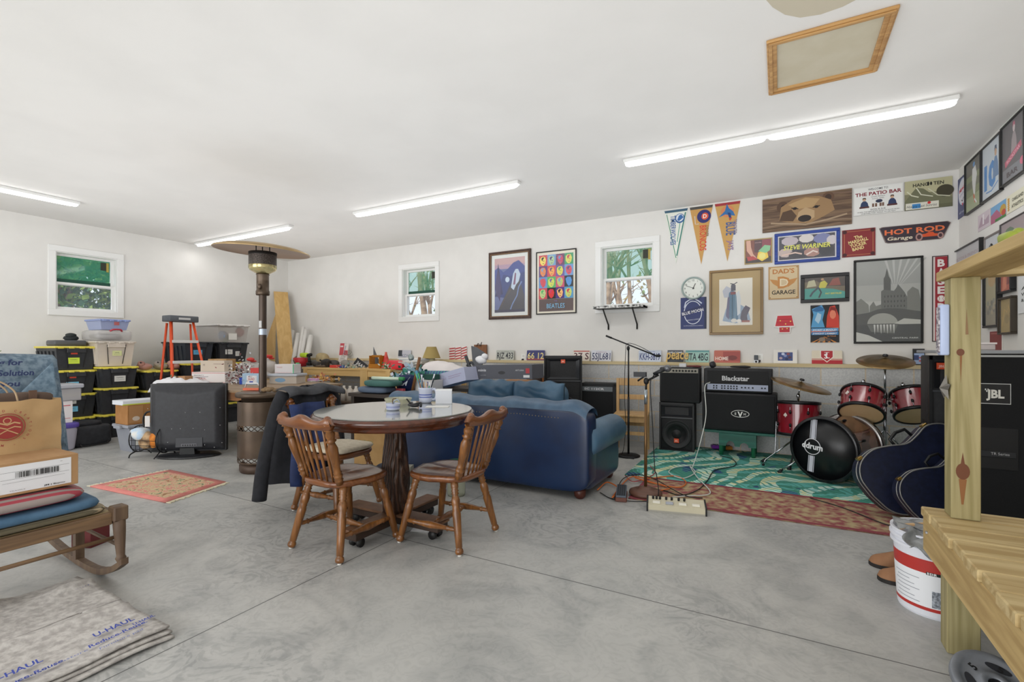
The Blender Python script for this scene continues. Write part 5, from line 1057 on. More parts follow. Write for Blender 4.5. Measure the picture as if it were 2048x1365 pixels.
mb = MB(); A_ = [m0, m0+Vector((-.02, -.03, -.08)), m0+Vector((.0, -.04, -.4)), m0+Vector((.02, -.05, -.75)), Vector((.10, -.05, .2)), Vector((.12, -.1, .03)), Vector((.02, -.2, .012)), Vector((-.2, -.24, .008)), Vector((-.35, -.12, .008))]
mb.spline(A_, .004, BLK2, 5); mb.build('microphone_cable', None, (pb.x, pb.y, .0), 0, 'black cable hanging from the vocal microphone to the floor', 'cable')
# drums
DR = mat('#7a1220', .18, coat=1, kind='noise', hex2='#8f1c2a', scale=4); HOOP = mat('#161619', .3, .4); SKIN = mat('#d6b284', .5, kind='noise', hex2='#dcbc90', scale=4)
def drumshell(mb, r, h, m, n=40): mb.ring([(r, 0), (r, h)], m, n, cap=False)
def hoop(o, r, z, n=40, name='hoop', m=HOOP):
    mb = MB(); mb.ring([(r-.006, z-.014), (r+.010, z-.014), (r+.012, z), (r+.010, z+.014), (r-.006, z+.014)], m, n, cap=False); mb.ring([(r-.006, z+.014), (r-.006, z-.014)], m, n, cap=False); return mb.build(name, o)
def lugs(o, r, zs, n, h=.03):
    for k in range(n):
        a = 2*PI*(k+.5)/n; c, s_ = math.cos(a), math.sin(a); mb = MB()
        for z in zs: mb.sell((c*(r+.012), s_*(r+.012), z), (.012, .012, .02), HOOP, nu=8, nv=6)
        for z, zz in ((zs[0], zs[0]-.05), (zs[-1], zs[-1]+.05)): mb.cyl((c*(r+.014), s_*(r+.014), z), (c*(r+.014), s_*(r+.014), zz), .0035, CHR, n=6)
        mb.build('lug', o)
def spade(o, r, z, ang):
    mb = MB(); c, s_ = math.cos(ang), math.sin(ang)
    P = [(-.006, -.022), (.006, -.022), (.003, -.01), (.016, -.012), (.02, 0), (.0, .024), (-.02, 0), (-.016, -.012), (-.003, -.01)]
    mb.push(T((c*(r+.002), s_*(r+.002), z)) @ RZ(ang+PI/2) @ UP); mb.prism(P, .002, mat('#d8cfc8', .3)); mb.pop(); return mb.build('badge', o)
TD = gpos(1642, 5.2)
fx, fy = .352, 5.19
o = thing('bass_drum', 'large black-fronted bass drum with a white stripe and round logo', 'drum', (fx, fy, 0)); br = .285; ax = R(32)
Mx = T((0, 0, br+.022)) @ RZ(-ax) @ RX(-PI/2)   # local z -> along the axis, away from the camera
mb = MB(); mb.push(Mx); drumshell(mb, br-.01, .43, mat('#5a3a2e', .15, coat=1, kind='wave', hex2='#7a5240', scale=3, dist=.6), 64); mb.pop(); mb.build('shell', o)
mb = MB(); mb.push(Mx); mb.ring([(0, .0), (br-.008, .0), (br-.008, .004)], mat('#131417', .35), 64)
mb.pop(); mb.push(T((0, 0, br+.022)) @ RZ(-ax)); A = Art(mb, 1, 1, .001)
wht = '#c9cbd6'
mb.push(RY(R(4)))
for x0, x1 in ((-.128, -.122), (-.117, -.083), (-.078, -.072)):
    A.rect(x0, .075, x1, .255, wht); A.rect(x0, -.235, x1, -.085, wht)
A.ringp(-.10, 0, .072, .072, .007, '#d8d8de'); A.text(-.10, -.022, 'ddrum', .075, '#e6e6ea', wid=.185, bold=.035); mb.pop(); mb.pop(); mb.build('front_head', o)
for z, nm in ((.0, 'front_hoop'), (.43, 'rear_hoop')):
    mb = MB(); mb.push(Mx); mb.ring([(br-.012, z-.02), (br+.012, z-.02), (br+.014, z+.018), (br-.012, z+.018), (br-.012, z-.02)], mat('#1b1b1e', .25) if z == 0 else mat('#8d8a88', .2, .9), 64, cap=False); mb.pop(); mb.build(nm, o)
for k in range(8):
    a = 2*PI*(k+.5)/8; mb = MB(); mb.push(Mx); c, s_ = math.cos(a), math.sin(a)
    mb.cyl((c*(br+.006), s_*(br+.006), -.01), (c*(br+.004), s_*(br+.004), .13), .005, CHR, n=6); mb.sell((c*(br+.002), s_*(br+.002), .13), (.014, .014, .03), HOOP, nu=8, nv=6); mb.pop(); mb.build('lug', o)
for s_ in (-1, 1):
    mb = MB(); mb.push(RZ(-ax)); mb.cyl((s_*.24, .1, .18), (s_*.40, -.02, .02), .008, CHR, n=8); mb.cyl((s_*.385, -.01, .035), (s_*.405, -.03, .005), .016, BLK2, n=8); mb.pop(); mb.build('spur', o)
def tom(label, c, r, h, tilt, yaw, badge):
    o = thing('tom_drum', label, 'drum', c); o.rotation_euler = (-tilt, 0, yaw)
    mb = MB(); drumshell(mb, r, h, DR); mb.build('shell', o)
    mb = MB(); mb.ring([(0, .0), (r-.004, .0)], SKIN, 40, cap=False); mb.ring([(r-.004, h), (0, h)], mat('#cfcac0', .5), 40, cap=False); mb.build('head', o)
    hoop(o, r, .005); hoop(o, r, h-.005); lugs(o, r, (h*.3, h*.7), 8); spade(o, r, h*.6, badge)
    return o
def up3(px_, y, t):  # point from pixel + forward distance
    d = ray(px_, y); return Vector((0, 0, EYE))+d*t
c = up3(1722, 828, 4.45); tom('dark-red hanging tom drum on the left, tan underside facing the camera', c, .172, .22, R(38), R(-14), R(-125))
c = up3(1834, 832, 4.55); tom('dark-red hanging tom drum on the right, half hidden by the tall black cabinet', c, .172, .23, R(33), R(8), R(-75))
c = up3(1597, 872, 4.95); c.z = .34
o = tom('dark-red floor tom between the green bench and bass drum', c, .19, .33, R(4), 0, R(-128))
mb = MB(); mb.tube([(-.20, -.06, .12), (-.205, -.065, -.05), (-.21, -.07, -.2), (-.30, -.10, -.28), (-.32, -.11, -.335)], .006, CHR, 8); mb.cyl((-.315, -.11, -.32), (-.322, -.11, -.34), .013, BLK2, n=8); mb.build('leg', o)
mb = MB(); mb.tube([(.18, .08, .12), (.18, .08, -.3), (.2, .1, -.335)], .006, CHR, 8); mb.build('leg', o)
mb = MB(); mb.tube([(-.02, .2, .12), (-.02, .2, -.3), (-.02, .22, -.335)], .006, CHR, 8); mb.build('leg', o)
CYM = mat('#7d6542', .3, .85, kind='noise', hex2='#8f7650', scale=10)
def cymbal(label, c, r, ex, ey):
    o = thing('cymbal', label, 'cymbal', c); o.rotation_euler = (ex, ey, 0)
    mb = MB(); mb.ring([(.0, .032), (.02, .030), (.04, .018), (.05, .012), (r*.6, .004), (r, -.008), (r, -.0095), (r*.6, .002), (.05, .010), (.02, .027), (0, .029)], CYM, 56); mb.build('plate', o)
    mb = MB(); mb.cyl((0, 0, .02), (0, 0, .07), .006, CHR, n=8); mb.ring([(0, .045), (.022, .046), (.024, .056), (.018, .066), (0, .068)], mat('#1e1e22', .5), 16); mb.build('wing_nut', o); return o
c1 = up3(1601, 770, 5.05); cymbal('tilted dark cymbal over the floor tom, lower left of the two', c1, .285, R(6), R(15))
c2 = up3(1770, 722, 4.75); cymbal('large flat cymbal above the hanging toms, higher of the two', c2, .235, R(17), R(0))
o = thing('cymbal_stand', 'chrome cymbal stand rising between the two hanging toms', 'stand', (c2.x, c2.y, 0))
mb = MB(); mb.cyl((0, 0, .12), (0, 0, .75), .014, CHR, n=14); mb.cyl((0, 0, .75), (0, 0, c2.z+.0), .010, CHR, n=12); mb.sell((0, 0, .75), (.022, .022, .03), CHR, nu=12, nv=8); mb.sell((.0, 0, c2.z-.08), (.016, .02, .018), CHR, nu=10, nv=8); mb.build('pole', o)
for k in range(3):
    a = R(-100+120*k); mb = MB(); mb.cyl((0, 0, .42), (math.cos(a)*.34, math.sin(a)*.34, .03), .008, CHR, n=8); mb.cyl((math.cos(a)*.2, math.sin(a)*.2, .19), (0, 0, .13), .006, CHR, n=8); mb.cyl((math.cos(a)*.33, math.sin(a)*.33, .04), (math.cos(a)*.35, math.sin(a)*.35, .012), .014, BLK2, n=8); mb.build('leg', o)
o = thing('tom_mount', 'chrome double clamp holding the two hanging toms', 'stand', (c2.x-.02, c2.y-.02, .75))
for s_, x, z in ((-1, -.14, .09), (1, .13, .07)):
    mb = MB(); mb.cyl((x, 0, -.18), (x, 0, z-.01), .012, CHR, n=12); mb.ring([(.0, 0), (.028, .004), (.03, .04), (.024, .055), (0, .058)], CHR, 16, M=T((x, 0, z-.02))); mb.sell((x+.02*s_, -.03, z+.05), (.02, .02, .025), CHR, nu=10, nv=8); mb.build('post', o)
mb = MB(); mb.cyl((-.18, -.02, -.03), (.19, -.02, -.02), .012, CHR, n=10); mb.sell((0, -.02, -.02), (.03, .03, .03), CHR, .5, .5, nu=12, nv=8); mb.build('clamp', o)
o = thing('cymbal_stand', 'chrome stand under the tilted cymbal beside the floor tom', 'stand', (c1.x-.02, c1.y, 0))
mb = MB(); mb.cyl((0.02, 0, c1.z), (-.0, 0, c1.z-.12), .008, CHR, n=8); mb.cyl((0, 0, c1.z-.10), (0, 0, .3), .011, CHR, n=10); mb.sell((0, 0, c1.z-.12), (.018, .02, .03), CHR, nu=10, nv=8); mb.build('pole', o)
for k, a in enumerate((R(195), R(255), R(60))):
    mb = MB(); m_ = CHR if k != 1 else BLK2; mb.cyl((0, 0, .30), (math.cos(a)*.32, math.sin(a)*.32, .03), .009, m_, n=8); mb.cyl((math.cos(a)*.31, math.sin(a)*.31, .04), (math.cos(a)*.35, math.sin(a)*.35, .012), .018, BLK2, n=8); mb.build('leg', o)
# guitar case
GC = mat('#10162c', .45, kind='noise', hex2='#161d38', scale=30); TRM = mat('#8d8d8a', .35, .5)
def case_outline(s=1):
    # length along x 0..1.02, height y
    P = [(0.0, .0), (.02, .12), (.10, .195), (.22, .215), (.33, .18), (.43, .135), (.52, .14), (.62, .155), (.70, .12), (.74, .07), (.85, .055), (1.02, .075)]
    T_ = catmull([(x, y, 0) for x, y in P], 5); top = [(v.x, v.y) for v in T_]
    return top+[(x, -y) for x, y in reversed(top[1:])]
o = thing('guitar_case', 'dark-blue hard guitar case leaning on the tall black cabinet beside the bass drum', 'guitar case', (.545, 4.42, 0))
Mc = T((.16, -.02, .245)) @ RZ(R(14)) @ RX(R(-14)) @ RY(R(-38)) @ UP @ T((-.17, 0, 0)) @ Matrix.Scale(1.12, 4, (0, 1, 0))
oo = case_outline()
mb = MB(); mb.push(Mc); mb.prism(oo[::-1], .055, GC, False); mb.pop(); mb.build('lid', o)
mb = MB(); mb.push(Mc @ T((0, 0, -.085))); mb.prism(oo[::-1], .08, GC, False); mb.pop(); mb.build('body', o)
mb = MB(); mb.push(Mc)
for z in (.056, -.003): mb.tube([(x, y, z) for x, y in oo], .005, TRM, 6, closed=True)
mb.pop(); mb.build('valance_trim', o)
mb = MB(); mb.push(Mc @ T((.46, .165, -.03)) @ RX(0)); mb.tube([(-.07, -.02, 0), (-.065, .03, 0), (.0, .045, 0), (.065, .03, 0), (.07, -.02, 0)], .011, BLK2, 8); mb.pop(); mb.build('handle', o)
for x, y in ((.12, .215), (.62, .16), (.1, -.215)):
    mb = MB(); mb.push(Mc); mb.box((x, y, .02), (.035, .02, .05), mat('#a88a4a', .3, .9), bev=.003); mb.pop(); mb.build('latch', o)
o2 = dup(o, (.74, 4.22, 0), R(0), 'second dark-blue guitar case with a grey side band, in front of the first', 'dark-blue guitar cases'); o['group'] = 'dark-blue guitar cases'
o2.scale = (.8, .8, .8)
# tall cabinets at right
pa('tall_loudspeaker', 'tall black loudspeaker directly left of the wooden post', (1.185, 4.64, 0), 0, .42, 1.167, .25, (-.14, 1.09), hf=.22)
o = thing('bass_cabinet', 'large black carpeted speaker cabinet with a square name plate behind the wooden bench', 'speaker cabinet', (0, 0, 0))
W, H = .54, 1.185; q = Vector((.938+W/2, 3.836, 0)); o.location = q
CARP = mat('#0b0c0e', .95, kind='noise', hex2='#101113', scale=120)
mb = MB(); mb.b2((-W/2, 0, 0), (W/2, .25, H), CARP, bev=.01); mb.build('cabinet', o)
mb = MB(); mb.b2((-W/2+.01, -.004, H-.018), (W/2-.01, .0, H-.006), mat('#b8bcc0', .3, .8)); mb.build('edge_strip', o)
_l = at_y(1989, 788, 3.836); lx = _l.x-q.x; lz = _l.z
mb = MB(); mb.push(T((lx-.07, 0, lz-.06))); A = Art(mb, .14, .12, .001); A.rect(0, 0, 1, 1, '#c8c8c6'); A.rect(.02, .03, .98, .97, '#0e0e10'); A.rect(.2, .66, .24, .74, '#c8c8c6'); A.rect(.28, .66, .32, .74, '#c8c8c6'); A.rect(.24, .58, .28, .66, '#c8c8c6'); A.text(.52, .3, 'JBL', .55, '#d2d0c8', wid=.56, bold=.04); mb.pop(); mb.build('name_plate', o)
_l = at_y(1994, 898, 3.836); hx = _l.x-q.x; hz = _l.z
mb = MB(); mb.b2((hx-.09, -.004, hz-.12), (hx+.09, .0, hz+.12), mat('#08080a', .5), bev=.001); mb.b2((hx-.08, -.012, hz-.05), (hx+.08, -.004, hz-.015), mat('#1d1e21', .5), bev=.003); A = Art(mb, .2, .04, .012); mb.push(T((hx-.1, 0, hz-.048))); A.text(.55, .3, 'TR Series', .55, '#b0b0b0', wid=.4); mb.pop(); mb.build('handle', o)
mb = MB(); mb.b2((-.30, -.02, 0), (.26, .84, .02), mat('#8d9094', .5), bev=.003); mb.build('grey_board', None, (q.x, q.y, 1.187), 0, 'flat grey board lying across the tops of the black cabinets', 'board')
mb = MB(); mb.b2((-.06, -.05, 0), (.06, .05, .035), mat('#cfc6c4', .3, alpha=.75), bev=.004); mb.b2((-.065, -.055, .035), (.065, .055, .045), mat('#d9d2d0', .4)); pz = up3(1972, 690, 2.95); mb.build('clear_case', None, (1.06, 3.93, 1.208), 0, 'small clear plastic case on the grey board beside the post', 'case')
# pedals
CRM = mat('#cfc8ae', .4); p = at_z(1352, 1022, 0)
o = thing('pedalboard', 'cream multi-effects pedalboard with four switches on the floor in front of the runner', 'pedalboard', (p.x, p.y, 0), R(12))
mb = MB(); mb.raw([(-.2, -.07, .012), (.2, -.07, .012), (.2, .07, .012), (-.2, .07, .012), (-.2, -.07, .05), (.2, -.07, .05), (.2, .07, .075), (-.2, .07, .075)], [(3, 2, 1, 0), (4, 5, 6, 7), (0, 1, 5, 4), (1, 2, 6, 5), (2, 3, 7, 6), (3, 0, 4, 7)], CRM); mb.b2((-.2, -.071, .0), (.2, .07, .012), mat('#a8a59a', .4)); mb.build('body', o)
for s_ in (-1, 1): mb = MB(); mb.raw([(s_*.2, -.074, 0), (s_*.212, -.074, 0), (s_*.212, .074, 0), (s_*.2, .074, 0), (s_*.2, -.074, .055), (s_*.212, -.074, .055), (s_*.212, .074, .08), (s_*.2, .074, .08)], [(3, 2, 1, 0), (4, 5, 6, 7), (0, 1, 5, 4), (1, 2, 6, 5), (2, 3, 7, 6), (3, 0, 4, 7)], BLK2); mb.build('end_cheek', o)
for k in range(4): mb = MB(); x = -.14+k*.093; mb.box((x, -.035, .062), (.055, .03, .012), mat('#ece9dc', .35) if k != 1 else mat('#a9adb8', .35), rot=RX(R(10)), bev=.003); mb.build('foot_switch', o)
for k, x in enumerate((-.165, -.14, -.115, -.07, -.03, .02, .06)): mb = MB(); mb.cyl((x, .03, .066), (x, .03, .088), .0085, BLK2, n=10); mb.build('knob', o)
p = at_z(1243, 997, 0); o = thing('wah_pedal', 'grey and brown foot pedal on the floor beside the round stand base', 'pedal', (p.x, p.y, 0), R(14))
mb = MB(); mb.b2((-.045, -.11, .0), (.045, .11, .035), mat('#6a4034', .45), bev=.006); mb.build('base', o)
mb = MB(); mb.box((0, 0, .058), (.082, .22, .016), mat('#5b6470', .4), rot=RX(R(9)), bev=.004); mb.box((0, 0, .067), (.066, .2, .004), mat('#3a3f47', .8, kind='stripe', hex2='#23262b', scale=18), rot=RX(R(9))); mb.build('treadle', o)
p = at_z(1432, 898, 0); 
for dx, cc, lb in ((0, '#7a2fa0', 'purple effects pedal on the rug by the green bench'), (.13, '#c07a28', 'orange and black effects pedal on the rug by the green bench')):
    mb = MB(); mb.b2((-.05, -.04, 0), (.05, .04, .04), mat(cc, .4), bev=.005); mb.cyl((0, -.02, .04), (0, -.02, .05), .01, CHR, n=10); mb.b2((-.03, .01, .04), (.03, .03, .046), BLK2); mb.build('effects_pedal', None, (p.x+dx, p.y-.03, .011), R(20), lb, 'pedal')
# cables on the floor
def cable(name, pts, r, c_, label, z=.014):
    mb = MB(); mb.spline([(at_z(x, y, 0).x, at_z(x, y, 0).y, z+.002*(k % 2)) if len((x, y)) == 2 else 0 for k, (x, y) in enumerate(pts)], r, mat(c_, .5), 6, 8); return mb.build(name, None, None, None, label, 'cable')
cable('orange_extension_cord', [(1195, 985), (1215, 970), (1240, 985), (1225, 1000), (1260, 960), (1300, 962), (1350, 957), (1372, 970), (1355, 980), (1300, 970), (1270, 960), (1320, 975), (1340, 982), (1300, 990)], .0055, '#d9722e', 'orange extension cord looped around the round microphone stand base', .02)
cable('white_guitar_cable', [(1385, 935), (1350, 940), (1338, 950), (1365, 962), (1390, 950), (1380, 938), (1395, 960), (1418, 985), (1415, 995), (1375, 998), (1345, 1000)], .005, '#d8dcd6', 'white guitar cable coiled across the rugs toward the pedalboard', .02)
mb = MB(); a = Vector((p.x, p.y, 0)); q0 = at_y(1420, 765, 5.9); pts = [q0, q0+Vector((-.04, -.12, -.05)), at_y(1412, 830, 5.6), at_y(1402, 880, 5.3)]; e_ = at_z(1385, 935, .022); pts += [at_y(1392, 915, e_.y+.15), e_]
mb.spline(pts, .005, mat('#d8dcd6', .5), 6); mb.build('white_guitar_cable', None, None, None, 'white guitar cable hanging from the amplifier head to the rug', 'cable')
cable('black_cable', [(1440, 915), (1465, 922), (1470, 935), (1430, 945), (1415, 965), (1395, 985), (1360, 995), (1320, 985), (1290, 1000)], .0045, '#17181a', 'black cable curving over the tropical rug from the effects pedals', .016)
cable('black_cable', [(1228, 1005), (1245, 965), (1275, 955), (1310, 965), (1345, 985), (1375, 1000), (1405, 1003)], .004, '#1a1a1c', 'black cable between the foot pedal and the pedalboard', .024)
cable('black_cable', [(1620, 1000), (1660, 1012), (1700, 1025), (1760, 1050), (1795, 1060)], .004, '#1a1a1c', 'thin black cable crossing the runner rug toward the bucket', .014)
cable('red_cable', [(1250, 955), (1265, 968), (1290, 962), (1310, 950), (1300, 935)], .004, '#a8303a', 'short red cable beside the sofa corner', .018)
# ================================================================== LEFT SIDE: TOTES, TABLES, CLUTTER
YEL = mat('#e6d653', .45); TB = mat('#2e3034', .5, kind='noise', hex2='#34363a', scale=20); TB2 = mat('#3a4656', .5)
def tote(x, y, z, W=.44, H=.30, L_=.66, lid=YEL, body=TB, label='', stickers=(), group='black totes with yellow lids stacked along the left wall', name='storage_tote', clear=False, hnd=True):
    """short face towards +X; origin at the centre of the bottom of that face"""
    o = thing(name, label, 'storage tote', (x, y, z), 0, group)
    mb = MB(); w0, w1 = W*.40, W*.46; l0, l1 = .03, 0; h = H-.03
    V = [(-l0, -w0, 0), (-l0, w0, 0), (-L_+.03, w0, 0), (-L_+.03, -w0, 0), (0, -w1, h), (0, w1, h), (-L_, w1, h), (-L_, -w1, h)]
    Fc = [(0, 1, 5, 4), (1, 2, 6, 5), (2, 3, 7, 6), (3, 0, 4, 7), (3, 2, 1, 0)]
    mb.raw(V, Fc+([] if clear else [(4, 5, 6, 7)]), body)
    if hnd:
        for k in range(5): x_ = -.09-k*(L_-.18)/4; mb.raw([(x_, -w0-.012, .03), (x_-.05, -w0-.012, .03), (x_-.05, -w1-.014, h-.04), (x_, -w1-.014, h-.04), (x_, -w0, .03), (x_-.05, -w0, .03), (x_-.05, -w1, h-.04), (x_, -w1, h-.04)], [(0, 3, 2, 1), (0, 4, 7, 3), (1, 2, 6, 5), (0, 1, 5, 4)], body)
        for s_ in (-1, 1): mb.raw([(-.02, s_*W*.16, .03), (-.02, s_*W*.18, .03), (.016, s_*W*.24, h-.02), (.016, s_*W*.22, h-.02)], [(0, 1, 2, 3)], mat('#1c1d20', .5))
        mb.b2((-.005, -W*.22, h-.06), (.018, W*.22, h-.0), body, bev=.004)
    mb.build('bin', o)
    if lid:
        mb = MB(); mb.b2((-L_-.015, -W/2, h), (.015, W/2, H-.004), lid, bev=.006)
        for k in range(4): mb.b2((-.03, -W/2+W*(.08+.24*k), h-.004), (.028, -W/2+W*(.20+.24*k), h+.018), lid, bev=.003)
        mb.build('lid', o)
    for (sy, sz, sw, sh, c_, t) in stickers:
        mb = MB(); xx = -l0*(1-sz/h)+.004; mb.push(T((xx, sy*W, sz)) @ RZ(PI/2)); A = Art(mb, sw, sh, .001); mb.push(T((-sw/2, 0, -sh/2))); A.rect(0, 0, 1, 1, c_)
        if t: A.text(.5, .55, t, .3, '#3a4a50', wid=.6); A.line([(.15, .3), (.85, .32)], .02, '#4a5a60')
        mb.pop(); mb.pop(); mb.build('label', o)
    return o
XF = -8.15
def yy(px_, X=XF): return at_x(px_, 700, X).y
RD, LG, LBL, WT_ = '#e0503a', '#d6ee4a', '#7cc8e8', '#dcdcd6'
y1 = (yy(115)+yy(189))/2
tote(XF, y1, .0, .45, .315, label='bottom black tote with a yellow lid behind the black camera bag', stickers=())
tote(XF, y1, .315, .45, .315, label='black tote with white and light-blue stickers, second from the floor in the left stack', stickers=((-.1, .21, .09, .06, WT_, 'x'), (-.1, .11, .13, .07, LBL, 'BOOKS')))
tote(XF, y1, .63, .45, .315, label='black tote with red and light-blue stickers, second from the top in the left stack', stickers=((-.08, .23, .07, .05, RD, ''), (-.08, .12, .13, .07, LBL, 'KITCHEN')))
tote(XF, y1, .945, .45, .315, label='black tote with red and lime stickers, topmost of the left stack', stickers=((-.05, .23, .07, .05, RD, ''), (-.05, .12, .12, .08, LG, 'HAIRS')))
XG = -8.0; y2 = (yy(205, XG)+yy(272, XG))/2
tote(XG, y2, 0, .45, .33, label='bottom black tote with a yellow lid in the stack under the beige bin', stickers=((.25, .12, .05, .14, LG, ''),))
tote(XG, y2, .33, .45, .36, label='plain black tote, middle of the stack under the beige bin')
tote(XG, y2, .69, .45, .29, label='black tote with one white sticker directly under the beige bin', stickers=((.02, .12, .13, .08, WT_, 'PAPERS'),))
y3 = y2+.52
tote(XG, y3, 0, .45, .32, label='bottom black tote behind the cardboard box and grey tote')
tote(XG, y3, .32, .45, .30, label='black tote with a yellow lid at table height, behind the cardboard box')
tote(XG, y3, .62, .45, .29, label='black tote under the stuffed pink toys')
y4 = y3+.53
tote(XG, y4, 0, .45, .35, label='bottom black tote standing behind the orange ladder'); tote(XG, y4, .35, .45, .33, label='middle black tote standing behind the orange ladder'); tote(XG, y4, .68, .45, .32, label='upper yellow-lidded tote behind the orange ladder, under the dark-lidded tote')
tote(XG, y4, 1.0, .46, .34, lid=mat('#2a2d33', .5), body=mat('#2c323c', .5), label='dark tote with a dark lid and a light-blue sticker seen through the ladder', group='dark-lidded totes by the ladder', stickers=((-.05, .17, .14, .07, '#5fb4e0', 'x'),))
y5 = y4+.55
for k in range(3): tote(XG, y5, .335*k, .5, .335, label=('bottom', 'middle', 'upper')[k]+' black tote in the stack right of the ladder, under the clear bin')
tote(XG, y5, 1.005, .52, .33, lid=mat('#23252a', .5), body=TB, label='dark tote with two white stickers under the clear bin right of the ladder', group='dark-lidded totes by the ladder', stickers=((-.15, .17, .12, .08, WT_, 'x'), (.14, .14, .08, .08, WT_, 'x')))
CLR = mat('#c8c2bc', .25, alpha=.5)
tote(XG, y5, 1.337, .56, .30, lid=mat('#dcd8d4', .4), body=CLR, label='clear plastic bin of papers and toys on the dark tote right of the ladder', group=None, name='clear_bin', hnd=False, stickers=((-.02, .1, .14, .12, '#e6e4de', ''),))
mb = MB(); 
for k, (c_, q) in enumerate((('#8fa5c0', (-.08, -.15, .1)), ('#b86a68', (-.1, .16, .16)), ('#c9c0b8', (-.3, .0, .1)), ('#9ab08a', (-.12, -.08, .06)))): mb.sell((XG+q[0], y5+q[1], 1.35+q[2]), (.06, .07, .08), mat(c_, .7), nu=10, nv=8, wob=.2, ws=12, seed=k)
mb.build('bin_contents', None, None, None, 'blurred toys and papers inside the clear bin', 'contents', kind='stuff')
# on stack 1: case + small dark object ; on stack 2: beige bin, clear bowl tub, blue bin
o = thing('tool_case', 'flat grey tool case on the topmost yellow lid of the left stack', 'case', (XF-.25, y1-.02, 1.262)); mb = MB(); mb.b2((-.14, -.17, 0), (.14, .17, .075), mat('#55565a', .5), bev=.02, seg=2); mb.build('shell', o)
mb = MB(); mb.sell((0, 0, .03), (.06, .07, .04), mat('#23282a', .7), wob=.4, ws=20); mb.sell((0, 0, .07), (.045, .05, .03), mat('#262c2c', .7), wob=.5, ws=25); mb.build('crumpled_pouch', None, (XF-.25, y1+.02, 1.338), 0, 'small crumpled dark pouch on the grey tool case', 'pouch')
tote(XG-.05, y2-.02, .982, .47, .35, lid=mat('#cfc6ba', .5), body=mat('#cdc2b4', .4, kind='noise', hex2='#d8cdc0', scale=3), label='beige plastic bin with a yellow note on the second stack', group=None, name='beige_bin', stickers=((.03, .18, .11, .07, '#d8dca0', 'x'),))
o = thing('clear_tub', 'clear plastic tub with a red handle holding grey fabric, under the blue bin', 'storage tote', (XG-.3, y2-.03, 1.334)); mb = MB(); mb.sell((0, 0, .075), (.26, .22, .075), mat('#d5d3d2', .2, alpha=.45), .3, .3); mb.build('tub', o); mb = MB(); mb.sell((.02, 0, .06), (.2, .17, .045), mat('#a8a5a2', .8), wob=.3, ws=12); mb.build('fabric', o)
mb = MB(); mb.spline([(.24, -.06, .13), (.27, -.03, .155), (.27, .05, .155), (.24, .08, .13)], .012, mat('#b83a4a', .4), 8); mb.build('handle', o)
tote(XG-.08, y2-.02, 1.487, .36, .15, .45, lid=mat('#8f9fd0', .4), body=mat('#a9b6dd', .3, alpha=.8), label='pale-blue plastic bin topmost of the second stack, just under the left window', group=None, name='blue_bin', hnd=False, stickers=((.05, .09, .06, .05, '#c06a6a', ''),))
# pink toys
TOY = mat('#b98a80', .9); TOY2 = mat('#a39a92', .9)
for k, (dx, dy, c_, lb) in enumerate(((0, -.15, TOY, 'pink stuffed toy with dark eyes, leftmost on the tote beside the beige bin'), (-.02, .08, TOY2, 'greyish stuffed toy lying in the middle on the tote behind the white towel'), (.02, .24, TOY, 'reddish stuffed toy at the foot of the orange ladder'))):
    o = thing('stuffed_toy', lb, 'toy', (XG-.18+dx, y3+dy, .912), 0, 'stuffed toys on the totes'); mb = MB(); mb.sell((0, 0, .05), (.09, .09, .05), c_, wob=.25, ws=14, seed=k); mb.build('body', o); mb = MB(); mb.sell((.03, -.05, .09), (.045, .05, .045), c_, wob=.2, ws=14, seed=k+3); mb.build('head', o); mb = MB(); mb.sell((.07, -.07, .11), (.012, .012, .012), BLK2, nu=8, nv=6); mb.build('eye', o)
# black camera bag
p = at_z(176, 893, 0); o = thing('camera_bag', 'black soft camera bag on the floor in front of the left tote stack', 'bag', (p.x-.12, p.y+.02, 0), R(8)); BG = mat('#26272b', .75, kind='noise', hex2='#303136', scale=16)
mb = MB(); mb.sell((0, 0, .13), (.17, .22, .13), BG, .35, .3, 28, 14, wob=.06, ws=8); mb.build('body', o); mb = MB(); mb.sell((-.01, -.03, .275), (.13, .17, .035), BG, .5, .4, 24, 10, wob=.1, ws=9); mb.build('flap', o); mb = MB(); mb.spline([(.16, -.15, .05), (.20, -.12, .02), (.20, .1, .02), (.16, .16, .04)], .009, BLK2, 6); mb.build('strap', o)
# small stuff between blanket and totes
p = at_z(138, 902, 0); o = thing('purple_lidded_tub', 'clear tub with a purple lid on the floor beside the hanging blanket', 'storage tote', (p.x-.16, p.y-.08, 0)); mb = MB(); mb.sell((0, 0, .14), (.17, .16, .14), mat('#c3bfcc', .3, alpha=.7), .2, .25, taper=.08); mb.build('tub', o); mb = MB(); mb.sell((0, 0, .3), (.19, .19, .035), mat('#5a4aa0', .4), .3, .3); mb.build('lid', o); mb = MB(); mb.b2((.02, -.1, .03), (.05, .1, .22), mat('#c9a888', .8)); mb.build('contents', o)
o = thing('shipping_box', 'white box with red lines stacked on the purple-lidded tub', 'box', (p.x-.16, p.y-.1, .336)); mb = MB(); mb.b2((-.14, -.14, 0), (.14, .14, .26), mat('#e2dcdc', .7)); mb.b2((.1405, -.12, .2), (.142, .12, .21), mat('#c85a60', .7)); mb.b2((.1405, -.12, .05), (.142, .12, .055), mat('#c85a60', .7)); mb.build('carton', o)
o = thing('drawer_unit', 'clear plastic drawer with a grey lid on the white box', 'storage tote', (p.x-.16, p.y-.06, .597)); mb = MB(); mb.b2((-.16, -.18, 0), (.16, .18, .15), mat('#b9b6b8', .3, alpha=.75), bev=.01); mb.build('tub', o); mb = MB(); mb.b2((-.18, -.2, .15), (.18, .2, .2), mat('#b0b2ba', .4), bev=.01); mb.build('lid', o)
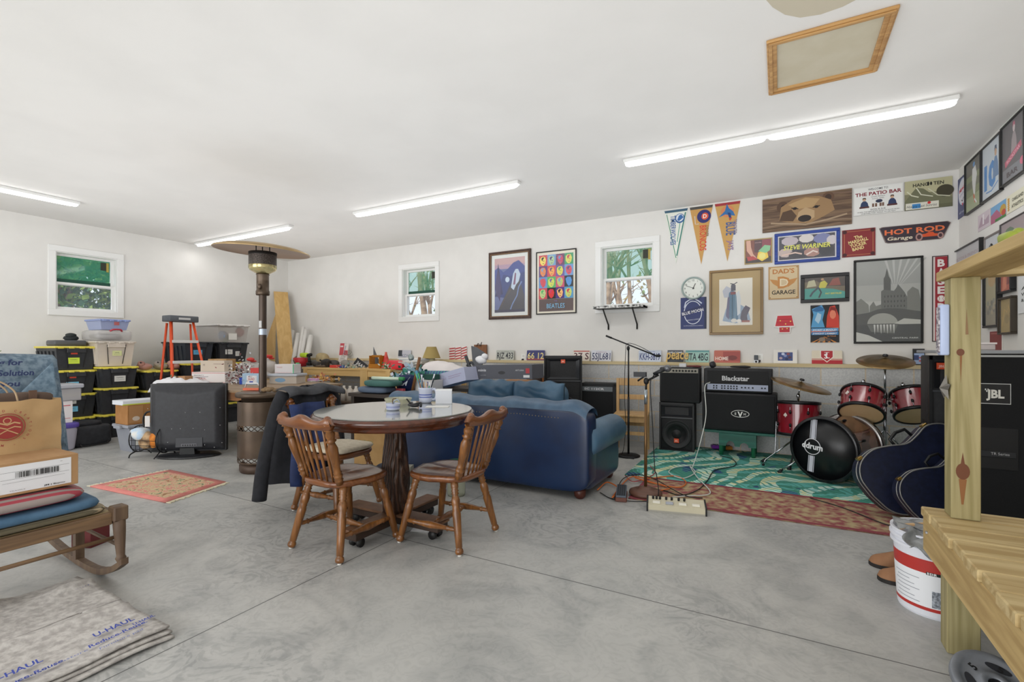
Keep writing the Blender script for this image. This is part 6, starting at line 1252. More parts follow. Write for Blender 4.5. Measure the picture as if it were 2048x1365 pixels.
# step ladder
p = at_x(362, 700, -7.75); ORG = mat('#e2552c', .45); ALU = mat('#d6d6d4', .4)
o = thing('step_ladder', 'orange fibreglass step ladder with grey top cap standing behind the cluttered table', 'ladder', (-7.75, p.y, 0))
for s_ in (-1, 1):
    mb = MB(); mb.cyl((.42, s_*.30, 0), (.03, s_*.15, 1.63), .022, ORG, n=4); mb.push(T((0, 0, 0))); mb.pop(); mb.build('rail', o)
    mb = MB(); mb.cyl((-.15, s_*.27, 0), (-.06, s_*.16, 1.60), .016, ORG, n=4); mb.build('rear_rail', o)
mb = MB(); mb.b2((-.12, -.20, 1.62), (.10, .20, 1.71), mat('#565a60', .5), bev=.012, seg=2); mb.b2((.101, -.08, 1.65), (.103, .08, 1.68), mat('#c8c8c8', .5)); mb.build('top_cap', o)
for k in range(5):
    z = 1.33-.30*k; t = 1-z/1.63; x = .03+.39*t; w_ = .15+.15*t
    mb = MB(); mb.b2((x-.06, -w_, z-.02), (x+.03, w_, z+.02), ALU, bev=.003); mb.build('step', o)
# plywood table A with clutter
TA = dict(x0=-7.0, x1=-5.11, y0=3.13, y1=4.58); TZA = .742; WB = mat('#7a5233', .6, kind='woodx', hex2='#95673f', scale=3)
o = thing('work_table', 'cluttered brown wooden work table behind the television and patio heater', 'table', (-6.27, 4.0, -.018))
mb = MB(); mb.b2((-1.0, -.72, .735), (.94, .73, .76), mat('#a08a70', .6, kind='woodx', hex2='#8a7258', scale=3)); mb.build('tabletop', o)
mb = MB(); mb.b2((-.5, -.70, .64), (.92, -.67, .735), WB); mb.b2((-.93, .68, .64), (.92, .71, .735), WB); mb.b2((.89, -.67, .64), (.92, .68, .735), WB); mb.build('apron', o)
for x in (-.18, .87):
    for y in (-.65, .66): mb = MB(); mb.b2((x-.04, y-.04, .018), (x+.04, y+.04, .64), PINE if (x > 0 and y > 0) else WB); mb.build('leg', o)
def ta(px_, y_):
    p = at_z(px_, y_, TZA); s = min(1, 7.1/abs(p.x)); s = max(s, 3.36/p.y); return Vector((p.x*s, p.y*s, TZA))
def cbox(label, x, y, z, dx, dy, dz, c_, rz=0, name='cardboard_box', cat='box', art=None, c2=None, side=None):
    o = thing(name, label, cat, (x, y, z), rz); mb = MB(); mb.b2((-dx/2, -dy/2, 0), (dx/2, dy/2, dz), mat(c_, .8, kind='noise', hex2=c2 or c_, scale=10), bev=.002); mb.build('carton', o)
    if art: mb = MB(); mb.push(T((-dx/2, 0, 0))); art(Art(mb, dx, dz, dy/2+.001)); mb.pop(); mb.build('print', o)
    if side: mb = MB(); mb.push(T((dx/2+.0015, -dy/2, 0)) @ RZ(PI/2)); side(Art(mb, dy, dz, 0)); mb.pop(); mb.build('side_print', o)
    return o
def on(px_, y_, X=None, z=TZA): p = at_z(px_, y_, z); return p.x, p.y
# white priority boxes near (392-480, 712-762)
def pri(A): A.rect(0, 0, 1, 1, '#e2dcda'); A.rect(.0, .9, 1, .94, '#c85a58'); A.rect(0, .06, 1, .09, '#c85a58'); A.text(.22, .66, 'PRIORITY', .14, '#3a3a48', wid=.3); A.text(.3, .35, 'MAIL', .22, '#c05a58', wid=.3); A.line([(.1, .5), (.5, .6)], .01, '#5a5a68')
def lab(A): A.rect(.06, .08, .94, .9, '#dcdcea'); A.line([(.1, .7), (.9, .7)], .01, '#6a6a9a'); A.line([(.1, .45), (.7, .45)], .01, '#8a8aae')
p = ta(400, 764); cbox('white mailing box with red lines on the near edge of the work table', p.x+.12, p.y+.16, TZA+.001, .52, .30, .155, '#e0dad8', R(20), 'mailing_box', 'box', pri)
cbox('beige flat-rate box standing on the white mailing box', p.x+.05, p.y+.20, TZA+.157, .38, .16, .155, '#cdbfae', R(20), 'mailing_box', 'box', lambda A: (A.text(.15, .5, 'M', .3, '#8a7a70'), A.line([(.55, .7), (.95, .7)], .02, '#a08a80')))
cbox('corrugated cardboard sheets stacked behind the beige flat-rate box', p.x-.2, p.y+.42, TZA+.001, .3, .2, .33, '#a8845a', R(20), c2='#c8a478')
p = ta(345, 758); cbox('small brown cardboard box at the left of the white mailing box', p.x+.05, p.y+.12, TZA+.001, .16, .12, .11, '#a87d55', R(15))
# white towel
o = thing('towel', 'crumpled white towel spilling over the left edge of the work table', 'towel', (0, 0, 0)); p = Vector((-7.12, 3.31, TZA))
mb = MB(); mb.grid(lambda u, v: Vector((p.x-.32+.55*u, p.y-.02+.5*v, TZA+.02+.08*(math.sin(PI*u)*math.sin(PI*v))**.6+.02*noise.noise(Vector((u*6, v*6, 0)))-(.12*max(0, .12-v)/.12 if v < .12 else 0))), 24, 18, mat('#e8e8ec', .9), thick=(0, 0, -.015)); mb.build('cloth', o)
# greenery sprig
def clump(name, c, n, r, cols, label, cat, s=.02, seed=1):
    rn = random.Random(seed); mb = MB()
    for k in range(n):
        q = Vector((rn.gauss(0, r[0]), rn.gauss(0, r[1]), abs(rn.gauss(0, r[2])))); a = Vector((rn.uniform(-1, 1), rn.uniform(-1, 1), rn.uniform(-1, 1))).normalized()*s*rn.uniform(.6, 1.6); b_ = a.orthogonal().normalized()*s*rn.uniform(.4, .8); t_ = a.cross(b_).normalized()*.002
        mb.raw([q-a, q+b_, q+a, q-b_, q-a+t_, q+b_+t_, q+a+t_, q-b_+t_], [(0, 1, 2, 3), (7, 6, 5, 4), (0, 4, 5, 1), (1, 5, 6, 2), (2, 6, 7, 3), (3, 7, 4, 0)], mat(rn.choice(cols), .6))
    return mb.build(name, None, c, 0, label, cat)
p = ta(348, 752); clump('dried_sprig', (p.x-.05, p.y+.05, TZA+.005), 60, (.07, .05, .05), ['#5a6a4a', '#7a4a3c', '#3f4a38'], 'small dried green and brown sprig on the towel edge', 'sprig')
p = ta(455, 768); clump('christmas_garland', (p.x+.16, p.y+.12, TZA+.005), 420, (.10, .09, .13), ['#dfdfe2', '#8a3a40', '#b9bcc0', '#4a4c50', '#e8e6e2', '#6a3a3c'], 'tangled silver and red tinsel garland beside the mailing boxes', 'garland', .016, 4)
for k, (x, y, c_, lb) in enumerate(((459, 772, '#d0d0e0', 'tiny pale spool in front of the tinsel'), (474, 771, '#2fa060', 'tiny green spool in front of the tinsel'))): p = ta(x, y-6); mb = MB(); mb.ring([(0, 0), (.028, 0), (.028, .05), (0, .05)], mat(c_, .5), 16); mb.build('ribbon_spool', None, (p.x, p.y+.03, TZA+.001), 0, lb, 'spool')
# plastic bags with red ties
BAGM = mat('#d6d2cf', .3, alpha=.62)
for k, (x, y, rz_, hh, lb) in enumerate(((468, 742, .16, .22, 'white plastic bag with a red tie behind the tinsel'), (507, 745, .13, .26, 'clear plastic bag with a red bow beside the heater pole'), (492, 750, .15, .13, 'low crumpled clear bag between the tied bags'))):
    p = ta(x, y); o = thing('plastic_bag', lb, 'bag', (p.x-.05, p.y+.28, TZA+(.0 if k == 2 else .06))); mb = MB(); mb.sell((0, 0, hh*.5), (rz_, rz_, hh*.5), BAGM, .9, .9, 24, 14, wob=.35, ws=9, seed=k*3); mb.build('sack', o)
    if k < 2: mb = MB(); mb.sell((0, 0, hh+.04), (.06, .05, .03), mat('#c9352f', .5), wob=.5, ws=16, seed=k); mb.sell((.02, .04, hh+.01), (.03, .05, .015), mat('#c9352f', .5), wob=.4, ws=18); mb.cyl((0, 0, hh-.03), (0, 0, hh+.03), .02, mat('#d8d4d2', .4), n=8); mb.build('tie', o)
# boxes right of garland
p = ta(492, 770); cbox('light-blue printed carton beside the heater pole on the work table', p.x+.02, p.y+.1, TZA+.001, .26, .12, .15, '#a9c4dc', R(24), 'carton', 'box', lambda A: (A.rect(.25, .1, .8, .8, '#e2e2e6'), A.text(.5, .4, 'GLAD', .3, '#c0503a', wid=.35, bold=.02), A.rect(.4, .15, .6, .3, '#3a4ab0')))
cbox('small blue carton in front of the light-blue one', p.x-.10, p.y+.03, TZA+.001, .08, .07, .09, '#2a4ab0', R(24), 'carton')
cbox('red and white round tin box on the light-blue carton', p.x+.05, p.y+.12, TZA+.152, .12, .1, .07, '#d04a48', R(24), 'tin')
p = ta(560, 768); sb_ = cbox('clear storage box with a pale lid right of the heater pole', p.x+.0, p.y+.12, TZA+.001, .38, .26, .10, '#c3b8ac', R(26), 'clear_box', 'storage tote', lambda A: A.ell(.4, .5, .2, .3, '#7aa0c0', 10)); 
mb = MB(); mb.b2((-.21, -.15, 0), (.21, .15, .035), mat('#b9bfc8', .4), bev=.008); mb.build('lid', sb_, (0, 0, .101))
cbox('white box with green edge on the clear storage box', p.x-.01, p.y+.13, TZA+.142, .27, .2, .125, '#dbd6d6', R(26), 'white_box', 'box', lambda A: (A.text(.25, .6, 'TAXES', .2, '#c08080', wid=.3), A.rect(.95, 0, 1, 1, '#3fb07a'), A.line([(0, .1), (.9, .1)], .01, '#c05a5a')))
p2 = ta(588, 765); o = thing('spray_bottle', 'clear spray bottle with a green trigger at the right of the white box', 'bottle', (p2.x+.02, p2.y+.05, TZA+.001), R(-60)); mb = MB(); mb.ring([(0, 0), (.042, 0), (.045, .02), (.045, .13), (.03, .18), (.014, .21), (.014, .23)], mat('#b9d8c4', .15, alpha=.6), 20, sy=.7); mb.build('bottle', o); mb = MB(); mb.ring([(.017, .225), (.017, .255), (0, .255)], mat('#2f9a58', .4), 12); mb.b2((-.03, -.012, .25), (.05, .012, .28), mat('#3fae68', .4), bev=.004); mb.b2((.03, -.008, .2), (.04, .008, .25), mat('#e8e8e4', .4)); mb.build('trigger', o)
p2 = ta(615, 764); mb = MB(); mb.b2((-.07, -.05, 0), (.07, .05, .04), mat('#dcaad8', .8), bev=.004); mb.build('sticky_notes', None, (p2.x, p2.y+.1, TZA+.001), R(30), 'pink block of notes on the right part of the work table', 'notes')
clump('wood_shavings', (p2.x-.02, p2.y+.28, TZA+.003), 90, (.09, .06, .03), ['#d9a860', '#c87a58', '#e0c070'], 'pile of yellow and orange strips behind the pink notes', 'strips', .03, 9)
p2 = ta(650, 762); mb = MB(); mb.b2((-.36, -.03, 0), (.3, .03, .012), mat('#d8d8d4', .5)); mb.build('metal_rule', None, (p2.x-.03, p2.y+.05, TZA+.002), R(100), 'long pale metal rule on the right edge of the work table', 'rule')
# small papers
for k, (x, y) in enumerate(((365, 762), (375, 756))): p2 = ta(x, y); mb = MB(); mb.b2((-.1, -.07, 0), (.1, .07, .012+.01*k), mat('#d8dce4', .8)); mb.build('paper_stack', None, (p2.x, p2.y+.02+.1*k, TZA+.001), R(20+30*k), ('flat blue-white papers at the near edge of the table left of the mailing box', 'second sheaf of papers behind the first, left of the mailing box')[k], 'papers')
# ---------- television
p = at_z(400, 905, 0)
o = thing('television', 'flat television seen from behind on its oval swivel base', 'television', (p.x+.10, p.y-.17, 0), R(218)); TVM = mat('#2b2c30', .55, kind='noise', hex2='#313237', scale=30)
mb = MB(); mb.ring([(0, 0), (.31, 0), (.33, .008), (.31, .022), (.1, .03), (0, .03)], mat('#232427', .3), 48, sy=.62); mb.build('base', o)
mb = MB(); mb.raw([(-.1, -.04, .025), (.1, -.04, .025), (.08, .05, .025), (-.08, .05, .025), (-.07, .01, .13), (.07, .01, .13), (.07, .05, .13), (-.07, .05, .13)], [(3, 2, 1, 0), (4, 5, 6, 7), (0, 1, 5, 4), (1, 2, 6, 5), (2, 3, 7, 6), (3, 0, 4, 7)], BLK2); mb.build('neck', o)
TW, TH, z0 = .80, .77, .055     # screen side is local -Y, back is +Y
mb = MB(); mb.b2((-TW/2, -.035, z0), (TW/2, .01, z0+TH), mat('#17181a', .4), bev=.006); mb.build('bezel', o)
mb = MB()
def bk(u, v):
    x = (u-.5)*(TW-.03); z = z0+.012+(TH-.024)*v; e = min(1, min(u, 1-u)/.10, v/.12, (1-v)/(.16-.08*abs(2*u-1)))
    return Vector((x, .01+.075*(e**.6 if e > 0 else 0), z))
mb.grid(bk, 56, 48, TVM); mb.build('back_cover', o)
mb = MB(); mb.b2((-.18, .082, z0+.06), (.10, .092, z0+.17), mat('#3c3d42', .5), bev=.003); mb.b2((-.12, .09, z0+.07), (.04, .095, z0+.10), mat('#6a6a70', .5)); 
for x in range(6): mb.b2((-.11+.025*x, .094, z0+.075), (-.096+.025*x, .098, z0+.092), mat('#1a1a1c', .5))
mb.build('connector_panel', o)
rn = random.Random(2)
mb = MB()
for x, z in ((-.38, .1), (-.36, .3), (-.36, .5), (.38, .08), (.36, .3), (.38, .5), (-.2, .25), (-.08, .27), (.05, .27), (.14, .27), (.18, .12), (-.2, .08), (.0, .45), (-.15, .45), (.2, .05), (-.3, .05)): mb.sell((x, .086, z0+z), (.005, .003, .005), mat('#b8b8b8', .3, .8), nu=6, nv=4)
mb.build('screw', o)
mb = MB(); mb.b2((.36, .086, z0+.30), (.41, .0875, z0+.42), mat('#dcd8d4', .7)); mb.build('label', o)
mb = MB(); mb.b2((.3, .05, z0+.0), (.41, .0875, z0+.01), mat('#dcd8d4', .7)); mb.bm.free()
mb = MB(); mb.b2((-.34, -.04, z0+TH), (.34, .0, z0+TH+.006), BLK2); mb.build('top_rail', o)
# ---------- grey tote, cardboard box with print, white light box
p = Vector((-6.64, 2.75, 0)); GX = p.x
o = thing('grey_tote', 'grey lidded storage tote under the long cardboard box', 'storage tote', (GX, p.y, 0), R(90)); GT = mat('#8b8f99', .5, kind='noise', hex2='#94979f', scale=4)
mb = MB(); V = [(.04, .02, 0), (.70, .02, 0), (.70, .32, 0), (.04, .32, 0), (0, 0, .29), (.74, 0, .29), (.74, .34, .29), (0, .34, .29)]; mb.raw(V, [(3, 2, 1, 0), (4, 5, 6, 7), (0, 1, 5, 4), (1, 2, 6, 5), (2, 3, 7, 6), (3, 0, 4, 7)], GT); mb.b2((.2, -.012, .05), (.55, .02, .25), GT, bev=.01); mb.build('bin', o)
mb = MB(); mb.b2((-.03, -.025, .29), (.77, .365, .325), mat('#9a9da6', .5), bev=.008); mb.b2((-.06, .10, .28), (-.03, .25, .32), mat('#9a9da6', .5), bev=.005); mb.build('lid', o)
mb = MB(); mb.b2((.06, -.006, .16), (.12, .022, .24), mat('#7fb4e0', .6)); mb.b2((.07, .006, .08), (.13, .024, .15), mat('#e2e2da', .6)); mb.build('label', o)
def amz(A): A.rect(.02, .1, .2, .95, '#b38558'); A.ell(.11, .3, .05, .12, '#d8c8b8', 10); A.text(.5, .78, 'Amazonbasics', .12, '#c9b090', wid=.2); A.line([(.6, .1), (.7, .45), (.85, .6), (.97, .7)], .01, '#d0c0ac'); A.line([(.68, .1), (.8, .4), (.97, .5)], .008, '#d0c0ac'); A.ringp(.78, .5, .09, .3, .006, '#d0c0ac')
cbox('long brown cardboard box with white line drawings on the grey tote', GX-.17, p.y+.38, .327, .78, .30, .23, '#a2713f', R(90), c2='#ab7a48', art=amz)
o = thing('light_fixture_box', 'long white shallow box with a lime stripe on the cardboard box', 'box', (GX-.17, p.y+.37, .559), R(90)); mb = MB(); mb.b2((-.42, -.13, 0), (.42, .13, .05), mat('#dfe3ea', .5), bev=.003); mb.build('carton', o); mb = MB(); mb.b2((-.421, -.132, .0), (.2, -.129, .012), mat('#c8d84a', .5)); mb.b2((.2, -.131, .0), (.205, -.129, .06), mat('#8a8e96', .5)); mb.build('stripe', o)
# basket with handle
p = at_z(295, 915, 0); o = thing('wire_basket', 'black wire magazine basket with an arched handle filled with colourful bags', 'basket', (p.x, p.y+.05, 0), R(20)); WR = BLK2
for s_ in (-1, 1):
    mb = MB(); mb.tube(circ3 := [(s_*.17, .13*math.cos(a), .20+.15*math.sin(a)) for a in [2*PI*k/20 for k in range(20)]], .006, WR, 6, closed=True)
    for k in range(5): y = -.10+.05*k; hh = .15*math.sqrt(max(0, 1-(y/.13)**2)); mb.tube([(s_*.17, y, .2-hh), (s_*.17, y, .2+hh)], .003, WR, 5)
    mb.build('side_hoop', o)
    mb = MB(); mb.spline([(s_*.15, -.05, .07), (s_*.17, -.11, .04), (s_*.16, -.14, 0.006)], .007, WR, 6); mb.build('leg', o)
    mb = MB(); mb.spline([(s_*.15, .05, .07), (s_*.17, .11, .04), (s_*.16, .14, 0.006)], .007, WR, 6); mb.build('leg', o)
mb = MB(); mb.spline([(-.11, 0, .32), (-.12, 0, .42), (-.07, 0, .50), (.07, 0, .50), (.12, 0, .42), (.11, 0, .32)], .010, WR, 8); mb.build('handle', o)
mb = MB(); 
for k in range(9): a = PI+PI*k/8; mb.tube([(-.17, .13*math.cos(a), .2+.15*math.sin(a)), (.17, .13*math.cos(a), .2+.15*math.sin(a))], .003, WR, 5)
mb.build('belly_wire', o)
for k, (q, rr, c_, lb) in enumerate((((-.11, -.04, .26), (.10, .08, .07), '#b9d0e6', 'pale-blue and white bag bulging from the left of the wire basket'), ((-.03, -.03, .19), (.08, .07, .09), '#6a4f34', 'brown patterned pouch in the middle of the wire basket'), ((.09, -.03, .2), (.06, .07, .10), '#e08a2a', 'orange bag in the right of the wire basket'))):
    mb = MB(); mb.sell(q, rr, mat(c_, .7, kind='noise', hex2={0: '#e6e2da', 1: '#caa980', 2: '#b8641c'}[k], scale=14), .8, .8, wob=.2, ws=12, seed=k); mb.build('bag', None, (p.x, p.y+.05, 0), R(20), lb, 'bag', None)
# white bottle pair beside
p = at_z(330, 905, 0); mb = MB(); mb.ring([(0, 0), (.05, 0), (.05, .3), (.03, .34), (.03, .38), (0, .38)], mat('#d8dcea', .4), 20); mb.build('white_bottle', None, (p.x+.0, p.y+.25, 0), 0, 'white bottle on the floor between basket and television', 'bottle')
# easel leg / folded black stand behind the heater
p = at_z(468, 905, 0); mb = MB(); mb.cyl((0, 0, 0), (.05, .12, .70), .018, BLK2, n=8); mb.build('easel_stand', None, (p.x, p.y+.12, 0), 0, 'slanted black metal easel stand between the television and patio heater', 'stand')
# pink rug
def pinkrug():
    m = bpy.data.materials.new('pink_rug'); m.use_nodes = True; nt = m.node_tree; N = nt.nodes; L = nt.links; b = N['Principled BSDF']; tc = N.new('ShaderNodeTexCoord')
    v = N.new('ShaderNodeTexNoise'); v.inputs['Scale'].default_value = 14; v.inputs['Detail'].default_value = 3; v.inputs['Distortion'].default_value = 1; L.new(tc.outputs['Object'], v.inputs[0])
    r = N.new('ShaderNodeValToRGB'); e = r.color_ramp.elements; r.color_ramp.interpolation = 'CONSTANT'; e[0].position, e[0].color = 0, lin('#6f7a5c'); e[1].position, e[1].color = .38, lin('#cdb890')
    for p_, c_ in ((.5, '#d48a80'), (.56, '#c9b78e'), (.63, '#a07050')): q = e.new(p_); q.color = lin(c_)
    L.new(v.outputs[0], r.inputs[0]); L.new(r.outputs[0], b.inputs['Base Color']); b.inputs['Roughness'].default_value = .95; return m
q4 = [at_z(180, 975), at_z(331, 1007), at_z(452, 966), at_z(340, 942)]
def quad(u, v, z): a = q4[0].lerp(q4[1], u); b_ = q4[3].lerp(q4[2], u); c = a.lerp(b_, v); return Vector((c.x, c.y, z))
o = thing('fringed_rug', 'small pink and cream fringed rug on the concrete in front of the television', 'rug', (0, 0, 0))
mb = MB(); mb.grid(lambda u, v: quad(u, v, .010), 8, 8, mat('#d98a80', .95, kind='noise', hex2='#cf7d76', scale=12), thick=(0, 0, -.009)); mb.grid(lambda u, v: quad(.08+.84*u, .10+.8*v, .0106), 6, 6, pinkrug()); mb.build('pile', o)
mb = MB()
for s_ in (0, 1):
    for k in range(46):
        a = quad((k+.5)/46, s_, .004) if 0 else quad(s_, (k+.5)/46, .004); d = (quad(s_, .5, 0)-quad(1-s_, .5, 0)).normalized()*.05; jt = Vector((random.uniform(-.01, .01), random.uniform(-.01, .01), 0)); mb.tube([a, a+d*.5, a+d+jt], .004, mat('#e6dcc0', .9), 4)
mb.build('fringe', o)
# ---------- patio heater
hxp = (-4.56, 3.03); o = thing('patio_heater', 'tall bronze patio heater with a wide reflector dome behind the dining chairs', 'patio heater', (hxp[0], hxp[1], 0)); BZ = mat('#5f5042', .38, .55, kind='noise', hex2='#54463a', scale=6)
mb = MB(); mb.ring([(.0, .0), (.2, .0), (.21, .02), (.21, .07), (.17, .1), (0, .1)], mat('#4a382c', .5, .3), 40)
mb.build('base', o)
mb = MB(); n = 48; r = .225
def bandc(z0_, z1_): mb.ring([(r, z0_), (r, z1_)], BZ, n, cap=False)
bandc(.155, .42); bandc(.47, .70); bandc(.10, .115)
for zc, zh in ((.445, .05), (.135, .04)):
    for k in range(n//2):
        a = 2*PI*k/(n/2); b_ = 2*PI*(k+1)/(n/2)
        for s_ in (0, 1): mb.tube([(r*math.cos(a), r*math.sin(a), zc+(zh/2 if s_ else -zh/2)), (r*math.cos(b_), r*math.sin(b_), zc-(zh/2 if s_ else -zh/2))], .004, BZ, 4)
mb.build('tank_housing', o)
mb = MB(); mb.ring([(.17, .10), (.17, .69)], mat('#d8d8d4', .5), 32, cap=False); mb.build('gas_tank', o)
mb = MB(); mb.ring([(.19, .70), (.19, .735), (.235, .74), (.245, .75), (.245, .775), (.235, .785), (0, .785)], BZ, n); mb.build('shelf', o)
mb = MB(); mb.ring([(.036, .785), (.036, 1.86)], mat('#4c4038', .35, .6), 24, cap=False); mb.build('pole', o)
mb = MB(); mb.ring([(.038, 1.36), (.038, 1.42)], mat('#b8c2d0', .4, .5), 24, cap=False); mb.b2((-.0, -.041, 1.43), (.036, -.033, 1.50), mat('#c8c8c8', .5), rz=0); mb.build('label', o)
mb = MB(); mb.ring([(.0, 1.76), (.06, 1.76), (.064, 1.77), (.064, 1.80), (.058, 1.81), (.058, 1.96), (.064, 1.97), (0, 1.97)], BZ, 32); mb.build('valve_body', o)
mb = MB(); mb.push(T((.035, -.055, 1.84)) @ RX(PI/2)); mb.ring([(0, 0), (.026, 0), (.024, .016), (0, .018)], mat('#6a5a4c', .4, .4), 20); mb.pop(); mb.build('control_knob', o)
mb = MB(); mb.ring([(.05, 1.97), (.075, 1.985), (.12, 2.01), (.13, 2.03), (.13, 2.06)], mat('#a69a70', .2, .9), 36, cap=False); mb.build('burner_cup', o)
mb = MB(); mb.ring([(.128, 2.06), (.128, 2.17)], mat('#2b2724', .45, .5, kind='vor', hex2='#5a504a', scale=160), 36, cap=False); mb.ring([(.13, 2.16), (.13, 2.19), (.02, 2.195)], mat('#1d1b1a', .5, .3), 36, cap=False); mb.build('emitter_screen', o)
for k in range(3): a = 2*PI*k/3+.5; mb = MB(); mb.cyl((.07*math.cos(a), .07*math.sin(a), 2.19), (.07*math.cos(a), .07*math.sin(a), 2.262), .005, BLK2, n=6); mb.build('standoff', o)
DOME = mat('#a38a63', .35, .5, kind='noise', hex2='#b59a70', scale=5)
mb = MB(); mb.push(T((0, 0, 2.215)) @ RX(R(0)) @ RY(R(4))); prf = [(.44, -.012), (.435, .0), (.36, .026), (.24, .046), (.12, .056), (0, .058)]; mb.ring(prf, DOME, 64, cap=False); mb.ring([(a, b_-.006) for a, b_ in prf], mat('#85705f', .5, .3), 64, cap=False); mb.ring([(.44, -.018), (.446, -.012), (.44, -.006)], DOME, 64, cap=False); mb.pop(); mb.build('reflector', o)
# things on the heater shelf
p = at_z(500, 782, .786); o = thing('hand_saw', 'small saw with white handle and orange grip on the heater shelf', 'saw', (p.x+.03, p.y+.04, .787), R(24)); mb = MB(); mb.tube([(-.11, 0, .03), (-.10, 0, .075), (.02, 0, .075), (.06, 0, .03)], .008, mat('#dcdcdc', .4), 8); mb.build('handle', o); mb = MB(); mb.b2((-.13, -.02, .0), (.05, .02, .025), mat('#d8633c', .5), bev=.005); mb.build('grip', o); mb = MB(); mb.b2((.05, -.018, .008), (.19, .018, .012), mat('#9a9a9a', .3, .8)); mb.build('blade', o)
mb = MB(); 
for k in range(5): mb.sell((-.02+.028*k-.03, .01*math.sin(k*2), .022+.012*(k % 2)), (.035, .022, .020), mat('#8a7050', .8, kind='noise', hex2='#6f5a40', scale=20), wob=.2, ws=20, seed=k)
mb.build('work_gloves', None, (-4.56+.12, 3.03-.02, .787), R(20), 'crumpled brown work gloves beside the heater pole', 'gloves')
# ---------- leaning boards and white tubes by the corner
for k, (x0_, y0_, x1_, y1_, w_, lb) in enumerate(((549, 800, 538, 500, .24, 'taller pine board leaning in the far corner behind the heater'), (582, 800, 552, 585, .26, 'shorter wide pine board leaning in front of the taller one'))):
    a = at_y(x0_+(18 if k else 0), 700, 6.0); a.z = .0; b_ = at_y(x1_+(14 if k else 4), y1_, 6.34-.04*k); a.y = 5.85+.0*k; d = (b_-a); mb = MB(); q = d.to_track_quat('Z', 'Y').to_matrix().to_4x4(); mb.push(T(a+Vector((0, -.05*k, 0))) @ q); mb.b2((-w_/2, -.01, 0), (w_/2, .01, d.length), mat('#cda566', .6, kind='woodz', hex2='#dcb87a', scale=2)); mb.pop(); mb.build('pine_board', None, None, None, lb, 'board', 'pine boards leaning in the corner')
for k, (x, yt, r2) in enumerate(((583, 662, .06), (597, 668, .045), (607, 655, .035), (612, 660, .035), (622, 672, .05))):
    a = at_y(x-12, 735, 6.05); b_ = at_y(x, yt, 6.3); mb = MB(); mb.cyl(a, b_, r2, mat('#e2dfda', .6), n=20); mb.build('paper_tube', None, None, None, ('fattest white tube, leftmost of those leaning behind the brown pouch', 'short white tube beside the fattest one', 'tallest thin white tube leaning on the back wall', 'thin white tube right of the tallest one', 'shorter white tube, rightmost of the leaning group')[k], 'tube', 'white tubes leaning on the back wall')
# ---------- pine workbench along the back wall
WZ = .90; wy0, wy1 = 5.68, 6.36; PN = mat('#cfa768', .55, kind='woodx', hex2='#ddb97c', scale=3); PNZ = mat('#d2ab6d', .55, kind='woodz', hex2='#dfbd82', scale=3)
wx0 = at_y(604, 740, wy0).x; wx1 = at_y(781, 740, wy0).x
o = thing('workbench', 'light pine workbench along the back wall loaded with tools', 'workbench', (0, 0, 0))
mb = MB(); mb.b2((wx0, wy0, WZ-.03), (wx1, wy1, WZ), PN); mb.build('benchtop', o)
mb = MB(); mb.b2((wx0+.02, wy0+.01, WZ-.13), (wx1-.02, wy0+.05, WZ-.03), PN); mb.build('apron', o)
xm = at_y(727, 760, wy0).x
for x, w_ in ((xm, .16), (wx1-.06, .09), (wx0+.08, .09)): mb = MB(); mb.b2((x-w_/2, wy0+.0, 0), (x+w_/2, wy0+.045, WZ-.03), PNZ); mb.build('leg', o); mb = MB(); mb.b2((x-w_/2, wy1-.1, 0), (x+w_/2, wy1-.055, WZ-.03), PNZ); mb.build('leg', o)
mb = MB(); mb.b2((xm+.1, wy0+.05, .40), (wx1, wy1-.1, .43), PN); mb.build('lower_shelf', o)
def wb(px_, y_=735): p = at_z(px_, y_, WZ); return Vector((p.x, max(wy0+.08, min(wy1-.08, p.y)), WZ+.001))
def wq(px_, Y): p = at_y(px_, 735, Y); return Vector((p.x, Y, WZ+.001))
# tools on the bench
o = thing('red_bowl', 'red plastic funnel-shaped bowl under the lime drill on the workbench', 'bowl', wq(603, 5.95)); mb = MB(); mb.ring([(0, 0), (.08, 0), (.15, .16), (.145, .16), (.075, .01)], mat('#c22a34', .4), 24, cap=False); mb.build('body', o)
o = thing('power_drill', 'lime-green and black cordless tool lying in the red bowl', 'power tool', wq(612, 5.93)+Vector((0, 0, .15))); mb = MB(); mb.sell((-.05, 0, .06), (.10, .05, .045), mat('#b6d430', .45), .6, .6, wob=.1); mb.build('body', o); mb = MB(); mb.cyl((.02, 0, .05), (.14, 0, .07), .03, BLK2, n=12); mb.cyl((.08, 0, .05), (.12, -.02, -.09), .026, BLK2, n=12); mb.sell((.12, -.02, -.1), (.05, .04, .03), BLK2, .4, .4); mb.build('grip', o)
mb = MB(); mb.sell((0, 0, .1), (.13, .1, .10), mat('#7d7060', .85, kind='noise', hex2='#6a5d4e', scale=10), .8, .8, wob=.3, ws=8); mb.build('canvas_pouch', None, wq(590, 6.15), 0, 'brown crumpled canvas pouch at the base of the white tubes', 'bag')
mb = MB(); mb.sell((0, 0, .13), (.13, .09, .12), mat('#b7a47c', .9, kind='noise', hex2='#a8956e', scale=14), .7, .7, wob=.2, ws=7); mb.build('cloth_sack', None, wq(645, 6.12), 0, 'tan cloth sack standing at the back of the workbench', 'sack')
rn = random.Random(11)
